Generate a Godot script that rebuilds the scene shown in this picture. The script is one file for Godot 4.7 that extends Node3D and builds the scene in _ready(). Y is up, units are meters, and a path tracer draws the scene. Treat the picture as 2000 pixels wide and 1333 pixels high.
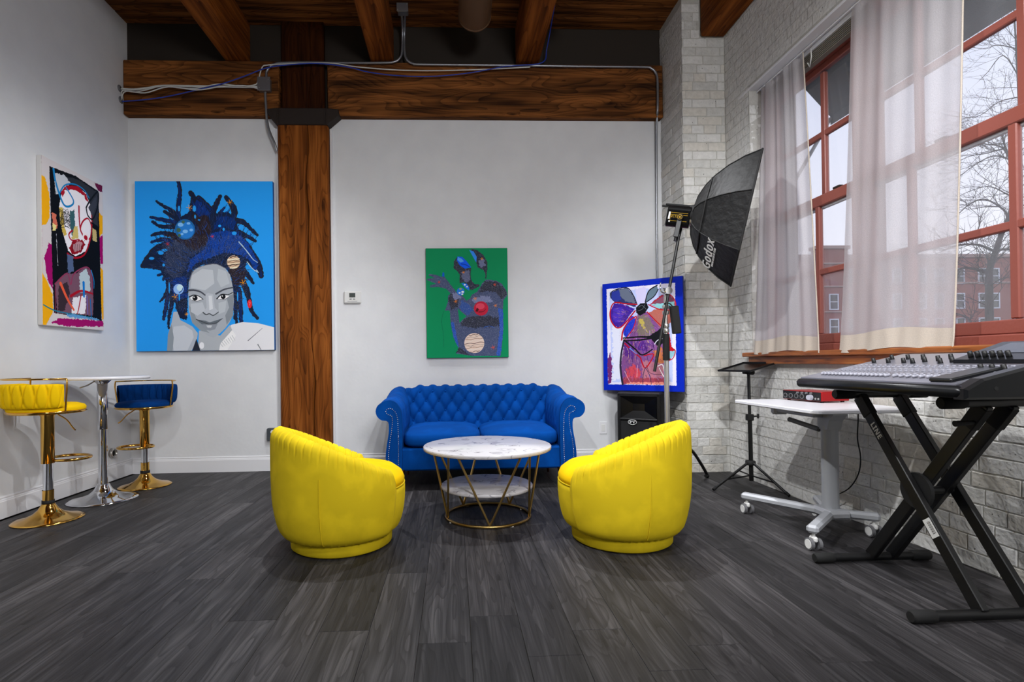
extends Node3D
# A loft studio corner: blue chesterfield, two yellow swivel chairs, bar set, paintings, mixing desk by the window.
var rng := RandomNumberGenerator.new()
var M := {}
var used_names := {}
const XL := -2.93      # left wall face
const XR := 2.357      # right brick face
const ZF := 7.4        # wall behind the camera
const YC := 4.09       # underside of the ceiling boards

func _ready():
	rng.seed = 20240
	setup_camera()
	setup_light()
	make_materials()
	build_floor()
	build_walls()
	build_brick()
	build_timber()
	build_windows()
	build_outside()
	build_sofa()
	build_armchairs()
	build_coffee_table()
	build_bar()
	build_art()
	build_curtains()
	build_softbox()
	build_speaker()
	build_laptop_stand()
	build_desk()
	build_mixer()
	build_fittings()
	build_lamps()

func setup_camera():
	var cam := Camera3D.new()
	cam.name = "camera"
	var yaw := 0.041
	var pit := 0.0043
	var roll := 0.013
	var b := Basis(Vector3.UP, -yaw) * Basis(Vector3.RIGHT, pit) * Basis(Vector3.BACK, -roll)
	cam.transform = Transform3D(b, Vector3(0, 0.97, 4.86))
	cam.projection = Camera3D.PROJECTION_FRUSTUM
	cam.near = 0.05
	cam.far = 200.0
	cam.size = 1333.0 / 1020.0 * cam.near
	cam.frustum_offset = Vector2((1000.0 - 928.0) / 1020.0, (703.5 - 666.5) / 1020.0) * cam.near
	add_child(cam)
	cam.current = true

func setup_light():
	var we := WorldEnvironment.new()
	we.name = "world"
	var e := Environment.new()
	e.background_mode = Environment.BG_SKY
	var sky := Sky.new()
	var sm := ProceduralSkyMaterial.new()
	sm.sky_top_color = Color(0.66, 0.75, 0.95)
	sm.sky_horizon_color = Color(0.96, 0.955, 0.985)
	sm.sky_curve = 0.6
	sm.ground_bottom_color = Color(0.34, 0.34, 0.36)
	sm.ground_horizon_color = Color(0.78, 0.78, 0.82)
	sm.sky_energy_multiplier = 1.0
	sm.ground_energy_multiplier = 0.8
	sky.sky_material = sm
	e.sky = sky
	e.background_energy_multiplier = 1.25
	e.tonemap_mode = Environment.TONE_MAPPER_LINEAR
	e.tonemap_exposure = 0.93
	e.sdfgi_enabled = true
	e.ssao_enabled = true
	e.ssil_enabled = true
	we.environment = e
	add_child(we)

# ---------------------------------------------------------------- helpers
func numbered(called: String) -> String:
	if not used_names.has(called):
		used_names[called] = 0
		return called
	used_names[called] += 1
	return "%s_%03d" % [called, used_names[called]]

func meta(o, label = "", category = "", group = "", kind = ""):
	if label: o.set_meta("label", label)
	if category: o.set_meta("category", category)
	if group: o.set_meta("group", group)
	if kind: o.set_meta("kind", kind)
	return o

func thing(called, label, category, at = Vector3.ZERO, turn = 0.0, group = "", kind = ""):
	var o := Node3D.new()
	o.name = numbered(called)
	add_child(o)
	o.position = at
	o.rotation.y = turn
	return meta(o, label, category, group, kind)

func solo(called, mesh, mat, label = "", category = "", group = "", kind = "", xf = Transform3D.IDENTITY):
	var o := MeshInstance3D.new()
	o.name = numbered(called)
	o.mesh = mesh
	o.material_override = mat
	o.transform = xf
	add_child(o)
	return meta(o, label, category, group, kind)

func part(parent, called, mesh, mat, xf = Transform3D.IDENTITY, label = "", kind = ""):
	var o := MeshInstance3D.new()
	o.name = called
	o.mesh = mesh
	o.material_override = mat
	o.transform = xf
	parent.add_child(o, true)
	if label: o.set_meta("label", label)
	if kind: o.set_meta("kind", kind)
	return o

func T(x, y, z): return Transform3D(Basis.IDENTITY, Vector3(x, y, z))

# Mesh builder: quads and triangles given counter-clockwise seen from outside.
class MB:
	var st := SurfaceTool.new()
	var xf := Transform3D.IDENTITY
	func _init():
		st.begin(Mesh.PRIMITIVE_TRIANGLES)
		st.set_smooth_group(-1)
	func smooth(k):
		st.set_smooth_group(k)
		return self
	func v(p, uv):
		st.set_uv(uv)
		st.add_vertex(xf * p)
	func tri(a, b, c, ua = Vector2.ZERO, ub = Vector2.ZERO, uc = Vector2.ZERO):
		v(a, ua); v(c, uc); v(b, ub)
	func quad(a, b, c, d, ua = Vector2(0, 1), ub = Vector2(1, 1), uc = Vector2(1, 0), ud = Vector2(0, 0)):
		tri(a, b, c, ua, ub, uc)
		tri(a, c, d, ua, uc, ud)
	func box(c: Vector3, s: Vector3, bev = 0.0):
		st.set_smooth_group(-1)
		var h = s / 2.0
		if bev <= 0.0:
			for ax in 3:
				for sg in [-1.0, 1.0]:
					var n = Vector3.ZERO; n[ax] = sg
					var u = Vector3.ZERO; u[(ax + 1) % 3] = 1.0
					var w = n.cross(u)
					var o = c + n * h
					var uu = u * h
					var ww = w * h
					quad(o - uu - ww, o + uu - ww, o + uu + ww, o - uu + ww)
			return self
		bev = min(bev, min(h.x, min(h.y, h.z)) * 0.95)
		var k = h - Vector3.ONE * bev
		for ax in 3:
			for sg in [-1.0, 1.0]:
				var n = Vector3.ZERO; n[ax] = sg
				var u = Vector3.ZERO; u[(ax + 1) % 3] = 1.0
				var w = n.cross(u)
				var o = c + n * h
				var uu = u * k
				var ww = w * k
				quad(o - uu - ww, o + uu - ww, o + uu + ww, o - uu + ww)
		for ax in 3:
			var a1 = (ax + 1) % 3
			var a2 = (ax + 2) % 3
			for s1 in [-1.0, 1.0]:
				for s2 in [-1.0, 1.0]:
					var p = Vector3.ZERO; p[a1] = s1 * h[a1]; p[a2] = s2 * k[a2]
					var q = Vector3.ZERO; q[a1] = s1 * k[a1]; q[a2] = s2 * h[a2]
					var l = Vector3.ZERO; l[ax] = k[ax]
					_edge(c, p, q, l, s1, s2, a1, a2)
		for sx in [-1.0, 1.0]:
			for sy in [-1.0, 1.0]:
				for sz in [-1.0, 1.0]:
					var a = c + Vector3(sx * h.x, sy * k.y, sz * k.z)
					var b = c + Vector3(sx * k.x, sy * h.y, sz * k.z)
					var d = c + Vector3(sx * k.x, sy * k.y, sz * h.z)
					if sx * sy * sz > 0: tri(a, b, d)
					else: tri(a, d, b)
		return self
	func _edge(c, p, q, l, s1, s2, a1, a2):
		var out = Vector3.ZERO; out[a1] = s1; out[a2] = s2
		var a = c + p - l
		var b = c + p + l
		var d = c + q + l
		var e = c + q - l
		if (b - a).cross(d - a).dot(out) > 0: quad(a, b, d, e)
		else: quad(e, d, b, a)
	# profile: Vector2(radius, height) from bottom to top, turned round the y axis
	func lathe(prof: Array, n = 32, sg = 1, a0 = 0.0, a1 = TAU):
		st.set_smooth_group(sg)
		for i in n:
			var t0 = a0 + (a1 - a0) * i / n
			var t1 = a0 + (a1 - a0) * (i + 1) / n
			var d0 = Vector3(cos(t0), 0, -sin(t0))
			var d1 = Vector3(cos(t1), 0, -sin(t1))
			for j in prof.size() - 1:
				var p = prof[j]
				var q = prof[j + 1]
				var A = d0 * p.x + Vector3.UP * p.y
				var B = d1 * p.x + Vector3.UP * p.y
				var C = d1 * q.x + Vector3.UP * q.y
				var D = d0 * q.x + Vector3.UP * q.y
				if p.x > 1e-6: tri(A, B, C)
				if q.x > 1e-6: tri(A, C, D)
		return self
	func cyl(a: Vector3, b: Vector3, r0, r1 = -1.0, n = 16, caps = true):
		if r1 < 0: r1 = r0
		return tube([a, b], [r0, r1], n, false, caps)
	func tube(pts: Array, r, n = 8, closed = false, caps = true, sg = 1):
		st.set_smooth_group(sg)
		var m = pts.size()
		var rings = []
		var nrm = Vector3.ZERO
		for i in m:
			var t: Vector3
			if closed: t = pts[(i + 1) % m] - pts[(i - 1 + m) % m]
			else: t = pts[min(i + 1, m - 1)] - pts[max(i - 1, 0)]
			t = t.normalized()
			if i == 0:
				nrm = t.cross(Vector3.UP if abs(t.y) < 0.9 else Vector3.RIGHT).normalized()
			else:
				nrm = (nrm - t * nrm.dot(t)).normalized()
			var bn = t.cross(nrm)
			var rr = r[i] if r is Array else r
			var ring = []
			for k in n:
				var a = TAU * k / n
				ring.append(pts[i] + (nrm * cos(a) + bn * sin(a)) * rr)
			rings.append(ring)
		var segs = m if closed else m - 1
		for i in segs:
			var A = rings[i]
			var B = rings[(i + 1) % m]
			for k in n:
				var k2 = (k + 1) % n
				quad(A[k], A[k2], B[k2], B[k])
		if caps and not closed:
			st.set_smooth_group(-1)
			for k in n:
				var k2 = (k + 1) % n
				tri(pts[0], rings[0][k2], rings[0][k])
				tri(pts[m - 1], rings[m - 1][k], rings[m - 1][k2])
		return self
	# flat polygon (x, y) counter-clockwise, pushed out along z from z0 to z1
	func prism(poly: PackedVector2Array, z0, z1, bev = 0.0, side_smooth = false):
		if Geometry2D.is_polygon_clockwise(poly):
			poly = poly.duplicate(); poly.reverse()
		var idx = Geometry2D.triangulate_polygon(poly)
		var inner = poly
		if bev > 0.0:
			var off = Geometry2D.offset_polygon(poly, -bev)
			if off.size() == 1 and off[0].size() == poly.size(): inner = _match(poly, off[0])
			else: bev = 0.0
		st.set_smooth_group(-1)
		for i in range(0, idx.size(), 3):
			var a = inner[idx[i]]; var b = inner[idx[i + 1]]; var c = inner[idx[i + 2]]
			if (b - a).cross(c - a) < 0:
				var tt = b; b = c; c = tt
			tri(Vector3(a.x, a.y, z1), Vector3(b.x, b.y, z1), Vector3(c.x, c.y, z1), a, b, c)
			tri(Vector3(a.x, a.y, z0), Vector3(c.x, c.y, z0), Vector3(b.x, b.y, z0), a, c, b)
		if side_smooth: st.set_smooth_group(3)
		var n = poly.size()
		for i in n:
			var p = poly[i]; var q = poly[(i + 1) % n]
			quad(Vector3(p.x, p.y, z0 + bev), Vector3(q.x, q.y, z0 + bev), Vector3(q.x, q.y, z1 - bev), Vector3(p.x, p.y, z1 - bev))
			if bev > 0.0:
				var pi = inner[i]; var qi = inner[(i + 1) % n]
				quad(Vector3(p.x, p.y, z1 - bev), Vector3(q.x, q.y, z1 - bev), Vector3(qi.x, qi.y, z1), Vector3(pi.x, pi.y, z1))
				quad(Vector3(pi.x, pi.y, z0), Vector3(qi.x, qi.y, z0), Vector3(q.x, q.y, z0 + bev), Vector3(p.x, p.y, z0 + bev))
		return self
	func _match(poly, off):
		var out = PackedVector2Array()
		for p in poly:
			var best = off[0]
			for o in off:
				if o.distance_squared_to(p) < best.distance_squared_to(p): best = o
			out.append(best)
		return out
	# rows of points; seen from outside the first row is at the bottom and points run left to right
	func grid(rows: Array, wrap = false, sg = 1, uvs = true):
		st.set_smooth_group(sg)
		var nr = rows.size()
		var nc = rows[0].size()
		for j in nr - 1:
			for i in (nc if wrap else nc - 1):
				var i2 = (i + 1) % nc
				var u0 = float(i) / (nc - 1); var u1 = float(i + 1) / (nc - 1)
				var v0 = 1.0 - float(j) / (nr - 1); var v1 = 1.0 - float(j + 1) / (nr - 1)
				var a = rows[j][i]; var b = rows[j][i2]; var c = rows[j + 1][i2]; var d = rows[j + 1][i]
				if a != b: tri(a, b, c, Vector2(u0, v0), Vector2(u1, v0), Vector2(u1, v1))
				if c != d: tri(a, c, d, Vector2(u0, v0), Vector2(u1, v1), Vector2(u0, v1))
		return self
	func ball(c: Vector3, r, n = 10, sy = 1.0):
		var keep = xf
		xf = xf * Transform3D(Basis.IDENTITY, c)
		var prof = []
		for i in n / 2 + 1:
			var a = -PI / 2 + PI * i / (n / 2)
			prof.append(Vector2(max(0.0, cos(a)) * r if i > 0 and i < n / 2 else 0.0, sin(a) * r * sy))
		lathe(prof, n)
		xf = keep
		return self
	func mesh() -> ArrayMesh:
		st.generate_normals()
		return st.commit()

func bx(s: Vector3, bev = 0.0, c = Vector3.ZERO) -> ArrayMesh:
	return MB.new().box(c, s, bev).mesh()

func rounded(w, h, r, n = 5) -> PackedVector2Array:
	var p := PackedVector2Array()
	for q in 4:
		var cx = (w / 2 - r) * (1 if q == 0 or q == 3 else -1)
		var cy = (h / 2 - r) * (1 if q < 2 else -1)
		for i in n + 1:
			var a = PI / 2 * (q + float(i) / n)
			p.append(Vector2(cx + cos(a) * r, cy + sin(a) * r))
	return p

func smooth_path(pts: Array, n = 6) -> Array:
	var out = []
	for i in pts.size() - 1:
		var p0 = pts[max(i - 1, 0)]; var p1 = pts[i]; var p2 = pts[i + 1]; var p3 = pts[min(i + 2, pts.size() - 1)]
		for k in n:
			var t = float(k) / n
			out.append(0.5 * ((2 * p1) + (p2 - p0) * t + (2 * p0 - 5 * p1 + 4 * p2 - p3) * t * t + (3 * p1 - p0 - 3 * p2 + p3) * t * t * t))
	out.append(pts[-1])
	return out

func frame_to(a: Vector3, fwd: Vector3, up = Vector3.UP) -> Transform3D:
	# local z along fwd
	var z = fwd.normalized()
	var x = up.cross(z).normalized()
	return Transform3D(Basis(x, z.cross(x), z), a)

# ---------------------------------------------------------------- materials
func noise_bytes(w, h, freq, oct = 3, sd = 1, stretch_x = 1, stretch_y = 1, kind = FastNoiseLite.TYPE_SIMPLEX_SMOOTH) -> PackedByteArray:
	var n := FastNoiseLite.new()
	n.noise_type = kind
	n.seed = sd
	n.frequency = freq
	n.fractal_octaves = oct
	var im := n.get_seamless_image(int(w / stretch_x), int(h / stretch_y))
	im.convert(Image.FORMAT_L8)
	if stretch_x != 1 or stretch_y != 1: im.resize(w, h, Image.INTERPOLATE_CUBIC)
	return im.get_data()

func tex_of(w, h, data: PackedByteArray, mip = true) -> ImageTexture:
	var im := Image.create_from_data(w, h, false, Image.FORMAT_RGB8, data)
	if mip: im.generate_mipmaps()
	return ImageTexture.create_from_image(im)

func grey_tex(w, h, bytes: PackedByteArray) -> ImageTexture:
	return ImageTexture.create_from_image(Image.create_from_data(w, h, false, Image.FORMAT_L8, bytes))

# colours laid along noise: ramp of [position, Color]
func ramp_tex(w, h, bytes: PackedByteArray, ramp: Array) -> ImageTexture:
	var lut = []
	for i in 256:
		var t = i / 255.0
		var c: Color = ramp[0][1]
		for k in ramp.size() - 1:
			if t >= ramp[k][0]:
				var f = clampf((t - ramp[k][0]) / max(1e-5, ramp[k + 1][0] - ramp[k][0]), 0, 1)
				c = ramp[k][1].lerp(ramp[k + 1][1], f)
		lut.append(c)
	var out := PackedByteArray()
	out.resize(w * h * 3)
	for i in w * h:
		var c = lut[bytes[i]]
		out[i * 3] = int(c.r * 255); out[i * 3 + 1] = int(c.g * 255); out[i * 3 + 2] = int(c.b * 255)
	return tex_of(w, h, out)

func mat(col: Color, rough = 0.6, metal = 0.0, spec = 0.5) -> StandardMaterial3D:
	var m := StandardMaterial3D.new()
	m.albedo_color = col
	m.roughness = rough
	m.metallic = metal
	m.metallic_specular = spec
	return m

func tri_map(m: StandardMaterial3D, scale: Vector3, world = true):
	m.uv1_triplanar = true
	m.uv1_world_triplanar = world
	m.uv1_scale = scale
	m.uv1_triplanar_sharpness = 8.0
	return m

func bump(m: StandardMaterial3D, tex, cm):
	m.heightmap_enabled = true
	m.heightmap_texture = tex
	m.heightmap_scale = cm
	return m

func wood_image(w, h, sd, dark: Color, mid: Color, light: Color, rings = 9.0, knots = 0) -> Image:
	# grain runs along v
	var fine := noise_bytes(w, h, 0.11, 2, sd, 1, 24)
	var med := noise_bytes(w, h, 0.03, 3, sd + 7, 1, 10)
	var warp := noise_bytes(w, h, 0.006, 2, sd + 13, 1, 3)
	var blot := noise_bytes(w, h, 0.008, 3, sd + 19, 1, 4)
	var r := RandomNumberGenerator.new()
	r.seed = sd
	var ks = []
	for k in knots: ks.append([r.randf() * w, r.randf() * h, r.randf_range(10, 22)])
	var out := PackedByteArray()
	out.resize(w * h * 3)
	for y in h:
		var near = []
		for q in ks:
			if abs(y - q[1]) < q[2] * 7.0: near.append(q)
		for x in w:
			var i = y * w + x
			var s = x * rings / w + warp[i] / 255.0 * 5.5
			var kd = 0.0
			for q in near:
				var dx = (x - q[0]) / q[2]
				var dy = (y - q[1]) / (q[2] * 2.2)
				var d2 = dx * dx + dy * dy
				if d2 < 9.0:
					var g = exp(-d2)
					s += g * 1.8 * (1.0 if dx > 0 else -1.0)
					kd += exp(-d2 * 3.0)
			var f = s - floor(s)
			var ring = f * f * f
			var t = 0.34 * med[i] / 255.0 + 0.24 * fine[i] / 255.0 + 0.52 * blot[i] / 255.0 - 0.26 * ring - 0.03 - 0.5 * kd
			var c = dark.lerp(mid, clampf(t / 0.45, 0, 1)) if t < 0.45 else mid.lerp(light, clampf((t - 0.45) / 0.32, 0, 1))
			out[i * 3] = int(c.r * 255); out[i * 3 + 1] = int(c.g * 255); out[i * 3 + 2] = int(c.b * 255)
	return Image.create_from_data(w, h, false, Image.FORMAT_RGB8, out)

func make_materials():
	var n_soft := noise_bytes(256, 256, 0.02, 4, 3)
	var n_fine := noise_bytes(256, 256, 0.15, 3, 5)
	var t_fine := grey_tex(256, 256, n_fine)
	var t_soft := grey_tex(256, 256, n_soft)
	M.t_fine = t_fine
	M.t_soft = t_soft
	# painted plaster
	var m = mat(Color.WHITE, 0.55)
	m.albedo_texture = ramp_tex(256, 256, n_soft, [[0.0, Color(0.865, 0.87, 0.88)], [1.0, Color(0.895, 0.9, 0.905)]])
	tri_map(m, Vector3.ONE * 0.6)
	bump(m, t_fine, 0.05)
	M.plaster = m
	M.white_trim = mat(Color(0.90, 0.90, 0.91), 0.35)
	M.dark_wall = mat(Color(0.15, 0.115, 0.08), 0.8)
	# painted brick: thick lumpy paint with small pits
	m = mat(Color.WHITE, 0.62)
	var bn := noise_bytes(512, 512, 0.03, 5, 21)
	var pits := noise_bytes(512, 512, 0.075, 2, 23)
	var lump := noise_bytes(512, 512, 0.045, 5, 22)
	var bd := PackedByteArray()
	bd.resize(512 * 512 * 3)
	for i in 512 * 512:
		var v = 214 + int((bn[i] - 128) * 0.09)
		if pits[i] < 30: v = int(lerpf(80, v, clampf((pits[i] - 20) / 10.0, 0, 1)))
		bd[i * 3] = clampi(v + 2, 0, 255); bd[i * 3 + 1] = clampi(v + 1, 0, 255); bd[i * 3 + 2] = clampi(v - 3, 0, 255)
		lump[i] = clampi(lump[i] - (40 if pits[i] < 30 else 0), 0, 255)
	m.albedo_texture = tex_of(512, 512, bd)
	tri_map(m, Vector3.ONE * 1.1)
	bump(m, grey_tex(512, 512, lump), 0.38)
	M.brick = m
	var m2 = m.duplicate()
	m2.albedo_color = Color(0.93, 0.93, 0.925)
	M.brick_b = m2
	m2 = m.duplicate()
	m2.albedo_color = Color(0.97, 0.955, 0.93)
	M.brick_c = m2
	m2 = m.duplicate()
	m2.albedo_color = Color(0.86, 0.855, 0.84)
	M.mortar = m2
	m2 = m.duplicate()
	m2.albedo_color = Color(0.36, 0.365, 0.38)
	M.brick_bare = m2
	# timber, one per direction of the grain
	var wn := noise_bytes(512, 512, 0.02, 5, 31)
	var beam := wood_image(512, 1024, 35, Color(0.15, 0.085, 0.045), Color(0.40, 0.24, 0.115), Color(0.58, 0.36, 0.18), 13.0, 9)
	var post_im := wood_image(512, 1024, 37, Color(0.23, 0.11, 0.03), Color(0.47, 0.255, 0.09), Color(0.60, 0.35, 0.14), 15.0, 5)
	var beam_u := beam.duplicate()
	beam_u.rotate_90(CLOCKWISE)
	var joist_u := post_im.duplicate()
	joist_u.rotate_90(CLOCKWISE)
	var bt := ImageTexture.create_from_image(beam_u)
	var pt := ImageTexture.create_from_image(post_im)
	var jt := ImageTexture.create_from_image(joist_u)
	for a in [["timber_x", Vector3(0.36, 1.5, 1.5), bt], ["timber_y", Vector3(1.5, 0.36, 1.5), pt], ["timber_z", Vector3(0.36, 1.5, 1.5), jt], ["boards_x", Vector3(0.36, 2.2, 2.2), bt]]:
		m = mat(Color.WHITE, 0.7, 0.0, 0.2)
		m.albedo_texture = a[2]
		tri_map(m, a[1], false)
		bump(m, a[2], 0.25)
		M[a[0]] = m
	M.timber_z.albedo_color = Color(0.92, 0.90, 0.88)
	M.timber_dark = M.timber_y.duplicate()  # post timber in a darker tone for the upper shaft
	M.timber_dark.albedo_color = Color(0.46, 0.43, 0.40)
	M.crack = mat(Color(0.05, 0.03, 0.02), 0.9)
	m = mat(Color.WHITE, 0.42)
	m.albedo_texture = ramp_tex(512, 512, wn, [[0.0, Color(0.30, 0.15, 0.06)], [0.5, Color(0.58, 0.32, 0.13)], [1.0, Color(0.68, 0.42, 0.19)]])
	tri_map(m, Vector3(3.0, 3.0, 0.3))
	M.sill_wood = m
	M.iron = bump(tri_map(mat(Color(0.16, 0.12, 0.10), 0.65, 0.3), Vector3.ONE * 2.0), t_fine, 0.1)
	# floor planks
	var fl := wood_image(1024, 1024, 41, Color(0.125, 0.12, 0.124), Color(0.205, 0.199, 0.205), Color(0.31, 0.302, 0.308), 16.0, 7)
	fl.generate_mipmaps()
	var ft := ImageTexture.create_from_image(fl)
	var k = 0
	for tint in [Color(1, 1, 1), Color(0.91, 0.91, 0.92), Color(0.97, 0.965, 0.965), Color(1.06, 1.055, 1.055), Color(0.86, 0.86, 0.865)]:
		m = mat(tint, 0.5, 0.0, 0.3)
		m.albedo_texture = ft
		m.roughness_texture = null
		M["plank_%d" % k] = m
		k += 1
	# velvets
	M.blue_velvet = velvet(0.90, Color(0.0, 0.275, 0.60), 51)
	M.blue_dark = velvet(0.92, Color(0.0, 0.20, 0.44), 52)
	M.yellow_velvet = velvet(0.935, Color(0.89, 0.775, 0.13), 53)
	M.yellow_seat = velvet(0.97, Color(0.95, 0.77, 0.04), 54)
	# metals
	M.gold = mat(Color(0.88, 0.69, 0.34), 0.10, 1.0)
	M.chrome = mat(Color(0.86, 0.87, 0.89), 0.06, 1.0)
	M.steel = mat(Color(0.80, 0.79, 0.77), 0.34, 0.9)
	M.galv = mat(Color(0.60, 0.61, 0.63), 0.38, 0.85)
	M.brass = mat(Color(0.74, 0.62, 0.38), 0.32, 1.0)
	M.rose = mat(Color(0.72, 0.45, 0.32), 0.2, 1.0)
	M.nail = mat(Color(0.88, 0.88, 0.90), 0.2, 1.0)
	M.black = mat(Color(0.035, 0.035, 0.04), 0.45)
	M.black_gloss = mat(Color(0.03, 0.03, 0.035), 0.22)
	M.black_matte = mat(Color(0.05, 0.05, 0.052), 0.75)
	M.rubber = mat(Color(0.03, 0.03, 0.03), 0.8)
	M.grey_plastic = mat(Color(0.42, 0.42, 0.43), 0.5)
	M.desk_grey = mat(Color(0.70, 0.71, 0.73), 0.38, 0.15)
	M.desk_white = mat(Color(0.90, 0.90, 0.92), 0.3)
	M.white_plastic = mat(Color(0.88, 0.88, 0.87), 0.4)
	M.red_metal = mat(Color(0.66, 0.03, 0.06), 0.38, 0.3)
	M.duct = mat(Color(0.36, 0.24, 0.13), 0.6)
	M.white_cable = mat(Color(0.82, 0.82, 0.80), 0.5)
	M.blue_cable = mat(Color(0.10, 0.22, 0.62), 0.45)
	M.black_cable = mat(Color(0.03, 0.03, 0.05), 0.5)
	# softbox cloth
	m = mat(Color(0.04, 0.04, 0.043), 0.6)
	bump(tri_map(m, Vector3.ONE * 3.0, false), t_soft, 0.4)
	M.box_cloth = m
	M.inner_white = mat(Color(0.85, 0.85, 0.86), 0.7)
	# marble
	M.marble = marble(61)
	# linen curtain
	m = mat(Color(0.95, 0.935, 0.945, 0.72), 0.9)
	m.transparency = BaseMaterial3D.TRANSPARENCY_ALPHA
	var weave := PackedByteArray()
	weave.resize(256 * 256 * 3)
	for y in 256:
		for x in 256:
			var a = 236 + int(8 * sin(x * PI / 2.0)) + int(7 * sin(y * PI / 2.0)) + int((n_fine[y * 256 + x] - 128) * 0.12)
			a = clampi(a, 0, 255)
			var i = (y * 256 + x) * 3
			weave[i] = a; weave[i + 1] = a; weave[i + 2] = a
	m.albedo_texture = tex_of(256, 256, weave)
	tri_map(m, Vector3(1, 4.0, 4.0))
	m.backlight_enabled = true
	m.backlight = Color(1.0, 0.99, 0.98)
	m.cull_mode = BaseMaterial3D.CULL_DISABLED
	M.linen = m
	m2 = m.duplicate()
	m2.albedo_color = Color(0.84, 0.79, 0.73, 0.97)
	m2.backlight = Color(0.45, 0.42, 0.38)
	M.linen_hem = m2
	# window
	m = mat(Color(0.55, 0.295, 0.25), 0.4)
	bump(tri_map(m, Vector3.ONE * 1.2), t_fine, 0.08)
	M.frame = m
	M.frame_pale = mat(Color(0.72, 0.72, 0.74), 0.45)
	m = mat(Color(0.95, 0.97, 1.0, 0.06), 0.02)
	m.transparency = BaseMaterial3D.TRANSPARENCY_ALPHA
	M.glass = m
	M.awning = mat(Color(0.09, 0.15, 0.23), 0.7)
	M.blind = mat(Color(0.50, 0.47, 0.43), 0.6)
	# outside
	m = mat(Color(0.70, 0.44, 0.39), 0.85)
	m.albedo_texture = ramp_tex(256, 256, n_fine, [[0.0, Color(0.86, 0.86, 0.86)], [1.0, Color(1, 1, 1)]])
	tri_map(m, Vector3(0.8, 0.8, 0.8))
	M.far_brick = m
	M.far_stone = mat(Color(0.74, 0.62, 0.57), 0.8)
	M.far_white = mat(Color(0.92, 0.92, 0.94), 0.5)
	M.far_glass = mat(Color(0.10, 0.11, 0.12), 0.05, 0.0, 0.8)
	M.bark = mat(Color(0.23, 0.17, 0.18), 0.9)
	M.street = mat(Color(0.30, 0.30, 0.32), 0.9)
	M.mixer_top = mat(Color(0.56, 0.56, 0.60), 0.28, 0.5)
	M.mixer_body = mat(Color(0.065, 0.07, 0.08), 0.30, 0.25)
	M.screen_glass = mat(Color(0.05, 0.06, 0.09), 0.04)
	M.fader = mat(Color(0.66, 0.66, 0.70), 0.3)
	M.button = mat(Color(0.60, 0.60, 0.64), 0.4)
	M.clear = mat(Color(0.8, 0.8, 0.8), 0.3)

func velvet(low: float, col: Color, sd) -> StandardMaterial3D:
	# the nap lies this way and that: patches of a slightly deeper tone
	var m = mat(col, 0.85, 0.0, 0.2)
	var d = Color(low, low, low)
	m.albedo_texture = ramp_tex(256, 256, noise_bytes(256, 256, 0.012, 5, sd), [[0.0, d], [0.36, d], [0.64, Color.WHITE], [1.0, Color.WHITE]])
	tri_map(m, Vector3(1.3, 1.0, 1.3), false)
	m.rim_enabled = true
	m.rim = 0.30
	m.rim_tint = 0.9
	bump(m, M.t_fine, 0.03)
	return m

func marble(sd) -> StandardMaterial3D:
	var w = 512
	var a := noise_bytes(w, w, 0.006, 4, sd)
	var b := noise_bytes(w, w, 0.012, 4, sd + 1)
	var out := PackedByteArray()
	out.resize(w * w * 3)
	var base = Color(0.80, 0.795, 0.81)
	var vein = Color(0.42, 0.40, 0.44)
	for y in w:
		for x in w:
			var i = y * w + x
			var r = (x * 0.35 + y) / w * 3.0 + (a[i] / 255.0 - 0.5) * 3.2
			var f = abs(r - floor(r) - 0.5) * 2.0
			var k = pow(clampf(1.0 - f * 4.5, 0, 1), 1.5) * smoothstep(0.48, 0.75, b[i] / 255.0) * 0.95
			var r2 = (x * 0.8 - y * 0.4) / w * 4.0 + (b[i] / 255.0 - 0.5) * 2.5
			var f2 = abs(r2 - floor(r2) - 0.5) * 2.0
			k = max(k, pow(clampf(1.0 - f2 * 14.0, 0, 1), 1.2) * 0.55 * smoothstep(0.4, 0.7, a[i] / 255.0))
			k = max(k, 0.30 * smoothstep(0.62, 0.85, b[i] / 255.0) * smoothstep(0.5, 0.7, a[i] / 255.0))
			var c = base.lerp(vein, k)
			out[i * 3] = int(c.r * 255); out[i * 3 + 1] = int(c.g * 255); out[i * 3 + 2] = int(c.b * 255)
	var m = mat(Color.WHITE, 0.22)
	m.albedo_texture = tex_of(w, w, out)
	tri_map(m, Vector3(0.95, 0.95, 0.95), false)
	return m

# ---------------------------------------------------------------- room shell
func build_floor():
	var slab = solo("floor", bx(Vector3(XR - XL + 0.6, 0.14, ZF + 0.5), 0.0, Vector3((XR + XL) / 2, -0.085, ZF / 2)), M.rubber, "dark grey vinyl plank floor of the studio", "floor", "", "structure")
	var pw = 0.183
	var pl = 1.22
	var variants = []
	for k in 8:
		variants.append(plank_mesh(pw - 0.0008, pl - 0.0008, (k % 4) * 0.25, (k / 4) * 0.5 + 0.13 * (k % 4)))
	var x = XL + 0.05
	var col = 0
	while x < XR + 0.02:
		var z = -0.3 - fmod(col * 0.437 + 0.2 * sin(col * 3.1), 1.0) * pl * 0.75 + 0.3
		while z < ZF:
			var z0 = max(z, 0.0)
			var z1 = min(z + pl, ZF)
			var x0 = max(x, XL)
			var x1 = min(x + pw, XR + 0.01)
			if z1 - z0 > 0.05 and x1 - x0 > 0.01:
				var b = Basis.from_scale(Vector3((x1 - x0) / pw, 1, (z1 - z0) / pl))
				part(slab, "plank", variants[rng.randi() % 8], M["plank_%d" % (rng.randi() % 5)], Transform3D(b, Vector3((x0 + x1) / 2, 0, (z0 + z1) / 2)))
			z += pl
		x += pw
		col += 1

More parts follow.
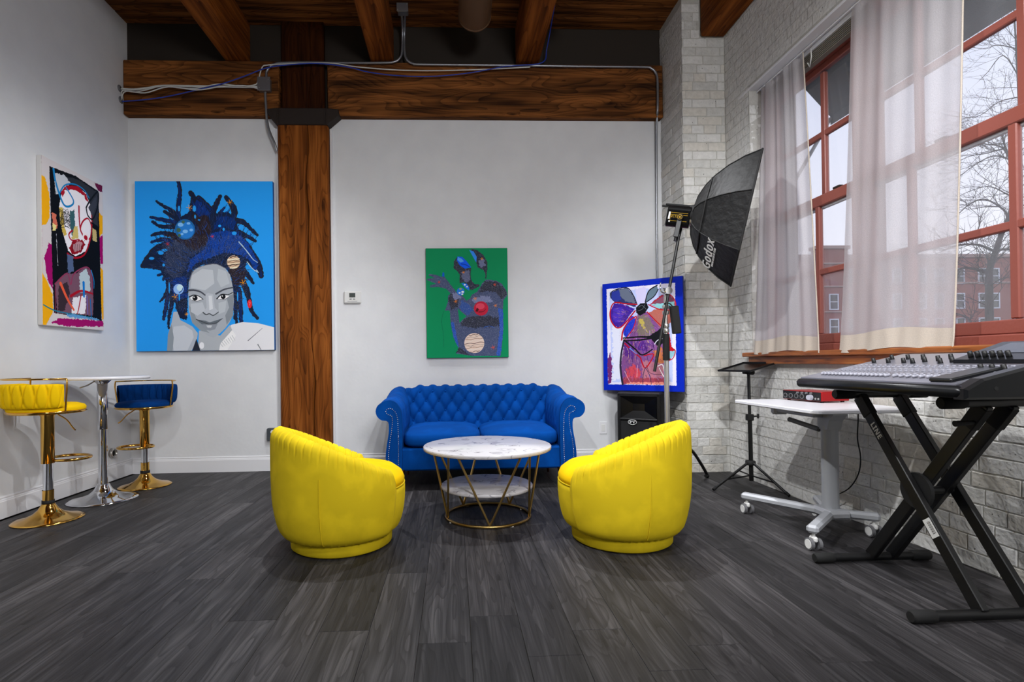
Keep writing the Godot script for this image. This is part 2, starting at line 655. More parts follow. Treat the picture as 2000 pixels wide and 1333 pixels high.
func plank_mesh(w, l, u0, v0) -> ArrayMesh:
	var mb = MB.new()
	var h = w / 2.0
	var d = l / 2.0
	var e = 0.0011
	var top = [Vector3(-h + e, 0, d - e), Vector3(h - e, 0, d - e), Vector3(h - e, 0, -d + e), Vector3(-h + e, 0, -d + e)]
	var low = [Vector3(-h, -0.0009, d), Vector3(h, -0.0009, d), Vector3(h, -0.0009, -d), Vector3(-h, -0.0009, -d)]
	var bot = [Vector3(-h, -0.012, d), Vector3(h, -0.012, d), Vector3(h, -0.012, -d), Vector3(-h, -0.012, -d)]
	var uv = [Vector2(u0, v0 + 0.5), Vector2(u0 + 0.25, v0 + 0.5), Vector2(u0 + 0.25, v0), Vector2(u0, v0)]
	mb.quad(top[0], top[1], top[2], top[3], uv[0], uv[1], uv[2], uv[3])
	for i in 4:
		var j = (i + 1) % 4
		mb.quad(low[i], low[j], top[j], top[i], uv[i], uv[j], uv[j], uv[i])
		mb.quad(bot[i], bot[j], low[j], low[i], uv[i], uv[j], uv[j], uv[i])
	return mb.mesh()

func build_walls():
	# back wall: pale plaster up to the girder, dark paint above it, carried down to darken the gaps by the post
	var w = XR - XL
	solo("wall_back", bx(Vector3(w + 0.6, 3.245, 0.2), 0.0, Vector3((XR + XL) / 2, 1.6225, -0.1)), M.plaster, "white painted back wall behind the sofa", "wall", "", "structure")
	solo("wall_back_upper", bx(Vector3(w + 0.6, 1.205, 0.2), 0.0, Vector3((XR + XL) / 2, 3.8475, -0.1)), M.dark_wall, "dark brown painted wall strip above the timber girder", "wall", "", "structure")
	solo("wall_left", bx(Vector3(0.2, 4.5, ZF + 0.4), 0.0, Vector3(XL - 0.1, 2.25, ZF / 2)), M.plaster, "white painted left wall beside the bar table", "wall", "", "structure")
	solo("wall_front", bx(Vector3(w + 0.8, 4.5, 0.2), 0.0, Vector3((XR + XL) / 2, 2.25, ZF + 0.1)), M.plaster, "white painted wall behind the camera", "wall", "", "structure")
	# baseboards with a moulded top
	var prof = PackedVector2Array([Vector2(0, 0), Vector2(0.016, 0), Vector2(0.016, 0.108), Vector2(0.012, 0.114), Vector2(0.012, 0.119), Vector2(0.006, 0.124), Vector2(0.008, 0.133), Vector2(0.004, 0.14), Vector2(0, 0.14)])
	var bl = MB.new()
	bl.xf = Transform3D(Basis(Vector3(0, 0, 1), Vector3(0, 1, 0), Vector3(-1, 0, 0)), Vector3.ZERO)
	bl.prism(prof, -1.975, 1.09)
	bl.prism(prof, 1.595, 2.912)
	solo("baseboard_back", bl.mesh(), M.white_trim, "white baseboard along the back wall", "baseboard", "", "structure")
	var bs = MB.new()
	bs.prism(prof, 0.0, ZF - 0.02)
	solo("baseboard_left", bs.mesh(), M.white_trim, "white baseboard along the left wall", "baseboard", "", "structure", T(XL, 0, 0))

func build_brick():
	# pier standing in the corner
	var px = 1.985
	var pz = 0.475
	var pier = solo("wall_pier", bx(Vector3(XR - px + 0.25, 4.2, pz + 0.1), 0.0, Vector3((XR + 0.25 + px) / 2 + 0.004, 2.1, (pz - 0.1) / 2 - 0.004)), M.mortar, "white painted brick pier in the back right corner", "wall", "", "structure")
	lay(pier, Vector3(px, 0, pz), Vector3.RIGHT, Vector3.BACK, XR - px, 4.08, [[0.155, 9.0, 3.73, 9.0]], 150, 0.0, 0.0)
	lay(pier, Vector3(px, 0, 0.0), Vector3.BACK, Vector3.LEFT, pz, 4.08, [], 150, 0.1, 0.0)
	# window wall
	var wall = Node3D.new()
	wall.name = "wall_right"
	add_child(wall)
	meta(wall, "white painted brick wall with the tall windows", "wall", "", "structure")
	var mb = MB.new()
	var d = 0.004
	var zo = 0.83
	var ze = 3.19
	var yb = 0.93
	var yt = 3.105
	var xc = XR + d + 0.19
	mb.box(Vector3(xc, yb / 2, (pz + ZF) / 2), Vector3(0.38, yb, ZF - pz + 0.1))
	mb.box(Vector3(xc, (yt + 4.2) / 2, (pz + ZF) / 2), Vector3(0.38, 4.2 - yt, ZF - pz + 0.1))
	mb.box(Vector3(xc, (yb + yt) / 2, (pz + zo) / 2), Vector3(0.38, yt - yb, zo - pz))
	mb.box(Vector3(xc, (yb + yt) / 2, (ze + ZF) / 2), Vector3(0.38, yt - yb, ZF - ze))
	part(wall, "backing", mb.mesh(), M.mortar)
	lay(wall, Vector3(XR, 0, pz), Vector3.BACK, Vector3.LEFT, 3.6 - pz, 4.08, [[zo - pz, ze - pz, yb, yt]], 265, 0.05, 0.0)
	# bricks of the window jamb, turned to the room
	lay(wall, Vector3(XR + 0.004, 0, zo), Vector3.RIGHT, Vector3.BACK, 0.19, yt, [[-1.0, 9.0, -1.0, 1.02]], 40, 0.0, 0.0)
	# smooth painted lintel
	solo("trim_1", bx(Vector3(0.40, 0.018, ze - zo + 0.30), 0.003, Vector3(XR + 0.194, yt - 0.006, (zo + ze) / 2)), M.white_trim, "smooth white painted lintel over the window opening", "trim", "", "structure")

var brick_meshes := []

func brick_mesh(k) -> ArrayMesh:
	# unit brick: x 1 long, y 1 high (scaled on placing), z the face, with worn edges
	var r := RandomNumberGenerator.new()
	r.seed = 900 + k
	var mb = MB.new()
	mb.smooth(-1)
	var n = 4
	var f = []
	for j in 3:
		var row = []
		for i in n + 1:
			var ex = 0.024 if (i == 0 or i == n) else 0.0
			var x = -0.5 + float(i) / n
			x += (0.015 if i == 0 else (-0.015 if i == n else r.randf_range(-0.02, 0.02)))
			var y = [-0.455, r.randf_range(-0.1, 0.1), 0.455][j] + r.randf_range(-0.035, 0.035)
			row.append(Vector3(x, y, r.randf_range(-0.0016, 0.0016)))
		f.append(row)
	mb.grid(f, false, 1)
	var rim = []
	for i in n + 1: rim.append(f[0][i])
	rim.append(f[1][n])
	for i in range(n, -1, -1): rim.append(f[2][i])
	rim.append(f[1][0])
	mb.smooth(-1)
	var outer = []
	for p in rim:
		outer.append(Vector3(clampf(p.x * 1.04, -0.5, 0.5), clampf(p.y * 1.12, -0.5, 0.5), -0.005))
	for i in rim.size():
		var j = (i + 1) % rim.size()
		mb.quad(outer[i], outer[j], rim[j], rim[i])
	return mb.mesh()

func lay(parent, origin: Vector3, along: Vector3, out: Vector3, width, height, holes: Array, most, shift, bare):
	if brick_meshes.is_empty():
		for k in 8: brick_meshes.append(brick_mesh(k))
	var course = 0.0745
	var len_b = 0.212
	var joint = 0.005
	var list = []
	var rows = int(height / course)
	for r in rows:
		var y0 = r * course
		var head = r % 6 == 3
		var bl = len_b * (0.5 if head else 1.0) * rng.randf_range(0.985, 1.015)
		var s = -fmod(shift + (0.5 * len_b if r % 2 == 0 else 0.0) + 0.03 * sin(r * 2.3), bl) - (bl if r % 2 else 0.0)
		while s < width:
			var segs = [[max(s, 0.0), min(s + bl, width)]]
			for h in holes:
				if y0 + course * 0.5 > h[2] and y0 + course * 0.5 < h[3]:
					var nx = []
					for g in segs:
						if g[1] <= h[0] or g[0] >= h[1]: nx.append(g)
						else:
							if g[0] < h[0]: nx.append([g[0], h[0]])
							if g[1] > h[1]: nx.append([h[1], g[1]])
					segs = nx
			for g in segs:
				if g[1] - g[0] > 0.025:
					list.append([g[0], g[1], y0])
			s += bl
	var up = Vector3.UP
	var eye = Vector3(0, 0.97, 4.86)
	var placed = []
	for b in list:
		var L = b[1] - b[0]
		var c = origin + along * (b[0] + b[1]) / 2 + up * (b[2] + course / 2)
		var bas = Basis(along * (L - joint), up * (course - joint), out) * Basis(Vector3.BACK, rng.randf_range(-0.006, 0.006))
		placed.append([c.distance_to(eye), Transform3D(bas, c + out * rng.randf_range(-0.0025, 0.0015)), rng.randi() % 8, rng.randi() % 5])
	placed.sort_custom(func(a, b): return a[0] < b[0])
	var rest = SurfaceTool.new()
	rest.begin(Mesh.PRIMITIVE_TRIANGLES)
	var any = false
	for i in placed.size():
		var p = placed[i]
		var mm = M.brick if p[3] < 2 else (M.brick_b if p[3] < 4 else M.brick_c)
		if bare > 0.0 and p[1].origin.y < bare: mm = M.brick_bare
		if i < most: part(parent, "brick", brick_meshes[p[2]], mm, p[1])
		else:
			rest.append_from(brick_meshes[p[2]], 0, p[1])
			any = true
	if any: part(parent, "brickwork", rest.commit(), M.brick, Transform3D.IDENTITY, "", "stuff")

func build_timber():
	# girder on the back wall, in two lengths that meet at the post
	var yb = 3.229
	var yt = 3.722
	var zf = 0.075
	var yc = (yb + yt) / 2
	for a in [[XL + 0.004, -1.55, "left"], [-1.115, 1.983, "right"]]:
		var g = solo("timber_girder", bx(Vector3(a[1] - a[0], yt - yb, zf + 0.1), 0.008, Vector3.ZERO), M.timber_x,
			"short dark timber girder length between left wall and post" if a[2] == "left" else "long dark timber girder length over the sofa wall", "beam", "timber girders", "structure", T((a[0] + a[1]) / 2, yc, (zf - 0.1) / 2))
	# post with a long drying crack
	var post = thing("timber_post", "brown timber post with a long drying crack and iron cap", "post", Vector3(-1.341, 0, 0), 0.0, "", "structure")
	part(post, "shaft", post_mesh(0.448, 0.0, 3.16, 0.085, 0.045), M.timber_y)
	part(post, "upper_shaft", post_mesh(0.384, 3.23, YC, 0.06, 0.0), M.timber_dark)
	var cap = MB.new()
	cap.prism(PackedVector2Array([Vector2(-0.23, 3.135), Vector2(0.23, 3.135), Vector2(0.335, 3.225), Vector2(0.325, 3.275), Vector2(0.225, 3.285), Vector2(-0.225, 3.285), Vector2(-0.31, 3.275), Vector2(-0.31, 3.235)]), 0.0, 0.105, 0.006)
	var capn = part(post, "iron_cap", cap.mesh(), M.iron, Transform3D.IDENTITY, "dark cast iron bearing cap")
	for x in [-0.21, 0.21]:
		part(capn, "rib", bx(Vector3(0.012, 0.13, 0.012), 0.003, Vector3(x, 3.21, 0.108)), M.iron)
	# slim white edge beads either side of the post
	for x in [-0.245, 0.24]:
		part(post, "edge_bead", bx(Vector3(0.022, 3.13, 0.03), 0.004, Vector3(x, 1.565, 0.014)), M.white_trim)
	# joists
	var k = 0
	var words = ["timber ceiling joist nearest the left wall", "timber ceiling joist beside the brown duct and conduit box", "timber ceiling joist over the armchair by the window", "timber ceiling joist running along the brick wall"]
	for a in [[-2.037, -1.822, 0.0], [-0.726, -0.517, 0.0], [0.612, 0.824, 0.0], [2.145, 2.352, 0.475]]:
		solo("ceiling_joist", bx(Vector3(ZF - a[2] - 0.02, YC - 3.73, a[1] - a[0]), 0.012), M.timber_z, words[k], "joist", "ceiling joists", "structure", Transform3D(Basis(Vector3.UP, PI / 2), Vector3((a[0] + a[1]) / 2, (YC + 3.73) / 2, (ZF + a[2]) / 2)))
		k += 1
	# boards of the ceiling
	var ceil = solo("ceiling", bx(Vector3(XR - XL + 0.8, 0.1, ZF + 0.5), 0.0, Vector3((XR + XL) / 2, YC + 0.09, ZF / 2)), M.dark_wall, "dark timber board ceiling over the joists", "ceiling", "", "structure")
	var z = 0.0
	var bm = bx(Vector3(XR - XL + 0.3, 0.04, 0.172), 0.006)
	while z < ZF:
		part(ceil, "board", bm, M.boards_x, T((XR + XL) / 2 + rng.randf_range(-0.1, 0.1), YC + 0.02 + rng.randf_range(0, 0.006), z + 0.088))
		z += 0.176

func post_mesh(w, y0, y1, zf, depth) -> ArrayMesh:
	var mb = MB.new()
	var rows = []
	var n = 60
	var h = w / 2.0
	var b = 0.012
	for j in n + 1:
		var y = y0 + (y1 - y0) * j / n
		var gx = 0.055 + 0.022 * sin(y * 1.7 + 0.5) + 0.008 * sin(y * 9.0)
		var gw = (0.006 + 0.004 * sin(y * 3.3) + 0.003 * sin(y * 11.0)) if depth > 0.0 else 0.004
		if y > 2.9: gw *= 0.9
		var dz = max(depth, 0.008)
		rows.append([Vector3(-h, y, -0.05), Vector3(-h, y, zf - b), Vector3(-h + b, y, zf), Vector3(gx - gw - 0.01, y, zf), Vector3(gx - gw, y, zf - 0.003), Vector3(gx, y, zf - dz), Vector3(gx + gw, y, zf - 0.003), Vector3(gx + gw + 0.01, y, zf), Vector3(h - b, y, zf), Vector3(h, y, zf - b), Vector3(h, y, -0.05)])
	# flat shaded by columns
	for i in rows[0].size() - 1:
		var col = []
		for r in rows: col.append([r[i], r[i + 1]])
		mb.grid(col, false, 10 + i)
	mb.smooth(-1)
	mb.quad(Vector3(-h, y1, zf), Vector3(h, y1, zf), Vector3(h, y1, -0.05), Vector3(-h, y1, -0.05))
	return mb.mesh()
const TREE_LIMBS := [
	[[Vector3(12.31, 1.38, -6.64), Vector3(12.31, 2.09, -6.64), Vector3(12.32, 2.73, -6.64), Vector3(12.34, 2.97, -6.64), Vector3(12.47, 3.35, -6.63), Vector3(12.6, 3.73, -6.62), Vector3(12.76, 4.1, -6.61), Vector3(12.9, 4.49, -6.61), Vector3(13.09, 5.02, -6.6)], 0.085, 0.03],
	[[Vector3(12.32, 2.85, -6.64), Vector3(12.23, 3, -6.87), Vector3(12.15, 3.06, -7.09), Vector3(12.09, 2.98, -7.32), Vector3(12.01, 2.88, -7.55)], 0.04, 0.012],
	[[Vector3(12.47, 3.35, -6.63), Vector3(11.82, 3.44, -6.35), Vector3(11.24, 3.4, -6.08), Vector3(10.67, 3.31, -5.8), Vector3(10.12, 3.15, -5.52)], 0.03, 0.01],
	[[Vector3(12.47, 3.35, -6.63), Vector3(13.03, 3.47, -6.91), Vector3(13.66, 3.44, -7.18)], 0.03, 0.015],
	[[Vector3(11.98, 1.56, -6.66), Vector3(12.3, 1.87, -7.14), Vector3(12.57, 2.01, -7.63), Vector3(12.76, 2.08, -8.12)], 0.03, 0.01],
	[[Vector3(12.76, 4.1, -6.61), Vector3(12.98, 4.4, -6.9), Vector3(12.87, 4.74, -7.21), Vector3(12.8, 4.73, -7.51), Vector3(12.74, 4.51, -7.81)], 0.028, 0.008],
	[[Vector3(12.9, 4.49, -6.61), Vector3(12.5, 5.35, -6.32), Vector3(12.09, 5.49, -6.03), Vector3(11.68, 5.72, -5.75)], 0.03, 0.012],
	[[Vector3(12.8, 5.54, -6.61), Vector3(12.84, 5.84, -6.8), Vector3(12.74, 5.99, -7.01), Vector3(12.65, 6.12, -7.21)], 0.02, 0.007],
	[[Vector3(12.82, 5.47, -6.6), Vector3(12.97, 5.75, -7.1), Vector3(13.04, 5.73, -7.6), Vector3(13.07, 5.57, -8.1)], 0.02, 0.006],
	[[Vector3(12.73, 5.73, -6.61), Vector3(12.07, 5.54, -6.44), Vector3(11.52, 5.41, -6.26), Vector3(11.02, 5.19, -6.08)], 0.016, 0.005],
	[[Vector3(13.09, 5.02, -6.6), Vector3(13.05, 6.78, -6.59), Vector3(13.01, 7.96, -6.59), Vector3(12.96, 8.9, -6.58)], 0.03, 0.012],
	[[Vector3(13.06, 7.37, -6.59), Vector3(13.03, 8.04, -6.89), Vector3(12.97, 7.82, -7.19), Vector3(13.05, 7.76, -7.49)], 0.014, 0.004],
	[[Vector3(13.01, 8.02, -6.59), Vector3(12.28, 7.93, -6.32), Vector3(11.69, 7.67, -6.04), Vector3(11.11, 7.53, -5.77)], 0.012, 0.004],
	[[Vector3(13.03, 6.9, -6.59), Vector3(12.79, 6.89, -6.8), Vector3(12.57, 6.68, -7.01), Vector3(12.34, 6.7, -7.22)], 0.014, 0.004],
	[[Vector3(13.05, 6.43, -6.59), Vector3(12.53, 6.45, -6.51), Vector3(12.02, 6.23, -6.43), Vector3(11.51, 6.02, -6.36)], 0.014, 0.004],
	[[Vector3(12.81, 4.64, -6.61), Vector3(11.86, 4.69, -6.15), Vector3(10.97, 4.46, -5.68), Vector3(10.16, 4.17, -5.22)], 0.014, 0.004],
	[[Vector3(12.31, 2.09, -6.64), Vector3(12.23, 2.3, -6.94), Vector3(12.16, 2.46, -7.25)], 0.012, 0.004],
	[[Vector3(12.33, 2.56, -6.64), Vector3(12.11, 2.66, -6.2), Vector3(11.97, 2.65, -5.75)], 0.014, 0.006],
]

# ---------------------------------------------------------------- windows and what lies outside
func sash_mesh(z0, z1, y0, y1, zm, ym, x, stile, bot, top) -> ArrayMesh:
	var mb = MB.new()
	var t = 0.04
	var e = 0.005
	var h = y1 - y0
	mb.box(Vector3(x, (y0 + y1) / 2, z0 + stile / 2), Vector3(t, h, stile), e)
	mb.box(Vector3(x, (y0 + y1) / 2, z1 - stile / 2), Vector3(t, h, stile), e)
	mb.box(Vector3(x, y0 + bot / 2, (z0 + z1) / 2), Vector3(t, bot, z1 - z0 - 2 * stile + 0.002), e)
	mb.box(Vector3(x, y1 - top / 2, (z0 + z1) / 2), Vector3(t, top, z1 - z0 - 2 * stile + 0.002), e)
	for q in zm: mb.box(Vector3(x, (y0 + y1) / 2, q), Vector3(t * 0.8, h - bot - top + 0.002, 0.04), e)
	mb.box(Vector3(x, ym, (z0 + z1) / 2), Vector3(t * 0.74, 0.04, z1 - z0 - 2 * stile + 0.002), e)
	return mb.mesh()

func build_windows():
	var k = 1
	for zz in [[0.835, 1.76, [1.385]], [1.80, 3.185, [2.11, 2.635]]]:
		var w = Node3D.new()
		w.name = "window_%d" % k
		add_child(w)
		meta(w, ["tall rust red sash window at the far end by the pier", "tall rust red sash window above the mixing desk"][k - 1], "window", "", "structure")
		var z0 = zz[0]
		var z1 = zz[1]
		var f = MB.new()
		f.box(Vector3(2.545, 1.03, (z0 + z1) / 2), Vector3(0.14, 0.07, z1 - z0), 0.006)
		f.box(Vector3(2.545, 3.04, (z0 + z1) / 2), Vector3(0.14, 0.11, z1 - z0), 0.006)
		f.box(Vector3(2.545, 2.03, z0 + 0.012), Vector3(0.14, 1.93, 0.024), 0.004)
		f.box(Vector3(2.545, 2.03, z1 - 0.012), Vector3(0.14, 1.93, 0.024), 0.004)
		part(w, "frame", f.mesh(), M.frame)
		for s in [["upper_sash", 2.00, 2.985, 2.51, 2.565, 0.07, 0.045], ["lower_sash", 1.066, 2.072, 1.553, 2.515, 0.065, 0.072]]:
			var sn = part(w, s[0], sash_mesh(z0 + 0.024, z1 - 0.024, s[1], s[2], zz[2], s[3], s[4], 0.038, s[5], s[6]), M.frame)
			var zs = [z0 + 0.062]
			for q in zz[2]: zs.append_array([q - 0.02, q + 0.02])
			zs.append(z1 - 0.062)
			var ys = [s[1] + s[5], s[3] - 0.02, s[3] + 0.02, s[2] - s[6]]
			for i in range(0, zs.size() - 1, 2):
				for j in [0, 2]:
					part(sn, "pane", bx(Vector3(0.003, ys[j + 1] - ys[j] + 0.006, zs[i + 1] - zs[i] + 0.006)), M.glass, T(s[4] + 0.004, (ys[j] + ys[j + 1]) / 2, (zs[i] + zs[i + 1]) / 2))
			if s[0] == "lower_sash":
				part(sn, "weather_strip", bx(Vector3(0.012, 0.014, z1 - z0 - 0.15), 0.002), M.frame_pale, T(s[4] + 0.01, s[2] - s[6] - 0.008, (z0 + z1) / 2), "pale grey strip")
				part(sn, "sash_lock", bx(Vector3(0.035, 0.016, 0.06), 0.004), M.iron, T(s[4] + 0.0, s[2] + 0.008, zz[2][0] + 0.18))
		k += 1
	var mu = bx(Vector3(0.16, 2.10, 0.04), 0.006, Vector3(2.545, 2.05, 1.78))
	solo("trim_2", mu, M.frame, "rust red mullion between the two windows", "trim", "", "structure")
	var st = bx(Vector3(0.205, 0.034, 2.47), 0.006, Vector3(2.3925, 1.0, 2.03))
	solo("trim_3", st, M.sill_wood, "brown wooden window sill board above the mixing desk", "sill", "", "structure")
	var ap = bx(Vector3(0.032, 0.055, 2.39), 0.004, Vector3(2.337, 0.956, 2.03))
	solo("trim_4", ap, M.sill_wood, "brown wooden apron board below the window sill", "trim", "", "structure")
	# raised slat blind under the lintel
	var bl = thing("slat_blind", "raised grey slat blind bunched under the window lintel", "blind", Vector3(2.478, 3.09, 1.42))
	part(bl, "head_rail", bx(Vector3(0.045, 0.03, 1.02), 0.003, Vector3(0, -0.017, 0)), M.white_trim)
	for i in 7:
		part(bl, "slat", bx(Vector3(0.04, 0.006, 1.0), 0.001, Vector3(0, -0.042 - i * 0.0125, 0)), M.blind)
	part(bl, "cord", MB.new().tube([Vector3(-0.028, -0.02, 0.0), Vector3(-0.032, -0.08, 0.01), Vector3(-0.03, -0.14, -0.01), Vector3(-0.031, -0.10, -0.03)], 0.004, 6).mesh(), M.white_cable)

func build_outside():
	# canvas awning over the windows
	var a = thing("awning", "dark blue canvas awning fixed outside above the windows", "awning", Vector3(2.76, 0, 0))
	var mb = MB.new()
	mb.prism(PackedVector2Array([Vector2(0.03, 3.62), Vector2(0.545, 3.07), Vector2(0.545, 3.0), Vector2(0.555, 3.0), Vector2(0.56, 3.08), Vector2(0.04, 3.635)]), 0.45, 3.4)
	part(a, "canvas", mb.mesh(), M.awning)
	for z in [0.46, 3.38]:
		part(a, "arm", MB.new().tube([Vector3(0.54, 3.05, z), Vector3(0.03, 2.2, z)], 0.016, 8).mesh(), M.frame_pale)
	part(a, "rail", MB.new().tube([Vector3(0.03, 3.62, 0.45), Vector3(0.03, 3.62, 3.4)], 0.02, 8).mesh(), M.frame_pale)
	# street far below
	solo("street_ground", bx(Vector3(160, 0.4, 150), 0.0, Vector3(83.5, -4.2, -30)), M.street, "grey street ground outside the windows", "ground", "", "structure")
	# building across the street
	var b = thing("apartment_building", "pink brick apartment building seen through the windows", "building", Vector3(62, -4, -66))
	part(b, "wall", bx(Vector3(44, 18.4, 8), 0.1, Vector3(0, 9.2, 0)), M.far_brick)
	part(b, "tower", bx(Vector3(4.2, 19.3, 1.2), 0.08, Vector3(-12.6, 9.65, 4.4)), M.far_brick)
	part(b, "cornice", bx(Vector3(44.4, 0.5, 8.6), 0.08, Vector3(0, 18.3, 0)), M.far_stone)
	part(b, "tower_cornice", bx(Vector3(4.6, 0.45, 1.6), 0.06, Vector3(-12.6, 19.3, 4.4)), M.far_stone)
	for y in [5.0, 11.6]:
		part(b, "string_course", bx(Vector3(44.2, 0.25, 8.3), 0.04, Vector3(0, y + 4.0 - 0.9, 0)), M.far_stone)
	for y in [5.6, 8.9, 12.2, 15.2]:
		part(b, "tower_band", bx(Vector3(3.2, 0.18, 0.16), 0.03, Vector3(-12.6, y + 2.0, 5.08)), M.far_stone)
	var fm = MB.new()
	fm.box(Vector3(-0.56, 0, 0), Vector3(0.14, 2.1, 0.2))
	fm.box(Vector3(0.56, 0, 0), Vector3(0.14, 2.1, 0.2))
	fm.box(Vector3(0, 0.98, 0), Vector3(1.0, 0.14, 0.2))
	fm.box(Vector3(0, -0.98, 0), Vector3(1.0, 0.14, 0.2))
	fm.box(Vector3(0, 0, 0.02), Vector3(1.0, 0.1, 0.14))
	var frame_m = fm.mesh()
	var pane_m = bx(Vector3(1.0, 1.9, 0.06))
	for x in [-9.6, -6.4, -3.2, 0.2, 2.6, 5.5, 8.65, 10.35, 13.6, 16.4, 19.2]:
		for y in [5.6, 9.0, 12.3, 15.6]:
			var wn = part(b, "window", frame_m, M.far_white, T(x, y + 0.0, 4.02))
			part(wn, "pane", pane_m, M.far_glass, T(0, 0, -0.01))
	for y in [8.95, 12.2]:
		var wn = part(b, "window", frame_m, M.far_white, T(-12.6, y, 5.02))
		part(wn, "pane", pane_m, M.far_glass, T(0, 0, -0.01))
	# bare tree
	var r := RandomNumberGenerator.new()
	r.seed = 77
	var tree = thing("bare_tree", "bare winter tree standing outside the window over the mixing desk", "tree", Vector3(12.31, -4.0, -6.64))
	var tr = MB.new()
	tr.tube(smooth_path([Vector3(0.1, 0.02, 0), Vector3(0.03, 2.5, 0.02), Vector3(0, 5.38, 0)], 4), [0.14, 0.13, 0.125, 0.12, 0.115, 0.11, 0.10, 0.09, 0.087], 10)
	part(tree, "trunk", tr.mesh(), M.bark)
	var off = Vector3(12.31, -4.0, -6.64)
	var tw = MB.new()
	for L in TREE_LIMBS:
		var pts = []
		for p in L[0]: pts.append(p - off)
		pts = smooth_path(pts, 4)
		var rad = []
		for i in pts.size(): rad.append(lerpf(L[1], L[2], float(i) / (pts.size() - 1)))
		part(tree, "limb", MB.new().tube(pts, rad, 6).mesh(), M.bark)
		var n = int(pts.size() * 0.9)
		for k in n:
			var i = r.randi_range(1, pts.size() - 1)
			var t = (pts[i] - pts[i - 1]).normalized()
			twig(tw, pts[i], t, rad[i] * 0.45, r.randf_range(0.5, 1.1), 3, r)
	part(tree, "twigs", tw.mesh(), M.bark, Transform3D.IDENTITY, "", "stuff")

func twig(mb, p: Vector3, dir: Vector3, rad, length, level, r):
	var side = Vector3(r.randf_range(-1, 1), r.randf_range(-0.5, 1), r.randf_range(-1, 1))
	var d = (dir * 0.7 + side * 0.8).normalized()
	rad = clampf(rad, 0.0025, 0.008)
	var q = p + d * length * 0.5
	var e = q + (d + Vector3(r.randf_range(-0.4, 0.4), r.randf_range(-0.2, 0.5), r.randf_range(-0.4, 0.4))).normalized() * length * 0.5
	mb.tube([p, q, e], [rad, rad * 0.7, 0.0016], 4, false, false)
	if level > 1:
		for k in r.randi_range(2, 3):
			twig(mb, p.lerp(q, r.randf_range(0.4, 1.0)) if k == 0 else q.lerp(e, r.randf_range(0.0, 0.9)), d, rad * 0.7, length * 0.62, level - 1, r)


# ---------------------------------------------------------------- sofa
func tuft(s, t, ps, pt) -> float:
	var a = s / ps + t / pt
	var b = s / ps - t / pt
	var fa = abs(sin(PI * a))
	var fb = abs(sin(PI * b))
	var puff = pow(fa * fb, 0.33)
	var da = a - round(a)
	var db = b - round(b)
	return puff - 0.45 * exp(-(da * da + db * db) / 0.010)

func resample(pts: Array, n) -> Array:
	var L = [0.0]
	for i in pts.size() - 1: L.append(L[-1] + pts[i].distance_to(pts[i + 1]))
	var out = []
	var k = 0
	for i in n + 1:
		var d = L[-1] * i / n
		while k < pts.size() - 2 and L[k + 1] < d: k += 1
		out.append(pts[k].lerp(pts[k + 1], clampf((d - L[k]) / max(1e-6, L[k + 1] - L[k]), 0, 1)))
	return out

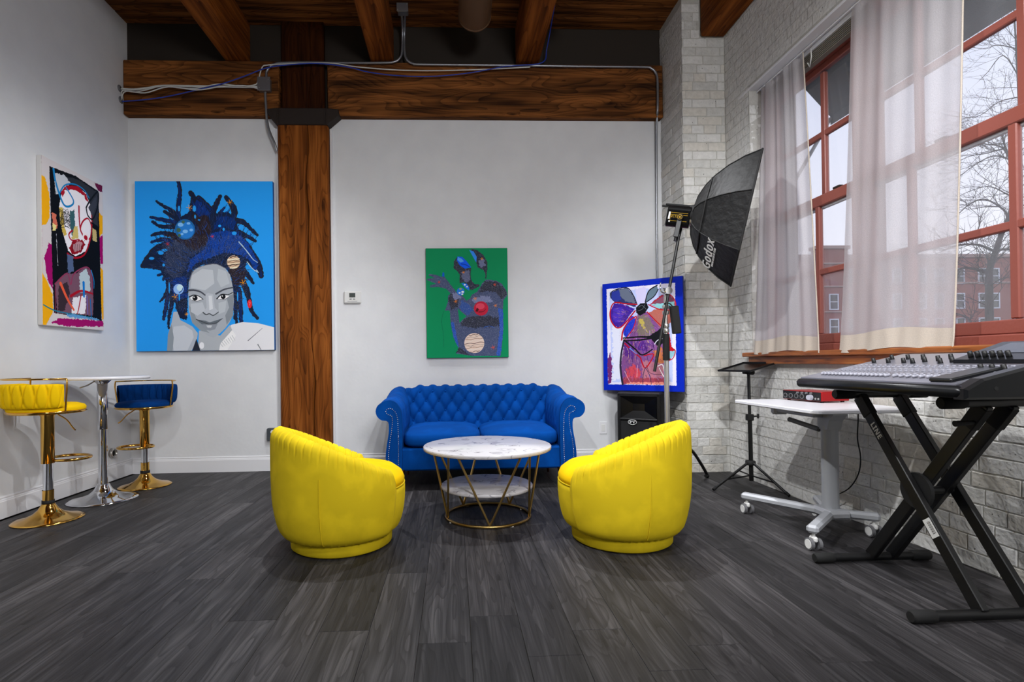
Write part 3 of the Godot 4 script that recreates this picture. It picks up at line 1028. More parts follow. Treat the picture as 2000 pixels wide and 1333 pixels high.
func build_sofa():
	var s = thing("chesterfield_sofa", "royal blue velvet chesterfield loveseat with button tufting and nailheads", "sofa", Vector3(0.203, 0, 0.0))
	var hw = 0.655          # half width between the inner arm faces plus arm
	var inner = 0.60
	# seat base
	part(s, "base", bx(Vector3(2 * inner + 0.05, 0.17, 0.70), 0.012, Vector3(0, 0.235, 0.535)), M.blue_velvet)
	# cushions
	for sd in [-1.0, 1.0]:
		part(s, "seat_cushion", cushion(inner - 0.004, 0.14, 0.60, 0.045), M.blue_velvet, T(sd * inner / 2, 0.385, 0.60))
	# tufted back
	var rows = []
	var ph = 0.112
	var pv = 0.17
	var prof = resample(smooth_arr([Vector2(0.335, 0.40), Vector2(0.315, 0.50), Vector2(0.29, 0.60), Vector2(0.27, 0.68), Vector2(0.245, 0.735), Vector2(0.20, 0.765), Vector2(0.155, 0.745), Vector2(0.135, 0.70), Vector2(0.13, 0.55), Vector2(0.13, 0.16)]), 64)
	var plen = 0.0
	var nx = 150
	for j in prof.size():
		if j > 0: plen += prof[j].distance_to(prof[j - 1])
		var p = prof[j]
		var a = prof[max(j - 1, 0)]
		var b = prof[min(j + 1, prof.size() - 1)]
		var tg = (b - a).normalized()
		var nrm = Vector2(tg.y, -tg.x)      # towards the room, then up, then back
		var row = []
		for i in nx + 1:
			var x = -inner - 0.03 + (2 * inner + 0.06) * i / nx
			var on = 1.0 - smoothstep(0.36, 0.43, plen)
			var d = 0.038 * tuft(x, plen - 0.075, ph, pv) * on - 0.012
			# scalloped crest above the last row of buttons
			if plen > 0.32 and plen < 0.52: d += 0.012 * abs(sin(PI * x / ph)) * (1.0 - abs(plen - 0.42) / 0.1)
			var endf = smoothstep(inner - 0.10, inner + 0.03, abs(x))
			row.append(Vector3(x, p.y + nrm.y * d - 0.028 * endf * smoothstep(0.55, 0.76, p.y), p.x + nrm.x * d))
		rows.append(row)
	var bk = MB.new()
	bk.grid(rows)
	var back = part(s, "tufted_back", bk.mesh(), M.blue_velvet)
	var btn = MB.new().ball(Vector3.ZERO, 0.0075, 8, 0.6).mesh()
	for row in 4:
		var sl = 0.075 + row * pv / 2.0
		for i in range(-6, 7):
			var x = ph * (i + (0.5 if row % 2 else 0.0))
			if abs(x) > inner - 0.03: continue
			var pp = along(prof, sl)
			part(back, "button", btn, M.blue_velvet, Transform3D(Basis(Vector3.RIGHT, 1.3), Vector3(x, pp.y, pp.x - 0.006)))
	# arms
	for sd in [-1.0, 1.0]:
		var arm = part(s, "arm", arm_mesh(sd, inner), M.blue_velvet)
		var nails = MB.new()
		var path = smooth_arr([Vector2(0.028, 0.165), Vector2(0.026, 0.30), Vector2(0.026, 0.45), Vector2(0.03, 0.55), Vector2(0.045, 0.60), Vector2(0.075, 0.628), Vector2(0.105, 0.625), Vector2(0.118, 0.605), Vector2(0.10, 0.585), Vector2(0.075, 0.575), Vector2(0.068, 0.54), Vector2(0.075, 0.46), Vector2(0.092, 0.36), Vector2(0.10, 0.27), Vector2(0.095, 0.21), Vector2(0.082, 0.165)])
		for p in resample(path, 66):
			nails.ball(Vector3(sd * (inner + p.x), p.y, 0.918), 0.0042, 6)
		part(arm, "nailhead_trim", nails.mesh(), M.nail, Transform3D.IDENTITY, "line of bright nailheads", "stuff")
	# feet
	for x in [-0.613, 0.613]:
		for z in [0.30, 0.875]:
			var f = MB.new()
			f.tube([Vector3(0, 0, 0), Vector3(-sign(x) * 0.012, 0.16, 0)], [0.009, 0.019], 14)
			part(s, "foot", f.mesh(), M.rose, T(x, 0, z), "copper coloured tapered foot")

func along(pts: Array, d) -> Vector2:
	for i in pts.size() - 1:
		var l = pts[i].distance_to(pts[i + 1])
		if d <= l: return pts[i].lerp(pts[i + 1], d / max(l, 1e-6))
		d -= l
	return pts[-1]

func smooth_arr(pts: Array, n = 6) -> Array:
	return smooth_path(pts, n)

func arm_mesh(sd, inner) -> ArrayMesh:
	# section of the rolled arm: x outwards from the inner face, starting low inside and going over the roll
	var sec = resample(smooth_arr([Vector2(0.0, 0.15), Vector2(-0.002, 0.32), Vector2(-0.004, 0.46), Vector2(-0.002, 0.56), Vector2(0.012, 0.63), Vector2(0.045, 0.675), Vector2(0.09, 0.692), Vector2(0.14, 0.68), Vector2(0.18, 0.65), Vector2(0.193, 0.61), Vector2(0.182, 0.57), Vector2(0.15, 0.542), Vector2(0.115, 0.538), Vector2(0.098, 0.52), Vector2(0.097, 0.45), Vector2(0.112, 0.36), Vector2(0.122, 0.27), Vector2(0.116, 0.20), Vector2(0.10, 0.15)], 4), 72)
	var rows = []
	var zs = []
	for k in 37: zs.append(0.14 + 0.775 * k / 36.0)
	var acc = 0.0
	for j in sec.size():
		if j > 0: acc += sec[j].distance_to(sec[j - 1])
		var p = sec[j]
		var a = sec[max(j - 1, 0)]
		var b = sec[min(j + 1, sec.size() - 1)]
		var tg = (b - a).normalized()
		var nrm = Vector2(-tg.y, tg.x)
		var on = smoothstep(0.28, 0.33, acc) * (1.0 - smoothstep(0.60, 0.70, acc))
		var row = []
		for z in zs:
			var zz = z
			var fade = 1.0 - smoothstep(0.80, 0.88, z)
			var d = 0.014 * tuft(z, acc - 0.40, 0.112, 0.16) * on * fade
			var edge = smoothstep(0.0, 0.012, 0.915 - z)
			var lift = 1.0 + 0.105 * (1.0 - smoothstep(0.15, 0.55, z)) * smoothstep(0.45, 0.65, p.y)
			row.append(Vector3(sd * (inner + p.x + nrm.x * d), 0.15 + (p.y + nrm.y * d - 0.15) * lift, zz))
		if sd < 0: row.reverse()
		rows.append(row)
	var mb = MB.new()
	mb.grid(rows)
	# front panel with a slight swell
	var poly := PackedVector2Array()
	for p in sec: poly.append(Vector2(sd * (inner + p.x), p.y))
	mb.prism(poly, 0.88, 0.917, 0.0)
	return mb.mesh()

func cushion(w, h, d, r) -> ArrayMesh:
	# soft box: superellipsoid-like with a crown
	var rows = []
	var nu = 40
	var nv = 16
	for j in nv + 1:
		var ph = -PI / 2 + PI * j / nv
		var row = []
		for i in nu:
			var th = TAU * i / nu
			var cx = sgnpow(cos(th), 0.28)
			var cz = sgnpow(-sin(th), 0.28)
			var k = sgnpow(cos(ph), 0.42)
			var y = sgnpow(sin(ph), 0.55) * h / 2
			var x = cx * k * w / 2
			var z = cz * k * d / 2
			if y > 0: y += 0.028 * (1 - pow(abs(x) / (w / 2), 2.0)) * (1 - pow(abs(z) / (d / 2), 2.0))
			row.append(Vector3(x, y, z))
		rows.append(row)
	return MB.new().grid(rows, true).mesh()

func sgnpow(v, e) -> float:
	return sign(v) * pow(abs(v), e)

# ---------------------------------------------------------------- swivel chairs
func build_armchairs():
	armchair(Vector3(-0.617, 0, 1.985), 25.0, "yellow velvet barrel swivel chair on the timber post side of the coffee table")
	armchair(Vector3(0.905, 0, 2.03), 155.0, "yellow velvet barrel swivel chair in front of the light stand")

func chair_h(a) -> float:
	# height of the crest round the chair; a = 0 faces front
	var d = abs(a)
	var t = clampf((d - deg_to_rad(56)) / deg_to_rad(124), 0, 1)
	return 0.425 + 0.225 * pow(sin(t * PI / 2), 1.15)

func armchair(at: Vector3, face_deg, label):
	# local +x is the open front; heading measured towards -z
	var c = thing("swivel_chair", label, "armchair", at, deg_to_rad(face_deg), "yellow swivel chairs")
	part(c, "plinth", MB.new().lathe([Vector2(0, 0.004), Vector2(0.255, 0.004), Vector2(0.266, 0.012), Vector2(0.268, 0.06), Vector2(0.262, 0.085), Vector2(0, 0.087)], 56).mesh(), M.yellow_velvet)
	# shell
	var amin = deg_to_rad(56)
	var n = 324
	var outer_rows = []
	var section_n = 34
	var cols = []
	for i in n + 1:
		var a = amin + (TAU - 2 * amin) * i / n
		var aa = a if a <= PI else TAU - a
		var top = chair_h(aa)
		# pleats across the padded crest
		var u = a / TAU * 54.0
		var fr = abs(u - floor(u) - 0.5) * 2.0
		var groove = exp(-pow((1.0 - fr) / 0.16, 2.0))
		var ends = smoothstep(0.0, 0.10, min(a - amin, TAU - amin - a))
		var pts = []
		# outside, bottom to crest (radius, height)
		var prof = smooth_arr([Vector2(0.285, 0.072), Vector2(0.322, 0.10), Vector2(0.348, 0.19), Vector2(0.361, 0.31), Vector2(0.360, top - 0.075), Vector2(0.352, top - 0.028), Vector2(0.325, top - 0.002), Vector2(0.292, top - 0.012), Vector2(0.272, top - 0.055), Vector2(0.262, top - 0.13), Vector2(0.258, 0.33)], 4)
		prof = resample(prof, section_n)
		for j in prof.size():
			var p: Vector2 = prof[j]
			var crest = smoothstep(top - 0.085, top - 0.05, p.y)
			if p.x < 0.30: crest = 1.0
			var r = p.x - 0.0
			var y = p.y
			var g = groove * 0.010 * crest
			var dirn = (p - Vector2(0.315, min(top - 0.05, p.y))).normalized()
			r -= dirn.x * g
			y -= max(dirn.y, 0.0) * g
			if p.x > 0.30 and p.y < top - 0.05: r += 0.004 * sin(a * 5.0 + p.y * 9.0) * 0.5
			# seam line low on the crest outside
			pts.append(Vector3(cos(a) * r, y, -sin(a) * r))
		cols.append(pts)
	var mb = MB.new()
	var rows = []
	for j in section_n + 1:
		var row = []
		for i in n + 1: row.append(cols[i][j])
		rows.append(row)
	mb.grid(rows)
	# close the two arm ends
	for e in [0, n]:
		var ring = cols[e]
		var ctr = Vector3.ZERO
		for p in ring: ctr += p / ring.size()
		var bulge = Vector3(sin(amin), 0, cos(amin)) if e == 0 else Vector3(sin(amin), 0, -cos(amin))
		ctr += bulge * 0.028
		mb.smooth(4)
		for k in ring.size() - 1:
			var m0 = ring[k].lerp(ctr, 0.35) + bulge * 0.020
			var m1 = ring[k + 1].lerp(ctr, 0.35) + bulge * 0.020
			if e != 0:
				mb.quad(ring[k + 1], ring[k], m0, m1)
				mb.tri(m1, m0, ctr)
			else:
				mb.quad(ring[k], ring[k + 1], m1, m0)
				mb.tri(m0, m1, ctr)
	var shell = part(c, "shell", mb.mesh(), M.yellow_velvet)
	# seams down the back of the shell and under the crest
	for deg in [120.0, 240.0]:
		var a = deg_to_rad(deg)
		var pp = []
		for q in [[0.289, 0.075], [0.325, 0.10], [0.351, 0.19], [0.363, 0.31], [0.3625, 0.42]]:
			pp.append(Vector3(cos(a) * q[0], q[1], -sin(a) * q[0]))
		part(shell, "seam", MB.new().tube(smooth_path(pp, 4), 0.0022, 5).mesh(), M.yellow_velvet)
	# seat with a rounded front
	var seat = MB.new()
	seat.lathe([Vector2(0.0, 0.30), Vector2(0.275, 0.30), Vector2(0.318, 0.312), Vector2(0.335, 0.325), Vector2(0.338, 0.345), Vector2(0.325, 0.375), Vector2(0.285, 0.405), Vector2(0.2, 0.422), Vector2(0.1, 0.428), Vector2(0, 0.43)], 64)
	part(c, "seat_cushion", seat.mesh(), M.yellow_seat)
	var fr2 = MB.new()
	var fp = resample(smooth_arr([Vector2(0.272, 0.075), Vector2(0.31, 0.10), Vector2(0.334, 0.19), Vector2(0.341, 0.29), Vector2(0.333, 0.318), Vector2(0.29, 0.325)], 4), 16)
	var frow = []
	for p in fp:
		var row = []
		for i in 41:
			var a = lerpf(-1.15, 1.15, i / 40.0)
			row.append(Vector3(cos(a) * p.x, p.y, -sin(a) * p.x))
		frow.append(row)
	fr2.grid(frow)
	part(c, "front_panel", fr2.mesh(), M.yellow_velvet)
	var pip = []
	for i in 41:
		var a = lerpf(-1.0, 1.0, i / 40.0)
		pip.append(Vector3(cos(a) * 0.337, 0.319, -sin(a) * 0.337))
	part(c, "piping", MB.new().tube(pip, 0.004, 6).mesh(), M.yellow_velvet)

# ---------------------------------------------------------------- coffee table
func build_coffee_table():
	var t = thing("coffee_table", "round two tier white marble coffee table with gold angled bars", "table", Vector3(0.203, 0, 1.575))
	var top = MB.new().lathe([Vector2(0, 0.427), Vector2(0.395, 0.427), Vector2(0.400, 0.430), Vector2(0.400, 0.446), Vector2(0.3965, 0.4495), Vector2(0, 0.45)], 72).mesh()
	part(t, "table_top", top, M.marble)
	var sh = MB.new().lathe([Vector2(0, 0.186), Vector2(0.283, 0.186), Vector2(0.287, 0.189), Vector2(0.287, 0.201), Vector2(0.284, 0.204), Vector2(0, 0.2045)], 64).mesh()
	part(t, "lower_shelf", sh, M.marble, Transform3D(Basis(Vector3.UP, 0.0), Vector3(-0.005, 0, 0.0)))
	var ring = []
	for i in 72: ring.append(Vector3(cos(TAU * i / 72) * 0.262, 0.0, -sin(TAU * i / 72) * 0.262))
	var rm = MB.new()
	rm.xf = T(0, 0.011, 0)
	rm.tube(ring, 0.0095, 8, true)
	part(t, "base_ring", rm.mesh(), M.brass)
	# five V shaped pairs of bars
	for k in 5:
		var a = -PI / 2 + TAU * k / 5 - 0.02
		var foot = Vector3(cos(a) * 0.262, 0.016, -sin(a) * 0.262)
		for sd in [-1, 1]:
			var b = a + sd * 0.53
			var head = Vector3(cos(b) * 0.355, 0.424, -sin(b) * 0.355)
			var bar = MB.new()
			var fr = frame_to(foot, head - foot)
			bar.xf = fr
			bar.box(Vector3(0, 0, (head - foot).length() / 2), Vector3(0.0125, 0.0125, (head - foot).length()), 0.002)
			part(t, "bar", bar.mesh(), M.brass)
		var b0 = a - 0.53
		var b1 = a + 0.53
		var p0 = Vector3(cos(b0) * 0.355, 0.421, -sin(b0) * 0.355)
		var p1 = Vector3(cos(b1) * 0.355, 0.421, -sin(b1) * 0.355)
		var cr = MB.new()
		cr.xf = frame_to(p0, p1 - p0)
		cr.box(Vector3(0, 0, p0.distance_to(p1) / 2), Vector3(0.0125, 0.0125, p0.distance_to(p1)), 0.002)
		part(t, "cross_bar", cr.mesh(), M.brass)
	for k in 4:
		var a = TAU * k / 4 + 0.5
		part(t, "glide", bx(Vector3(0.02, 0.006, 0.012), 0.001), M.white_plastic, T(cos(a) * 0.262, 0.003, -sin(a) * 0.262))

# ---------------------------------------------------------------- bar table and stools
func build_bar():
	var t = thing("bar_table", "round white bar table on a chrome pedestal by the left wall", "table", Vector3(-2.578, 0, 0.92))
	part(t, "base", MB.new().lathe([Vector2(0, 0.002), Vector2(0.222, 0.002), Vector2(0.2235, 0.006), Vector2(0.20, 0.013), Vector2(0.14, 0.025), Vector2(0.09, 0.044), Vector2(0.06, 0.07), Vector2(0.045, 0.098), Vector2(0.040, 0.112), Vector2(0, 0.112)], 64).mesh(), M.chrome)
	part(t, "lower_tube", MB.new().lathe([Vector2(0.0285, 0.10), Vector2(0.0285, 0.53)], 28).mesh(), M.chrome)
	part(t, "upper_tube", MB.new().lathe([Vector2(0.0, 0.515), Vector2(0.033, 0.515), Vector2(0.033, 0.86), Vector2(0, 0.86)], 28).mesh(), M.chrome)
	part(t, "mount", MB.new().lathe([Vector2(0.033, 0.848), Vector2(0.05, 0.866), Vector2(0.062, 0.880), Vector2(0, 0.880)], 28).mesh(), M.chrome)
	part(t, "lever", MB.new().tube([Vector3(-0.03, 0.87, 0.03), Vector3(-0.065, 0.838, 0.06), Vector3(-0.105, 0.822, 0.08)], 0.005, 8).mesh(), M.chrome)
	part(t, "table_top", MB.new().lathe([Vector2(0, 0.880), Vector2(0.297, 0.880), Vector2(0.302, 0.885), Vector2(0.302, 0.896), Vector2(0.298, 0.900), Vector2(0, 0.900)], 64).mesh(), M.desk_white)
	stool(Vector3(-2.60, 0, 1.41), Vector2(0.49, -0.87), 0.705, M.yellow_seat, 0.375, 0.36, "yellow velvet bar stool with woven back and gold base")
	stool(Vector3(-2.52, 0, 0.50), Vector2(0.02, 1.0), 0.655, M.blue_dark, 0.335, 0.315, "dark blue velvet bar stool with woven back and gold base")

func stool(at, face: Vector2, seat_y, velvet_m, foot_y, sleeve_y, label):
	var s = thing("bar_stool", label, "stool", at, atan2(-face.y, face.x), "gold bar stools")
	# local +x is the front
	part(s, "base", MB.new().lathe([Vector2(0, 0.002), Vector2(0.190, 0.002), Vector2(0.1915, 0.006), Vector2(0.17, 0.012), Vector2(0.12, 0.024), Vector2(0.08, 0.043), Vector2(0.055, 0.066), Vector2(0.040, 0.090), Vector2(0.034, 0.103), Vector2(0, 0.103)], 64).mesh(), M.gold)
	part(s, "collar", MB.new().lathe([Vector2(0.030, 0.098), Vector2(0.034, 0.098), Vector2(0.034, 0.125), Vector2(0.030, 0.125)], 24).mesh(), M.rubber)
	part(s, "lower_tube", MB.new().lathe([Vector2(0.0305, 0.10), Vector2(0.0305, 0.19)], 24).mesh(), M.gold)
	part(s, "piston", MB.new().lathe([Vector2(0.0265, 0.18), Vector2(0.0265, sleeve_y + 0.02)], 24).mesh(), M.chrome)
	part(s, "sleeve", MB.new().lathe([Vector2(0.0, sleeve_y), Vector2(0.036, sleeve_y), Vector2(0.036, seat_y - 0.045), Vector2(0.05, seat_y - 0.028), Vector2(0.0, seat_y - 0.026)], 28).mesh(), M.gold)
	# foot ring in front
	var fr = []
	for i in 40:
		var a = TAU * i / 40
		fr.append(Vector3(0.125 + cos(a) * 0.108, foot_y + 0.0, sin(a) * 0.125))
	part(s, "footrest", MB.new().tube(fr, 0.0095, 8, true).mesh(), M.gold)
	part(s, "lever", MB.new().tube(smooth_path([Vector3(0.03, seat_y - 0.035, 0.06), Vector3(0.06, seat_y - 0.07, 0.10), Vector3(0.075, seat_y - 0.12, 0.14), Vector3(0.08, seat_y - 0.135, 0.16)], 3), 0.0045, 8).mesh(), M.gold)
	# seat
	part(s, "seat_pan", MB.new().lathe([Vector2(0, seat_y - 0.028), Vector2(0.195, seat_y - 0.024), Vector2(0.206, seat_y - 0.016), Vector2(0.206, seat_y - 0.008), Vector2(0.198, seat_y - 0.004), Vector2(0, seat_y - 0.004)], 56).mesh(), M.gold)
	part(s, "seat", MB.new().lathe([Vector2(0.199, seat_y - 0.006), Vector2(0.203, seat_y + 0.008), Vector2(0.193, seat_y + 0.024), Vector2(0.16, seat_y + 0.036), Vector2(0.08, seat_y + 0.042), Vector2(0, seat_y + 0.043)], 56).mesh(), velvet_m)
	# woven back: crossing padded strips round an arc
	var bk = MB.new()
	var y0 = seat_y + 0.015
	var y1 = seat_y + 0.165
	var span = deg_to_rad(176)
	var n = 11
	var nb = 220
	var rows_o = []
	var m = 22
	for j in m + 1:
		var ph = TAU * j / m
		var row = []
		for i in nb + 1:
			var t = float(i) / nb
			var a = PI - span / 2 + span * t
			var yy = (y0 + y1) / 2 + sin(ph) * (y1 - y0) / 2
			var q = (yy - y0) / (y1 - y0)
			var lane = t * n
			var sidev = cos(ph)
			# zig-zag of the woven strips
			var d1 = lane + q * 0.55
			var d2 = lane - q * 0.55 + 0.5
			var f1 = abs(fmod(d1, 1.0) - 0.5) * 2.0
			var f2 = abs(fmod(d2 + 4.0, 1.0) - 0.5) * 2.0
			var w = min(1.0 - pow(f1, 8.0), 1.0 - pow(f2, 8.0)) if q > 0.02 else 1.0
			var thick = 0.024 * (0.30 + 0.70 * clampf(w, 0, 1))
			var taper = smoothstep(0.0, 0.05, min(t, 1.0 - t))
			var R = 0.205 + 0.012 * q + sgnpow(sidev, 0.6) * thick * (0.4 + 0.6 * taper)
			yy = (y0 + y1) / 2 + sgnpow(sin(ph), 0.7) * (y1 - y0) / 2 * (0.94 + 0.06 * taper)
			row.append(Vector3(cos(a) * R, yy, -sin(a) * R))
		rows_o.append(row)
	bk.grid(rows_o)
	var back = part(s, "woven_back", bk.mesh(), velvet_m)
	# dark stitch lines of the weave are the creases; gold rail above on posts
	var rail = []
	for i in 41:
		var a = PI - span / 2 - 0.06 + (span + 0.12) * i / 40.0
		rail.append(Vector3(cos(a) * 0.222, seat_y + 0.195, -sin(a) * 0.222))
	part(s, "rail", MB.new().tube(rail, 0.0055, 8).mesh(), M.gold)
	for a in [PI - span / 2 - 0.06, PI + span / 2 + 0.06]:
		var d = Vector3(cos(a), 0, -sin(a))
		part(s, "rail_post", MB.new().tube(smooth_path([d * 0.222 + Vector3.UP * (seat_y + 0.195), d * 0.226 + Vector3.UP * (seat_y + 0.15), d * 0.212 + Vector3.UP * (seat_y + 0.05), d * 0.203 + Vector3.UP * (seat_y - 0.01)], 4), 0.0055, 8).mesh(), M.gold)


# ---------------------------------------------------------------- paintings
class Painter:
	var im: Image
	var w: int
	var h: int
	var map: Callable
	var r := RandomNumberGenerator.new()
	func _init(ww, hh, bg: Color, m: Callable):
		w = ww; h = hh; map = m
		im = Image.create(w, h, false, Image.FORMAT_RGB8)
		im.fill(bg)
		r.seed = 5
	func pt(p) -> Vector2:
		var q: Vector2 = map.call(p)
		return Vector2(q.x * w, q.y * h)
	func fill(poly: Array, col: Color):
		var lo = 1e9
		var hi = -1e9
		for p in poly:
			lo = min(lo, p.y); hi = max(hi, p.y)
		for y in range(max(0, int(lo)), min(h, int(hi) + 1)):
			var yy = y + 0.5
			var xs = []
			for i in poly.size():
				var a = poly[i]
				var b = poly[(i + 1) % poly.size()]
				if (a.y <= yy) != (b.y <= yy):
					xs.append(a.x + (yy - a.y) / (b.y - a.y) * (b.x - a.x))
			xs.sort()
			for i in range(0, xs.size() - 1, 2):
				var x0 = clampi(int(round(xs[i])), 0, w)
				var x1 = clampi(int(round(xs[i + 1])), 0, w)
				if x1 > x0: im.fill_rect(Rect2i(x0, y, x1 - x0, 1), col)
	func poly(pts: Array, col: Color):
		var q = []
		for p in pts: q.append(pt(Vector2(p[0], p[1])))
		fill(q, col)
	func rough(pts: Array, col: Color, amp):
		# polygon with a ragged outline
		var q = []
		for i in pts.size():
			var a = pt(Vector2(pts[i][0], pts[i][1]))
			var b = pt(Vector2(pts[(i + 1) % pts.size()][0], pts[(i + 1) % pts.size()][1]))
			var n = max(1, int(a.distance_to(b) / 6.0))
			for k in n:
				q.append(a.lerp(b, float(k) / n) + Vector2(r.randf_range(-amp, amp), r.randf_range(-amp, amp)))
		fill(q, col)
	func disc(c: Vector2, rx, ry, col: Color):
		var q = []
		for i in 36: q.append(c + Vector2(cos(TAU * i / 36) * rx, sin(TAU * i / 36) * ry))
		fill(q, col)
	func circle(x, y, rad, col: Color, ky = 1.0):
		var a = pt(Vector2(x, y))
		var b = pt(Vector2(x + rad, y))
		var c = pt(Vector2(x, y + rad * ky))
		disc(a, max(0.6, abs(b.x - a.x)), max(0.6, abs(c.y - a.y)), col)
	func line(pts: Array, wid, col: Color, w_end = -1.0, jit = 0.0):
		if w_end < 0: w_end = wid
		var q = []
		for p in pts: q.append(pt(Vector2(p[0], p[1])))
		# smooth it
		var s = []
		for i in q.size() - 1:
			var p0 = q[max(i - 1, 0)]; var p1 = q[i]; var p2 = q[i + 1]; var p3 = q[min(i + 2, q.size() - 1)]
			for k in 8:
				var t = k / 8.0
				s.append(0.5 * ((2 * p1) + (p2 - p0) * t + (2 * p0 - 5 * p1 + 4 * p2 - p3) * t * t + (3 * p1 - p0 - 3 * p2 + p3) * t * t * t))
		s.append(q[-1])
		var L = []
		var R = []
		for i in s.size():
			var d = (s[min(i + 1, s.size() - 1)] - s[max(i - 1, 0)]).normalized()
			var n = Vector2(-d.y, d.x) * (lerpf(wid, w_end, float(i) / (s.size() - 1)) / 2.0)
			L.append(s[i] + n + Vector2(r.randf_range(-jit, jit), r.randf_range(-jit, jit)))
			R.append(s[i] - n + Vector2(r.randf_range(-jit, jit), r.randf_range(-jit, jit)))
		for i in s.size() - 1: fill([L[i], L[i + 1], R[i + 1], R[i]], col)
		disc(s[0], wid / 2.0, wid / 2.0, col)
		disc(s[-1], w_end / 2.0, w_end / 2.0, col)
	func speckle(x0, y0, x1, y1, n, cols: Array, only: Array = []):
		for k in n:
			var p = pt(Vector2(r.randf_range(x0, x1), r.randf_range(y0, y1)))
			var x = int(p.x)
			var y = int(p.y)
			if x < 0 or y < 0 or x >= w or y >= h: continue
			var c = im.get_pixel(x, y)
			if only.size():
				var ok = false
				for o in only:
					if abs(c.r - o.r) + abs(c.g - o.g) + abs(c.b - o.b) < 0.06: ok = true
				if not ok: continue
			im.set_pixel(x, y, cols[r.randi() % cols.size()])
	# short brush strokes laid over areas of the given colours, pointing away from a centre
	func strokes(x0, y0, x1, y1, n, only: Array, cols: Array, cx, cy, len0, wid):
		for k in n:
			var q = Vector2(r.randf_range(x0, x1), r.randf_range(y0, y1))
			var p = pt(q)
			if p.x < 1 or p.y < 1 or p.x >= w - 1 or p.y >= h - 1: continue
			var c = im.get_pixel(int(p.x), int(p.y))
			var ok = false
			for o in only:
				if abs(c.r - o.r) + abs(c.g - o.g) + abs(c.b - o.b) < 0.05: ok = true
			if not ok: continue
			var d = (q - Vector2(cx, cy)).normalized().rotated(r.randf_range(-0.5, 0.5))
			var m = q + d * len0 * 0.5 + Vector2(-d.y, d.x) * r.randf_range(-0.2, 0.2) * len0
			var e = q + d * len0 * r.randf_range(0.6, 1.1)
			var pe = pt(e)
			if pe.x < 1 or pe.y < 1 or pe.x >= w - 1 or pe.y >= h - 1: continue
			var c2 = im.get_pixel(int(pe.x), int(pe.y))
			if c2.get_luminance() > 0.36: continue
			line([[q.x, q.y], [m.x, m.y], [e.x, e.y]], wid * r.randf_range(0.6, 1.3), c.lerp(cols[r.randi() % cols.size()], r.randf_range(0.25, 0.8)), 1.0, 0.6)
	func star(x, y, rad, col: Color, wid = 3.0):
		for k in 3:
			var a = PI * k / 3 + 0.2
			line([[x - cos(a) * rad, y - sin(a) * rad], [x, y], [x + cos(a) * rad, y + sin(a) * rad]], wid, col, 1.0)
	func stripes(x, y, rad, cols: Array):
		circle(x, y, rad, cols[0])
		for k in 9:
			var yy = y - rad * 0.84 + k * rad * 0.21
			var hw = sqrt(max(0.0, rad * rad - (yy - y) * (yy - y))) * 0.97
			var pts = []
			for i in 7: pts.append([x - hw + 2 * hw * i / 6.0, yy + rad * 0.045 * sin(i * 1.9 + k * 2.1) + rad * 0.03 * (3 - i)])
			line(pts, (2.0 if k % 2 else 4.5) * w / 700.0, cols[1 + k % (cols.size() - 1)])
	func texture() -> ImageTexture:
		im.adjust_bcs(1.18, 1.0, 1.05)
		im.generate_mipmaps()
		return ImageTexture.create_from_image(im)

func canvas(called, label, at: Vector3, turn, w, h, d, tex, edge: Color, lean = 0.0):
	# base in the middle of the back lower edge, front towards local +z
	var c = thing(called, label, "painting", at, turn)
	if lean != 0.0: c.rotation = Vector3(lean, turn, 0)
	part(c, "stretcher", bx(Vector3(w, h, d - 0.0015), 0.003, Vector3(0, h / 2, d / 2)), mat(edge, 0.7))
	var m = mat(Color.WHITE, 0.6, 0.0, 0.25)
	m.albedo_texture = tex
	var mb = MB.new()
	var x = w / 2 - 0.002
	mb.quad(Vector3(-x, 0.002, 0), Vector3(x, 0.002, 0), Vector3(x, h - 0.002, 0), Vector3(-x, h - 0.002, 0))
	mb.quad(Vector3(x, 0.002, -0.001), Vector3(-x, 0.002, -0.001), Vector3(-x, h - 0.002, -0.001), Vector3(x, h - 0.002, -0.001))
	part(c, "painted_canvas", mb.mesh(), m, T(0, 0, d + 0.0004))
	return c

func build_art():
	canvas("painting", "large blue painting of a grey toned portrait with long dark locks and planets", Vector3(-2.239, 1.105, 0.001), 0.0, 1.226, 1.538, 0.04, portrait_tex(), Color(0.06, 0.33, 0.60))
	canvas("painting", "green painting of a starry blue torso with planets above the sofa", Vector3(0.132, 1.012, 0.001), 0.0, 0.757, 1.015, 0.035, torso_tex(), Color(0.02, 0.27, 0.16))
	canvas("painting", "tall abstract face painting with yellow and magenta edges on left wall", Vector3(XL + 0.001, 1.272, 0.733), PI / 2, 0.645, 1.205, 0.035, abstract_tex(), Color(0.80, 0.79, 0.78))
	# the last one stands on the loudspeaker and leans across the pier corner
	var l = Vector3(1.405, 0, 0.045)
	var r = Vector3(1.962, 0, 0.50)
	var mid = (l + r) / 2
	var ang = atan2(-(r.z - l.z), r.x - l.x)
	canvas("painting", "blue edged purple and red torso painting standing on the loudspeaker", Vector3(mid.x, 0.694, mid.z), ang, l.distance_to(r), 0.985, 0.03, figure_tex(), Color(0.02, 0.16, 0.62))

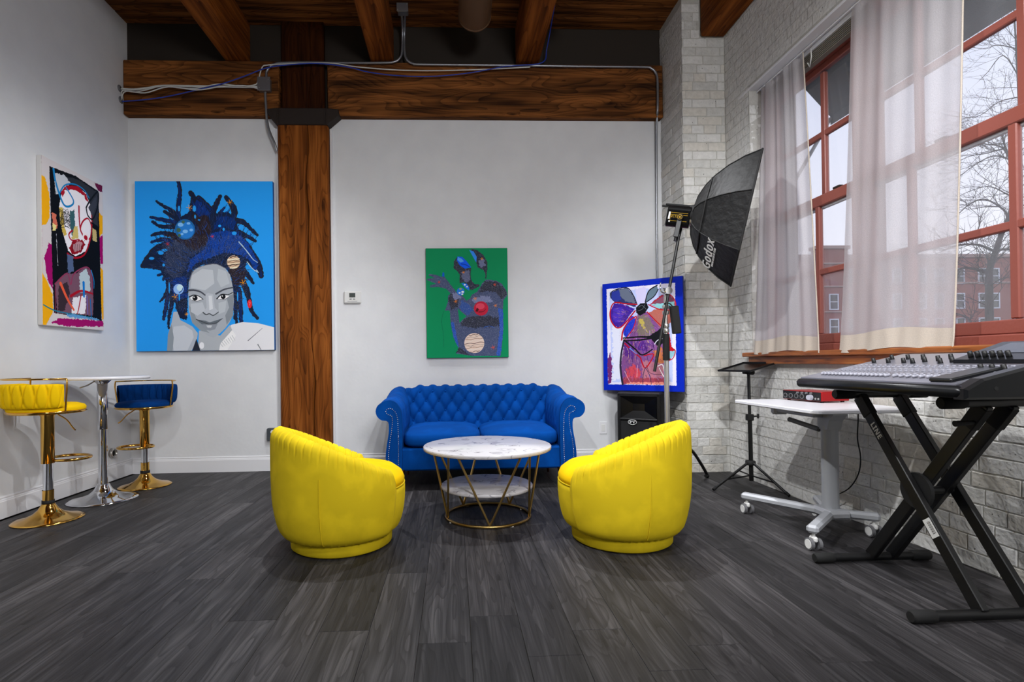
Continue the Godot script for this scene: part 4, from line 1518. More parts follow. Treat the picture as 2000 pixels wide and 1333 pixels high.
func portrait_tex() -> ImageTexture:
	var P = Painter.new(832, 1024, Color(0.15, 0.545, 0.83), func(p): return Vector2((p.x - 20.0) / 1040.0, (p.y - 36.0) / 1264.0))
	var navy = Color(0.075, 0.125, 0.22)
	var soot = Color(0.13, 0.125, 0.15)
	var royal = Color(0.06, 0.22, 0.52)
	var dusk = Color(0.16, 0.20, 0.30)
	var umber = Color(0.15, 0.12, 0.14)
	var k = 832.0 / 1040.0
	var locks = [[[[340, 300], [350, 190], [357, 120], [345, 30]], 34, 20], [[[345, 320], [290, 252], [230, 220], [180, 184]], 32, 10], [[[352, 330], [300, 300], [240, 262]], 34, 18], [[[330, 345], [220, 322], [135, 304]], 34, 12], [[[320, 375], [210, 372], [150, 338]], 30, 16], [[[320, 440], [210, 422], [142, 440]], 34, 12], [[[330, 490], [220, 470], [140, 490]], 34, 12], [[[280, 500], [180, 535], [115, 600], [70, 668]], 46, 24], [[[270, 580], [170, 645], [85, 672]], 40, 20], [[[300, 640], [250, 705], [186, 736]], 34, 12], [[[290, 650], [252, 710], [226, 770]], 26, 12], [[[280, 790], [240, 880], [200, 932]], 26, 8], [[[285, 760], [266, 870], [245, 965], [226, 1062]], 36, 18], [[[300, 850], [285, 960], [264, 1060], [264, 1130]], 30, 10], [[[455, 240], [462, 165], [438, 122]], 52, 30], [[[590, 270], [545, 215], [498, 160]], 74, 34], [[[600, 270], [636, 200], [662, 148]], 44, 22], [[[755, 320], [768, 255], [742, 200], [706, 155]], 50, 26], [[[655, 280], [692, 234]], 24, 12], [[[765, 330], [832, 342], [890, 392], [940, 440]], 44, 14], [[[800, 420], [870, 452], [926, 484]], 40, 14], [[[800, 470], [880, 560], [942, 660], [966, 745]], 66, 34], [[[800, 660], [872, 752], [906, 800]], 44, 12], [[[800, 740], [850, 840], [872, 930], [892, 1010], [934, 1062]], 44, 18], [[[790, 850], [806, 980], [810, 1090]], 40, 22], [[[760, 850], [772, 980], [762, 1060]], 34, 18], [[[770, 1040], [776, 1110], [780, 1195]], 20, 8]]
	for L in locks:
		P.line(L[0], (L[1] + 7) * k, soot, (L[2] + 6) * k, 3.0)
	for i in locks.size():
		var L = locks[i]
		P.line(L[0], L[1] * k * 0.8, navy if i % 3 else royal.darkened(0.35), L[2] * k * 0.6, 2.0)
	P.rough([[250, 560], [330, 480], [318, 360], [360, 300], [420, 270], [440, 200], [490, 160], [545, 205], [590, 265], [640, 275], [720, 262], [770, 312], [800, 400], [850, 470], [905, 560], [962, 660], [958, 742], [900, 690], [850, 640], [845, 740], [805, 770], [775, 900], [762, 1005], [738, 1000], [740, 760], [700, 690], [620, 655], [520, 662], [450, 700], [420, 780], [410, 900], [400, 1070], [350, 1060], [305, 960], [262, 890], [240, 770], [205, 700], [120, 684], [75, 660], [135, 565]], navy, 3.0)
	P.rough([[300, 480], [420, 450], [560, 300], [600, 400], [560, 520], [420, 610], [380, 720], [300, 760], [240, 700], [250, 560]], dusk, 6.0)
	P.rough([[440, 300], [470, 270], [560, 290], [600, 400], [560, 500], [470, 560], [330, 480], [250, 430], [310, 420], [440, 470], [500, 380]], umber, 5.0)
	P.rough([[600, 420], [700, 400], [780, 420], [860, 490], [945, 640], [930, 720], [870, 620], [800, 590], [700, 570], [600, 600], [470, 650], [400, 730], [430, 620], [540, 540]], royal, 5.0)
	P.rough([[640, 300], [740, 300], [780, 340], [760, 400], [690, 380], [600, 400]], royal.darkened(0.25), 5.0)
	P.rough([[480, 170], [540, 210], [590, 280], [500, 300], [450, 250]], royal.darkened(0.2), 4.0)
	P.rough([[300, 760], [400, 740], [408, 900], [330, 930], [290, 860]], royal.darkened(0.2), 5.0)
	P.rough([[720, 690], [800, 680], [850, 720], [830, 800], [760, 830], [745, 760]], umber, 5.0)
	var royal_a = royal.darkened(0.25)
	var royal_b = royal.darkened(0.2)
	P.strokes(80, 40, 980, 1090, 2600, [navy, dusk, umber, royal, royal_a, royal_b, soot, royal.darkened(0.35)], [Color(0.10, 0.17, 0.32), Color(0.08, 0.27, 0.60), Color(0.22, 0.24, 0.34), Color(0.12, 0.09, 0.11), Color(0.06, 0.08, 0.14), Color(0.30, 0.30, 0.38)], 580, 820, 60.0, 4.0)
	for h in [[465, 240, 18, 34], [350, 240, 14, 30], [655, 370, 16, 14], [685, 395, 12, 18], [765, 425, 26, 20], [470, 300, 10, 22], [210, 570, 30, 20], [140, 610, 30, 14], [500, 325, 14, 6], [230, 660, 14, 16], [310, 960, 10, 30], [345, 900, 8, 40], [785, 900, 8, 50], [838, 930, 8, 60], [270, 830, 8, 60]]:
		P.circle(h[0], h[1], h[2] * 0.7, Color(0.15, 0.545, 0.83), float(h[3]) / h[2])
	P.line([[800, 490], [860, 560], [905, 620], [940, 645]], 7, Color(0.62, 0.70, 0.74), 4, 1.0)
	P.line([[860, 640], [900, 690], [945, 720], [930, 700]], 6, Color(0.62, 0.70, 0.74), 4, 1.0)
	for i in 9000:
		var q = P.pt(Vector2(P.r.randf_range(220, 860), P.r.randf_range(440, 1000)))
		if P.im.get_pixel(int(q.x), int(q.y)).get_luminance() < 0.34: P.im.set_pixel(int(q.x), int(q.y), [Color(0.55, 0.58, 0.66), Color(0.40, 0.44, 0.56), Color(0.75, 0.76, 0.80)][i % 3])
	# shirt, hand, neck, face in greys
	P.poly([[735, 1110], [820, 1090], [940, 1100], [1062, 1132], [1062, 1302], [600, 1302], [640, 1230], [700, 1150]], Color(0.80, 0.80, 0.815))
	P.poly([[490, 1150], [650, 1190], [725, 1110], [745, 1160], [700, 1240], [650, 1302], [480, 1302]], Color(0.62, 0.64, 0.66))
	P.poly([[650, 1250], [740, 1150], [770, 1190], [700, 1302], [640, 1302]], Color(0.86, 0.86, 0.87))
	P.line([[860, 1230], [920, 1180], [970, 1138]], 5, Color(0.42, 0.43, 0.46), 2)
	P.line([[935, 1260], [960, 1302]], 7, Color(0.45, 0.46, 0.48), 3)
	for i in 7: P.line([[650 + i * 15, 1250 - i * 10], [672 + i * 15, 1275 - i * 8]], 4, Color(0.66, 0.67, 0.69), 2)
	P.poly([[286, 1085], [300, 1010], [330, 1008], [352, 1072], [392, 1092], [442, 1120], [482, 1170], [472, 1232], [432, 1302], [248, 1302], [256, 1180]], Color(0.62, 0.65, 0.68))
	P.poly([[300, 1120], [380, 1110], [440, 1150], [450, 1200], [400, 1302], [300, 1302], [285, 1200]], Color(0.70, 0.72, 0.745))
	P.poly([[256, 1180], [285, 1100], [300, 1200], [290, 1302], [248, 1302]], Color(0.50, 0.53, 0.56))
	P.poly([[470, 1212], [436, 1302], [500, 1302]], Color(0.14, 0.16, 0.20))
	P.circle(510, 1262, 18, Color(0.82, 0.83, 0.84), 1.4)
	var face = [[420, 770], [450, 705], [520, 665], [620, 652], [690, 682], [730, 735], [750, 830], [757, 930], [747, 1040], [722, 1092], [690, 1135], [650, 1172], [600, 1205], [560, 1192], [500, 1150], [440, 1092], [415, 1000], [413, 880]]
	P.poly(face, Color(0.60, 0.625, 0.65))
	P.poly([[440, 740], [520, 690], [600, 700], [610, 800], [540, 850], [430, 830]], Color(0.685, 0.705, 0.725))
	P.poly([[640, 690], [700, 710], [725, 800], [660, 830], [630, 770]], Color(0.66, 0.68, 0.70))
	P.poly([[700, 900], [755, 880], [750, 1040], [700, 1110], [690, 1040], [720, 980]], Color(0.48, 0.505, 0.53))
	P.poly([[415, 960], [450, 1000], [470, 1060], [520, 1120], [570, 1170], [500, 1150], [440, 1092]], Color(0.505, 0.53, 0.555))
	P.poly([[430, 950], [520, 940], [540, 1000], [480, 1040], [430, 1010]], Color(0.675, 0.695, 0.715))
	P.poly([[640, 945], [700, 930], [690, 1010], [640, 1030]], Color(0.66, 0.68, 0.70))
	P.poly([[545, 880], [560, 870], [600, 880], [612, 980], [640, 1010], [600, 1036], [545, 1030], [522, 1010], [550, 980]], Color(0.655, 0.675, 0.70))
	P.poly([[565, 890], [590, 890], [598, 990], [570, 1000]], Color(0.76, 0.775, 0.79))
	P.line([[523, 1016], [545, 1032], [570, 1026], [600, 1038], [638, 1014]], 9 * k, Color(0.26, 0.28, 0.30), 5)
	P.line([[414, 850], [462, 850], [505, 862], [538, 886]], 15 * k, Color(0.27, 0.28, 0.31), 8)
	P.line([[622, 878], [682, 846], [745, 832]], 13 * k, Color(0.27, 0.28, 0.31), 8)
	P.poly([[425, 905], [458, 888], [500, 897], [520, 918], [480, 930], [440, 925]], Color(0.86, 0.87, 0.88))
	P.poly([[632, 912], [665, 886], [715, 890], [720, 902], [685, 918], [650, 918]], Color(0.86, 0.87, 0.88))
	P.circle(463, 908, 19, Color(0.07, 0.08, 0.10))
	P.circle(676, 899, 18, Color(0.07, 0.08, 0.10))
	P.circle(456, 902, 5, Color(0.9, 0.9, 0.92))
	P.circle(670, 894, 5, Color(0.9, 0.9, 0.92))
	P.line([[418, 900], [452, 886], [492, 894], [524, 918]], 8 * k, Color(0.10, 0.11, 0.13), 4)
	P.line([[628, 914], [664, 882], [712, 884], [748, 868]], 9 * k, Color(0.10, 0.11, 0.13), 4)
	P.line([[440, 926], [480, 930], [522, 918]], 3, Color(0.30, 0.31, 0.34))
	P.line([[650, 918], [690, 918], [716, 902]], 3, Color(0.30, 0.31, 0.34))
	P.poly([[468, 1066], [540, 1078], [572, 1090], [612, 1078], [672, 1060], [622, 1104], [572, 1108], [510, 1104]], Color(0.36, 0.385, 0.41))
	P.poly([[505, 1104], [572, 1110], [632, 1102], [612, 1142], [572, 1152], [530, 1142]], Color(0.50, 0.525, 0.55))
	P.poly([[545, 1112], [590, 1112], [582, 1130], [556, 1130]], Color(0.70, 0.715, 0.73))
	P.line([[470, 1066], [540, 1094], [572, 1102], [620, 1094], [672, 1060]], 4, Color(0.20, 0.21, 0.23), 2)
	P.line([[420, 780], [452, 706], [520, 668], [620, 654], [690, 684]], 5, Color(0.36, 0.37, 0.40), 4, 1.5)
	# planets and stars
	P.circle(393, 395, 76, Color(0.12, 0.36, 0.58))
	P.circle(400, 402, 60, Color(0.16, 0.44, 0.72))
	for c in [[360, 360, 22], [420, 350, 14], [395, 410, 20], [440, 400, 14], [370, 430, 12]]: P.circle(c[0], c[1], c[2], Color(0.45, 0.66, 0.84), 0.7)
	for c in [[345, 400, 16], [350, 440, 12], [380, 340, 12]]: P.circle(c[0], c[1], c[2], Color(0.25, 0.36, 0.28))
	P.circle(340, 840, 39, Color(0.52, 0.66, 0.86))
	P.circle(350, 830, 24, Color(0.72, 0.82, 0.94))
	P.line([[345, 868], [365, 850], [372, 830]], 6, Color(0.18, 0.32, 0.52), 3)
	P.stripes(757, 641, 50, [Color(0.78, 0.68, 0.58), Color(0.20, 0.15, 0.14), Color(0.55, 0.44, 0.36), Color(0.90, 0.84, 0.76)])
	P.circle(876, 955, 17, Color(0.78, 0.16, 0.20), 1.9)
	P.line([[868, 940], [880, 945], [872, 965]], 3, Color(0.92, 0.5, 0.5))
	for s in [[428, 235, 22], [735, 195, 22], [315, 900, 24], [828, 797, 24], [400, 1030, 14]]: P.star(s[0], s[1], s[2], Color(0.92, 0.56, 0.12), 3.5)
	for s in [[600, 450, 14], [262, 505, 16]]: P.star(s[0], s[1], s[2], Color(0.70, 0.22, 0.20), 3.0)
	return P.texture()

func torso_tex() -> ImageTexture:
	var P = Painter.new(560, 752, Color(0.0, 0.49, 0.31), func(p): return Vector2((p.x - 36.0 - (p.y - 52.0) * 0.014) / 926.0, (p.y - 52.0) / 1246.0))
	var base = Color(0.25, 0.29, 0.40)
	var deep = Color(0.16, 0.17, 0.22)
	var blue = Color(0.14, 0.30, 0.62)
	var pale = Color(0.42, 0.45, 0.58)
	P.rough([[390, 150], [355, 200], [352, 280], [385, 305], [420, 350], [420, 450], [470, 440], [540, 520], [560, 530], [640, 490], [650, 468], [590, 460], [550, 410], [545, 350], [550, 280], [480, 280], [400, 190]], deep, 1.5)
	P.rough([[545, 58], [620, 75], [690, 130], [737, 215], [735, 300], [722, 400], [712, 400], [715, 350], [690, 300], [630, 275], [610, 215], [600, 150]], deep, 1.5)
	P.rough([[725, 410], [770, 415], [840, 425], [900, 460], [950, 530], [965, 590], [920, 650], [915, 760], [920, 960], [905, 1150], [890, 1285], [560, 1280], [380, 1250], [410, 1190], [350, 1060], [325, 950], [315, 850], [310, 760], [255, 760], [290, 650], [290, 590], [340, 560], [400, 560], [460, 600], [500, 650], [540, 620], [560, 580], [620, 550], [650, 500], [680, 450]], base, 1.5)
	P.rough([[320, 570], [270, 515], [190, 492], [90, 497], [85, 470], [150, 455], [50, 410], [60, 395], [140, 390], [65, 355], [80, 343], [150, 352], [222, 380], [228, 325], [245, 330], [248, 375], [290, 430], [360, 520], [415, 585]], base, 1.5)
	P.rough([[700, 430], [840, 430], [950, 540], [955, 590], [900, 640], [840, 560], [740, 540], [640, 560]], deep, 6.0)
	P.rough([[320, 560], [420, 590], [400, 720], [330, 760], [290, 650]], deep, 6.0)
	P.rough([[460, 860], [560, 830], [760, 830], [900, 860], [880, 940], [700, 960], [520, 960], [430, 930]], deep, 8.0)
	P.rough([[380, 1240], [420, 1180], [520, 1260], [560, 1280]], deep, 3.0)
	P.rough([[320, 900], [350, 880], [400, 1100], [410, 1190], [350, 1060]], blue, 4.0)
	P.rough([[860, 740], [915, 760], [920, 960], [890, 1280], [840, 1285], [880, 980]], blue, 4.0)
	P.rough([[440, 640], [520, 680], [580, 760], [500, 820], [420, 740]], blue.lerp(base, 0.4), 6.0)
	P.rough([[560, 640], [640, 600], [760, 600], [800, 660], [740, 680], [600, 680]], pale, 8.0)
	P.rough([[430, 330], [530, 300], [540, 420], [480, 440]], pale.darkened(0.2), 6.0)
	P.rough([[630, 190], [690, 180], [720, 260], [650, 270]], pale.darkened(0.1), 6.0)
	P.rough([[340, 560], [420, 570], [440, 620], [350, 640]], pale, 6.0)
	P.poly([[400, 740], [500, 828], [452, 868], [420, 906]], Color(0.0, 0.49, 0.31))
	P.speckle(50, 58, 960, 1285, 34000, [Color(0.62, 0.64, 0.72), Color(0.45, 0.48, 0.62), Color(0.80, 0.80, 0.84), Color(0.30, 0.28, 0.32), Color(0.55, 0.50, 0.54)], [base, deep, blue, pale, blue.lerp(base, 0.4), pale.darkened(0.2), pale.darkened(0.1)])
	P.poly([[395, 145], [450, 150], [500, 200], [552, 270], [480, 286], [420, 245], [388, 190]], Color(0.06, 0.33, 0.82))
	P.poly([[400, 150], [440, 170], [470, 200], [430, 215], [395, 185]], Color(0.32, 0.58, 0.90))
	P.line([[440, 230], [490, 240], [535, 268]], 7, Color(0.03, 0.20, 0.60), 4)
	P.poly([[528, 70], [580, 90], [615, 150], [610, 215], [580, 165]], Color(0.20, 0.50, 0.86))
	P.poly([[220, 370], [228, 325], [246, 330], [248, 375]], Color(0.06, 0.33, 0.70))
	P.circle(432, 545, 44, Color(0.14, 0.42, 0.75))
	P.circle(430, 515, 16, Color(0.55, 0.58, 0.36), 0.6)
	for c in [[455, 550, 16], [420, 560, 12], [450, 575, 12]]: P.circle(c[0], c[1], c[2], Color(0.82, 0.88, 0.94), 0.7)
	P.poly([[440, 450], [500, 455], [530, 500], [528, 536], [490, 510]], Color(0.14, 0.42, 0.80))
	for c in [[480, 468, 10], [505, 490, 9]]: P.circle(c[0], c[1], c[2], Color(0.84, 0.90, 0.95))
	P.circle(665, 740, 82, Color(0.66, 0.13, 0.22))
	P.circle(655, 715, 50, Color(0.76, 0.26, 0.34), 0.7)
	P.poly([[600, 770], [620, 730], [640, 750], [625, 780]], Color(0.30, 0.05, 0.10))
	P.line([[640, 780], [690, 775], [720, 745]], 7, Color(0.38, 0.07, 0.14), 3)
	P.stripes(588, 1135, 114, [Color(0.82, 0.74, 0.68), Color(0.34, 0.25, 0.22), Color(0.14, 0.11, 0.12), Color(0.58, 0.46, 0.38), Color(0.93, 0.88, 0.84)])
	for s in [[600, 630, 24], [378, 660, 22], [830, 712, 20], [675, 175, 18], [465, 328, 16]]: P.star(s[0], s[1], s[2], Color(0.90, 0.48, 0.14), 3.0)
	for s in [[805, 1190, 26], [188, 438, 16], [822, 472, 18]]: P.star(s[0], s[1], s[2], Color(0.80, 0.28, 0.16), 3.0)
	P.line([[240, 770], [216, 880], [235, 1020], [242, 1180]], 1.5, Color(0.02, 0.22, 0.20), 1.0)
	P.line([[700, 955], [760, 942], [820, 960]], 3, Color(0.10, 0.36, 0.72), 1.5)
	return P.texture()

func abstract_tex() -> ImageTexture:
	var mp = func(p):
		var top = 56.0 + (p.x - 38.0) * 0.462
		var bot = 1284.0 + (p.x - 38.0) * 0.075
		return Vector2((p.x - 38.0) / 440.0, (p.y - top) / (bot - top))
	var P = Painter.new(400, 752, Color(0.74, 0.72, 0.72), mp)
	var black = Color(0.045, 0.05, 0.065)
	var yel = Color(0.86, 0.60, 0.06)
	var mag = Color(0.55, 0.04, 0.36)
	var red = Color(0.58, 0.06, 0.13)
	var wh = Color(0.84, 0.83, 0.84)
	var cy = Color(0.10, 0.45, 0.66)
	P.rough([[36, 190], [60, 220], [86, 330], [86, 500], [60, 560], [36, 560]], yel, 3)
	P.rough([[50, 800], [80, 690], [104, 700], [104, 1030], [70, 960]], mag, 3)
	P.rough([[36, 900], [70, 980], [100, 1060], [104, 1180], [60, 1284], [36, 1284]], yel, 3)
	P.rough([[410, 236], [478, 260], [478, 310], [440, 290]], Color(0.36, 0.08, 0.22), 3)
	P.rough([[440, 450], [478, 480], [478, 600], [445, 640]], yel, 3)
	P.rough([[445, 640], [478, 620], [478, 830], [455, 830]], mag, 3)
	P.rough([[455, 860], [478, 880], [480, 1120], [460, 1180]], yel, 3)
	P.rough([[150, 1230], [300, 1240], [470, 1250], [480, 1290], [200, 1290], [90, 1270]], mag, 4)
	P.rough([[460, 1150], [480, 1140], [480, 1230], [465, 1240]], yel, 2)
	P.rough([[88, 130], [270, 190], [445, 300], [462, 1250], [108, 1195], [100, 800]], black, 1.5)
	P.rough([[120, 180], [300, 220], [440, 310], [440, 560], [380, 520], [340, 330], [240, 250], [130, 240]], Color(0.17, 0.18, 0.20), 3)
	P.rough([[118, 175], [190, 190], [230, 240], [200, 290], [130, 330]], Color(0.70, 0.71, 0.73), 5)
	# head
	P.rough([[165, 330], [200, 270], [270, 265], [340, 310], [380, 400], [388, 520], [375, 640], [340, 740], [260, 780], [210, 740], [180, 640], [155, 520], [150, 420]], wh, 2)
	P.rough([[160, 320], [200, 262], [280, 262], [345, 320], [365, 380], [300, 340], [190, 310], [175, 350]], red, 2)
	P.rough([[180, 300], [260, 290], [330, 330], [350, 380], [290, 350], [200, 330]], wh, 3)
	P.line([[150, 330], [190, 262], [260, 250], [330, 290], [370, 350]], 7, cy, 5)
	P.rough([[150, 430], [175, 420], [185, 560], [200, 620], [180, 640], [158, 540]], Color(0.72, 0.62, 0.30), 3)
	for i in 26:
		var a = i * 0.9
		P.line([[190 + 40 * sin(a * 1.3), 500 + 60 * cos(a * 0.7)], [200 + 45 * sin(a * 1.9 + 1), 520 + 50 * cos(a * 1.1)], [215 + 40 * cos(a), 490 + 60 * sin(a * 1.4)]], 1.6, black)
	P.rough([[225, 450], [255, 440], [262, 560], [240, 640], [225, 560]], Color(0.20, 0.34, 0.36), 3)
	P.rough([[255, 560], [280, 560], [285, 650], [235, 650]], Color(0.74, 0.66, 0.40), 3)
	P.line([[290, 410], [292, 500], [300, 580], [330, 650]], 9, red, 6)
	P.line([[240, 590], [215, 620], [235, 660], [290, 655]], 8, red, 6)
	P.line([[330, 640], [300, 580], [320, 520], [360, 500], [385, 560], [375, 640], [330, 660]], 9, red, 6)
	P.circle(340, 635, 24, Color(0.85, 0.82, 0.82), 1.3)
	P.circle(340, 640, 14, red, 1.3)
	P.rough([[215, 720], [240, 670], [310, 655], [335, 690], [300, 750], [240, 765]], red.darkened(0.15), 3)
	P.rough([[240, 700], [270, 670], [315, 675], [300, 730], [250, 745]], Color(0.66, 0.50, 0.52), 4)
	for i in 5: P.line([[245 + i * 16, 690], [240 + i * 16, 740]], 2.0, black)
	P.line([[205, 760], [260, 790], [330, 760], [372, 660], [388, 560], [388, 470]], 10, red, 7)
	P.line([[345, 420], [375, 370], [440, 305], [440, 400], [400, 500], [360, 480], [345, 420]], 8, black, 8)
	P.rough([[360, 420], [430, 330], [430, 400], [395, 480]], Color(0.22, 0.23, 0.26), 3)
	P.line([[385, 530], [430, 570], [440, 690], [390, 680]], 8, black, 6)
	P.rough([[390, 560], [425, 590], [430, 670], [395, 660]], Color(0.70, 0.62, 0.42), 3)
	P.line([[115, 150], [130, 250], [180, 400], [230, 410], [250, 370], [200, 280]], 12, cy, 7)
	P.rough([[98, 470], [130, 480], [138, 570], [110, 590]], Color(0.74, 0.40, 0.32), 4)
	P.rough([[105, 540], [130, 560], [125, 600], [106, 600]], Color(0.82, 0.78, 0.52), 3)
	P.line([[130, 620], [132, 700], [138, 850]], 3, Color(0.7, 0.7, 0.72), 2, 2.0)
	P.line([[125, 240], [124, 330]], 3, Color(0.7, 0.7, 0.72), 2, 2.0)
	# neck and shoulders
	P.rough([[200, 760], [245, 780], [248, 890], [205, 900]], Color(0.30, 0.36, 0.48), 3)
	P.rough([[118, 980], [200, 900], [250, 910], [340, 850], [385, 900], [395, 1060], [390, 1210], [130, 1195]], Color(0.42, 0.30, 0.36), 3)
	P.rough([[290, 900], [340, 870], [370, 930], [370, 1030], [290, 1040]], Color(0.66, 0.72, 0.74), 4)
	P.rough([[240, 1080], [340, 1060], [330, 1200], [230, 1195]], wh, 4)
	P.rough([[140, 1010], [200, 960], [220, 1040], [180, 1180], [135, 1180]], Color(0.20, 0.15, 0.18), 4)
	P.line([[118, 985], [200, 905], [225, 985], [250, 905], [345, 855], [385, 920], [390, 1060]], 7, Color(0.50, 0.20, 0.32), 6)
	P.line([[155, 980], [200, 1090], [245, 1170]], 16, Color(0.80, 0.33, 0.22), 10)
	P.line([[225, 1070], [300, 1030], [390, 1050]], 14, red, 8)
	P.line([[320, 970], [322, 1070]], 16, Color(0.06, 0.42, 0.70), 12)
	P.line([[300, 1060], [285, 1140], [270, 1205]], 7, red, 5)
	P.line([[345, 1070], [350, 1200]], 8, Color(0.42, 0.36, 0.60), 6)
	P.line([[370, 1090], [378, 1215]], 7, Color(0.05, 0.38, 0.60), 6)
	P.line([[120, 1000], [118, 1195]], 6, Color(0.40, 0.14, 0.24), 5)
	P.line([[380, 880], [400, 950], [400, 1010]], 7, cy, 4)
	P.line([[44, 1140], [120, 1180], [260, 1205], [380, 1225]], 6, Color(0.10, 0.42, 0.52), 5)
	P.rough([[190, 1200], [300, 1210], [440, 1235], [440, 1245], [200, 1222]], Color(0.35, 0.55, 0.72), 4)
	return P.texture()

func figure_tex() -> ImageTexture:
	var mp = func(p):
		var l = 72.0 - (p.y - 140.0) * 0.035
		var r = 945.0 - (p.y - 25.0) * 0.047
		var t = 142.0 - (p.x - 72.0) * 0.132
		var b = 1284.0 + (p.x - 32.0) * 0.0176
		return Vector2((p.x - l) / (r - l), (p.y - t) / (b - t))
	var P = Painter.new(528, 752, Color(0.01, 0.14, 0.62), mp)
	var red = Color(0.62, 0.05, 0.11)
	var blk = Color(0.06, 0.06, 0.085)
	P.rough([[118, 192], [868, 102], [815, 1232], [85, 1222]], Color(0.80, 0.79, 0.86), 1.5)
	P.rough([[150, 220], [830, 150], [780, 1190], [130, 1200]], Color(0.66, 0.70, 0.86), 2)
	P.rough([[170, 420], [300, 380], [300, 1150], [140, 1180]], Color(0.78, 0.79, 0.85), 10)
	P.rough([[440, 180], [560, 150], [560, 330], [460, 340]], Color(0.74, 0.72, 0.84), 6)
	P.rough([[88, 950], [130, 880], [140, 1000], [125, 1200], [86, 1218]], Color(0.38, 0.15, 0.38), 5)
	# wings
	P.rough([[165, 230], [250, 185], [360, 172], [410, 230], [445, 340], [440, 380], [330, 350], [210, 340], [165, 290]], Color(0.16, 0.19, 0.36), 2)
	P.rough([[260, 190], [360, 178], [420, 260], [440, 340], [330, 320], [270, 260]], Color(0.36, 0.39, 0.46), 3)
	P.rough([[180, 220], [260, 200], [280, 300], [220, 335], [170, 290]], Color(0.16, 0.20, 0.52), 3)
	P.rough([[150, 430], [200, 345], [300, 350], [430, 400], [360, 480], [300, 570], [230, 610], [170, 570], [145, 500]], Color(0.22, 0.12, 0.52), 2)
	P.rough([[190, 400], [280, 380], [330, 430], [260, 540], [200, 560], [170, 500]], Color(0.27, 0.18, 0.62), 5)
	P.rough([[290, 690], [285, 620], [380, 480], [410, 480], [445, 530], [400, 610], [320, 715]], Color(0.10, 0.20, 0.68), 2)
	P.rough([[545, 310], [590, 200], [680, 132], [685, 190], [640, 260], [560, 330]], Color(0.35, 0.42, 0.48), 2)
	P.rough([[600, 340], [720, 240], [790, 228], [850, 280], [850, 380], [700, 400]], Color(0.44, 0.26, 0.34), 3)
	P.rough([[610, 345], [720, 330], [845, 310], [845, 370], [680, 390]], Color(0.50, 0.70, 0.72), 3)
	P.rough([[570, 440], [650, 400], [830, 400], [840, 520], [700, 600], [600, 600]], Color(0.62, 0.36, 0.32), 4)
	# torso
	P.rough([[460, 440], [560, 430], [690, 600], [760, 640], [740, 800], [700, 1222], [240, 1215], [245, 1000], [290, 760], [360, 680], [430, 560]], Color(0.44, 0.27, 0.48), 3)
	P.rough([[450, 480], [560, 450], [640, 640], [560, 700], [440, 680]], Color(0.42, 0.38, 0.36), 8)
	P.rough([[460, 520], [510, 500], [530, 600], [560, 660], [500, 600]], Color(0.66, 0.60, 0.30), 6)
	P.rough([[300, 780], [420, 720], [560, 780], [540, 860], [400, 840], [380, 960], [290, 900]], Color(0.30, 0.14, 0.46), 8)
	P.rough([[300, 1060], [380, 1000], [460, 1080], [440, 1200], [280, 1210]], Color(0.72, 0.25, 0.30), 8)
	P.rough([[600, 860], [690, 810], [720, 980], [640, 1000]], Color(0.68, 0.40, 0.24), 5)
	P.rough([[470, 960], [700, 1000], [700, 1150], [480, 1180]], Color(0.62, 0.40, 0.46), 8)
	P.rough([[260, 1150], [700, 1150], [700, 1222], [250, 1218]], Color(0.55, 0.22, 0.28), 5)
	P.rough([[300, 1200], [690, 1195], [690, 1222], [300, 1218]], Color(0.86, 0.52, 0.46), 4)
	P.rough([[750, 640], [775, 640], [790, 800], [825, 850], [760, 960], [740, 800]], red, 3)
	P.rough([[770, 860], [825, 850], [820, 900], [760, 945]], Color(0.50, 0.66, 0.70), 3)
	P.speckle(240, 440, 760, 1215, 9000, [Color(0.62, 0.50, 0.62), Color(0.28, 0.15, 0.34), Color(0.74, 0.60, 0.52), Color(0.30, 0.20, 0.40)])
	for i in 16:
		P.line([[290 + i * 26, 600 + 220 * abs(sin(i * 1.7))], [310 + i * 24, 640 + 240 * abs(sin(i * 1.3))], [300 + i * 27, 700 + 300 * abs(sin(i * 0.9))]], 2.0, [Color(0.20, 0.12, 0.30), Color(0.78, 0.66, 0.48), Color(0.60, 0.48, 0.66)][i % 3], 1.0, 2.0)
	var tones = [Color(0.44, 0.27, 0.48), Color(0.42, 0.38, 0.36), Color(0.66, 0.60, 0.30), Color(0.30, 0.14, 0.46), Color(0.72, 0.25, 0.30), Color(0.68, 0.40, 0.24), Color(0.62, 0.40, 0.46), Color(0.22, 0.12, 0.52), Color(0.27, 0.18, 0.62)]
	P.strokes(150, 340, 840, 1215, 900, tones, [Color(0.55, 0.38, 0.62), Color(0.70, 0.55, 0.45), Color(0.30, 0.18, 0.44), Color(0.74, 0.36, 0.42), Color(0.40, 0.32, 0.66), Color(0.22, 0.16, 0.30)], 480, 500, 46.0, 4.5)
	# outlines
	P.line([[165, 290], [165, 230], [250, 185], [360, 172], [420, 250], [455, 350]], 5, blk, 6)
	P.line([[455, 350], [330, 345], [200, 340], [150, 430], [150, 520], [190, 590], [235, 610], [300, 570], [430, 420]], 8, red, 9)
	P.line([[440, 480], [360, 530], [285, 640], [265, 740]], 8, red, 10)
	P.line([[440, 490], [400, 610], [300, 740]], 6, red, 6)
	P.line([[545, 320], [590, 200], [682, 134]], 6, blk, 8)
	P.line([[545, 330], [640, 260], [690, 180]], 6, blk, 6)
	P.line([[580, 350], [700, 400], [840, 390], [855, 300], [790, 228], [700, 270], [600, 350]], 7, red, 5)
	P.line([[560, 430], [640, 520], [720, 600]], 7, red, 5)
	P.rough([[445, 380], [500, 335], [560, 330], [580, 380], [540, 440], [480, 470], [440, 440]], blk, 2)
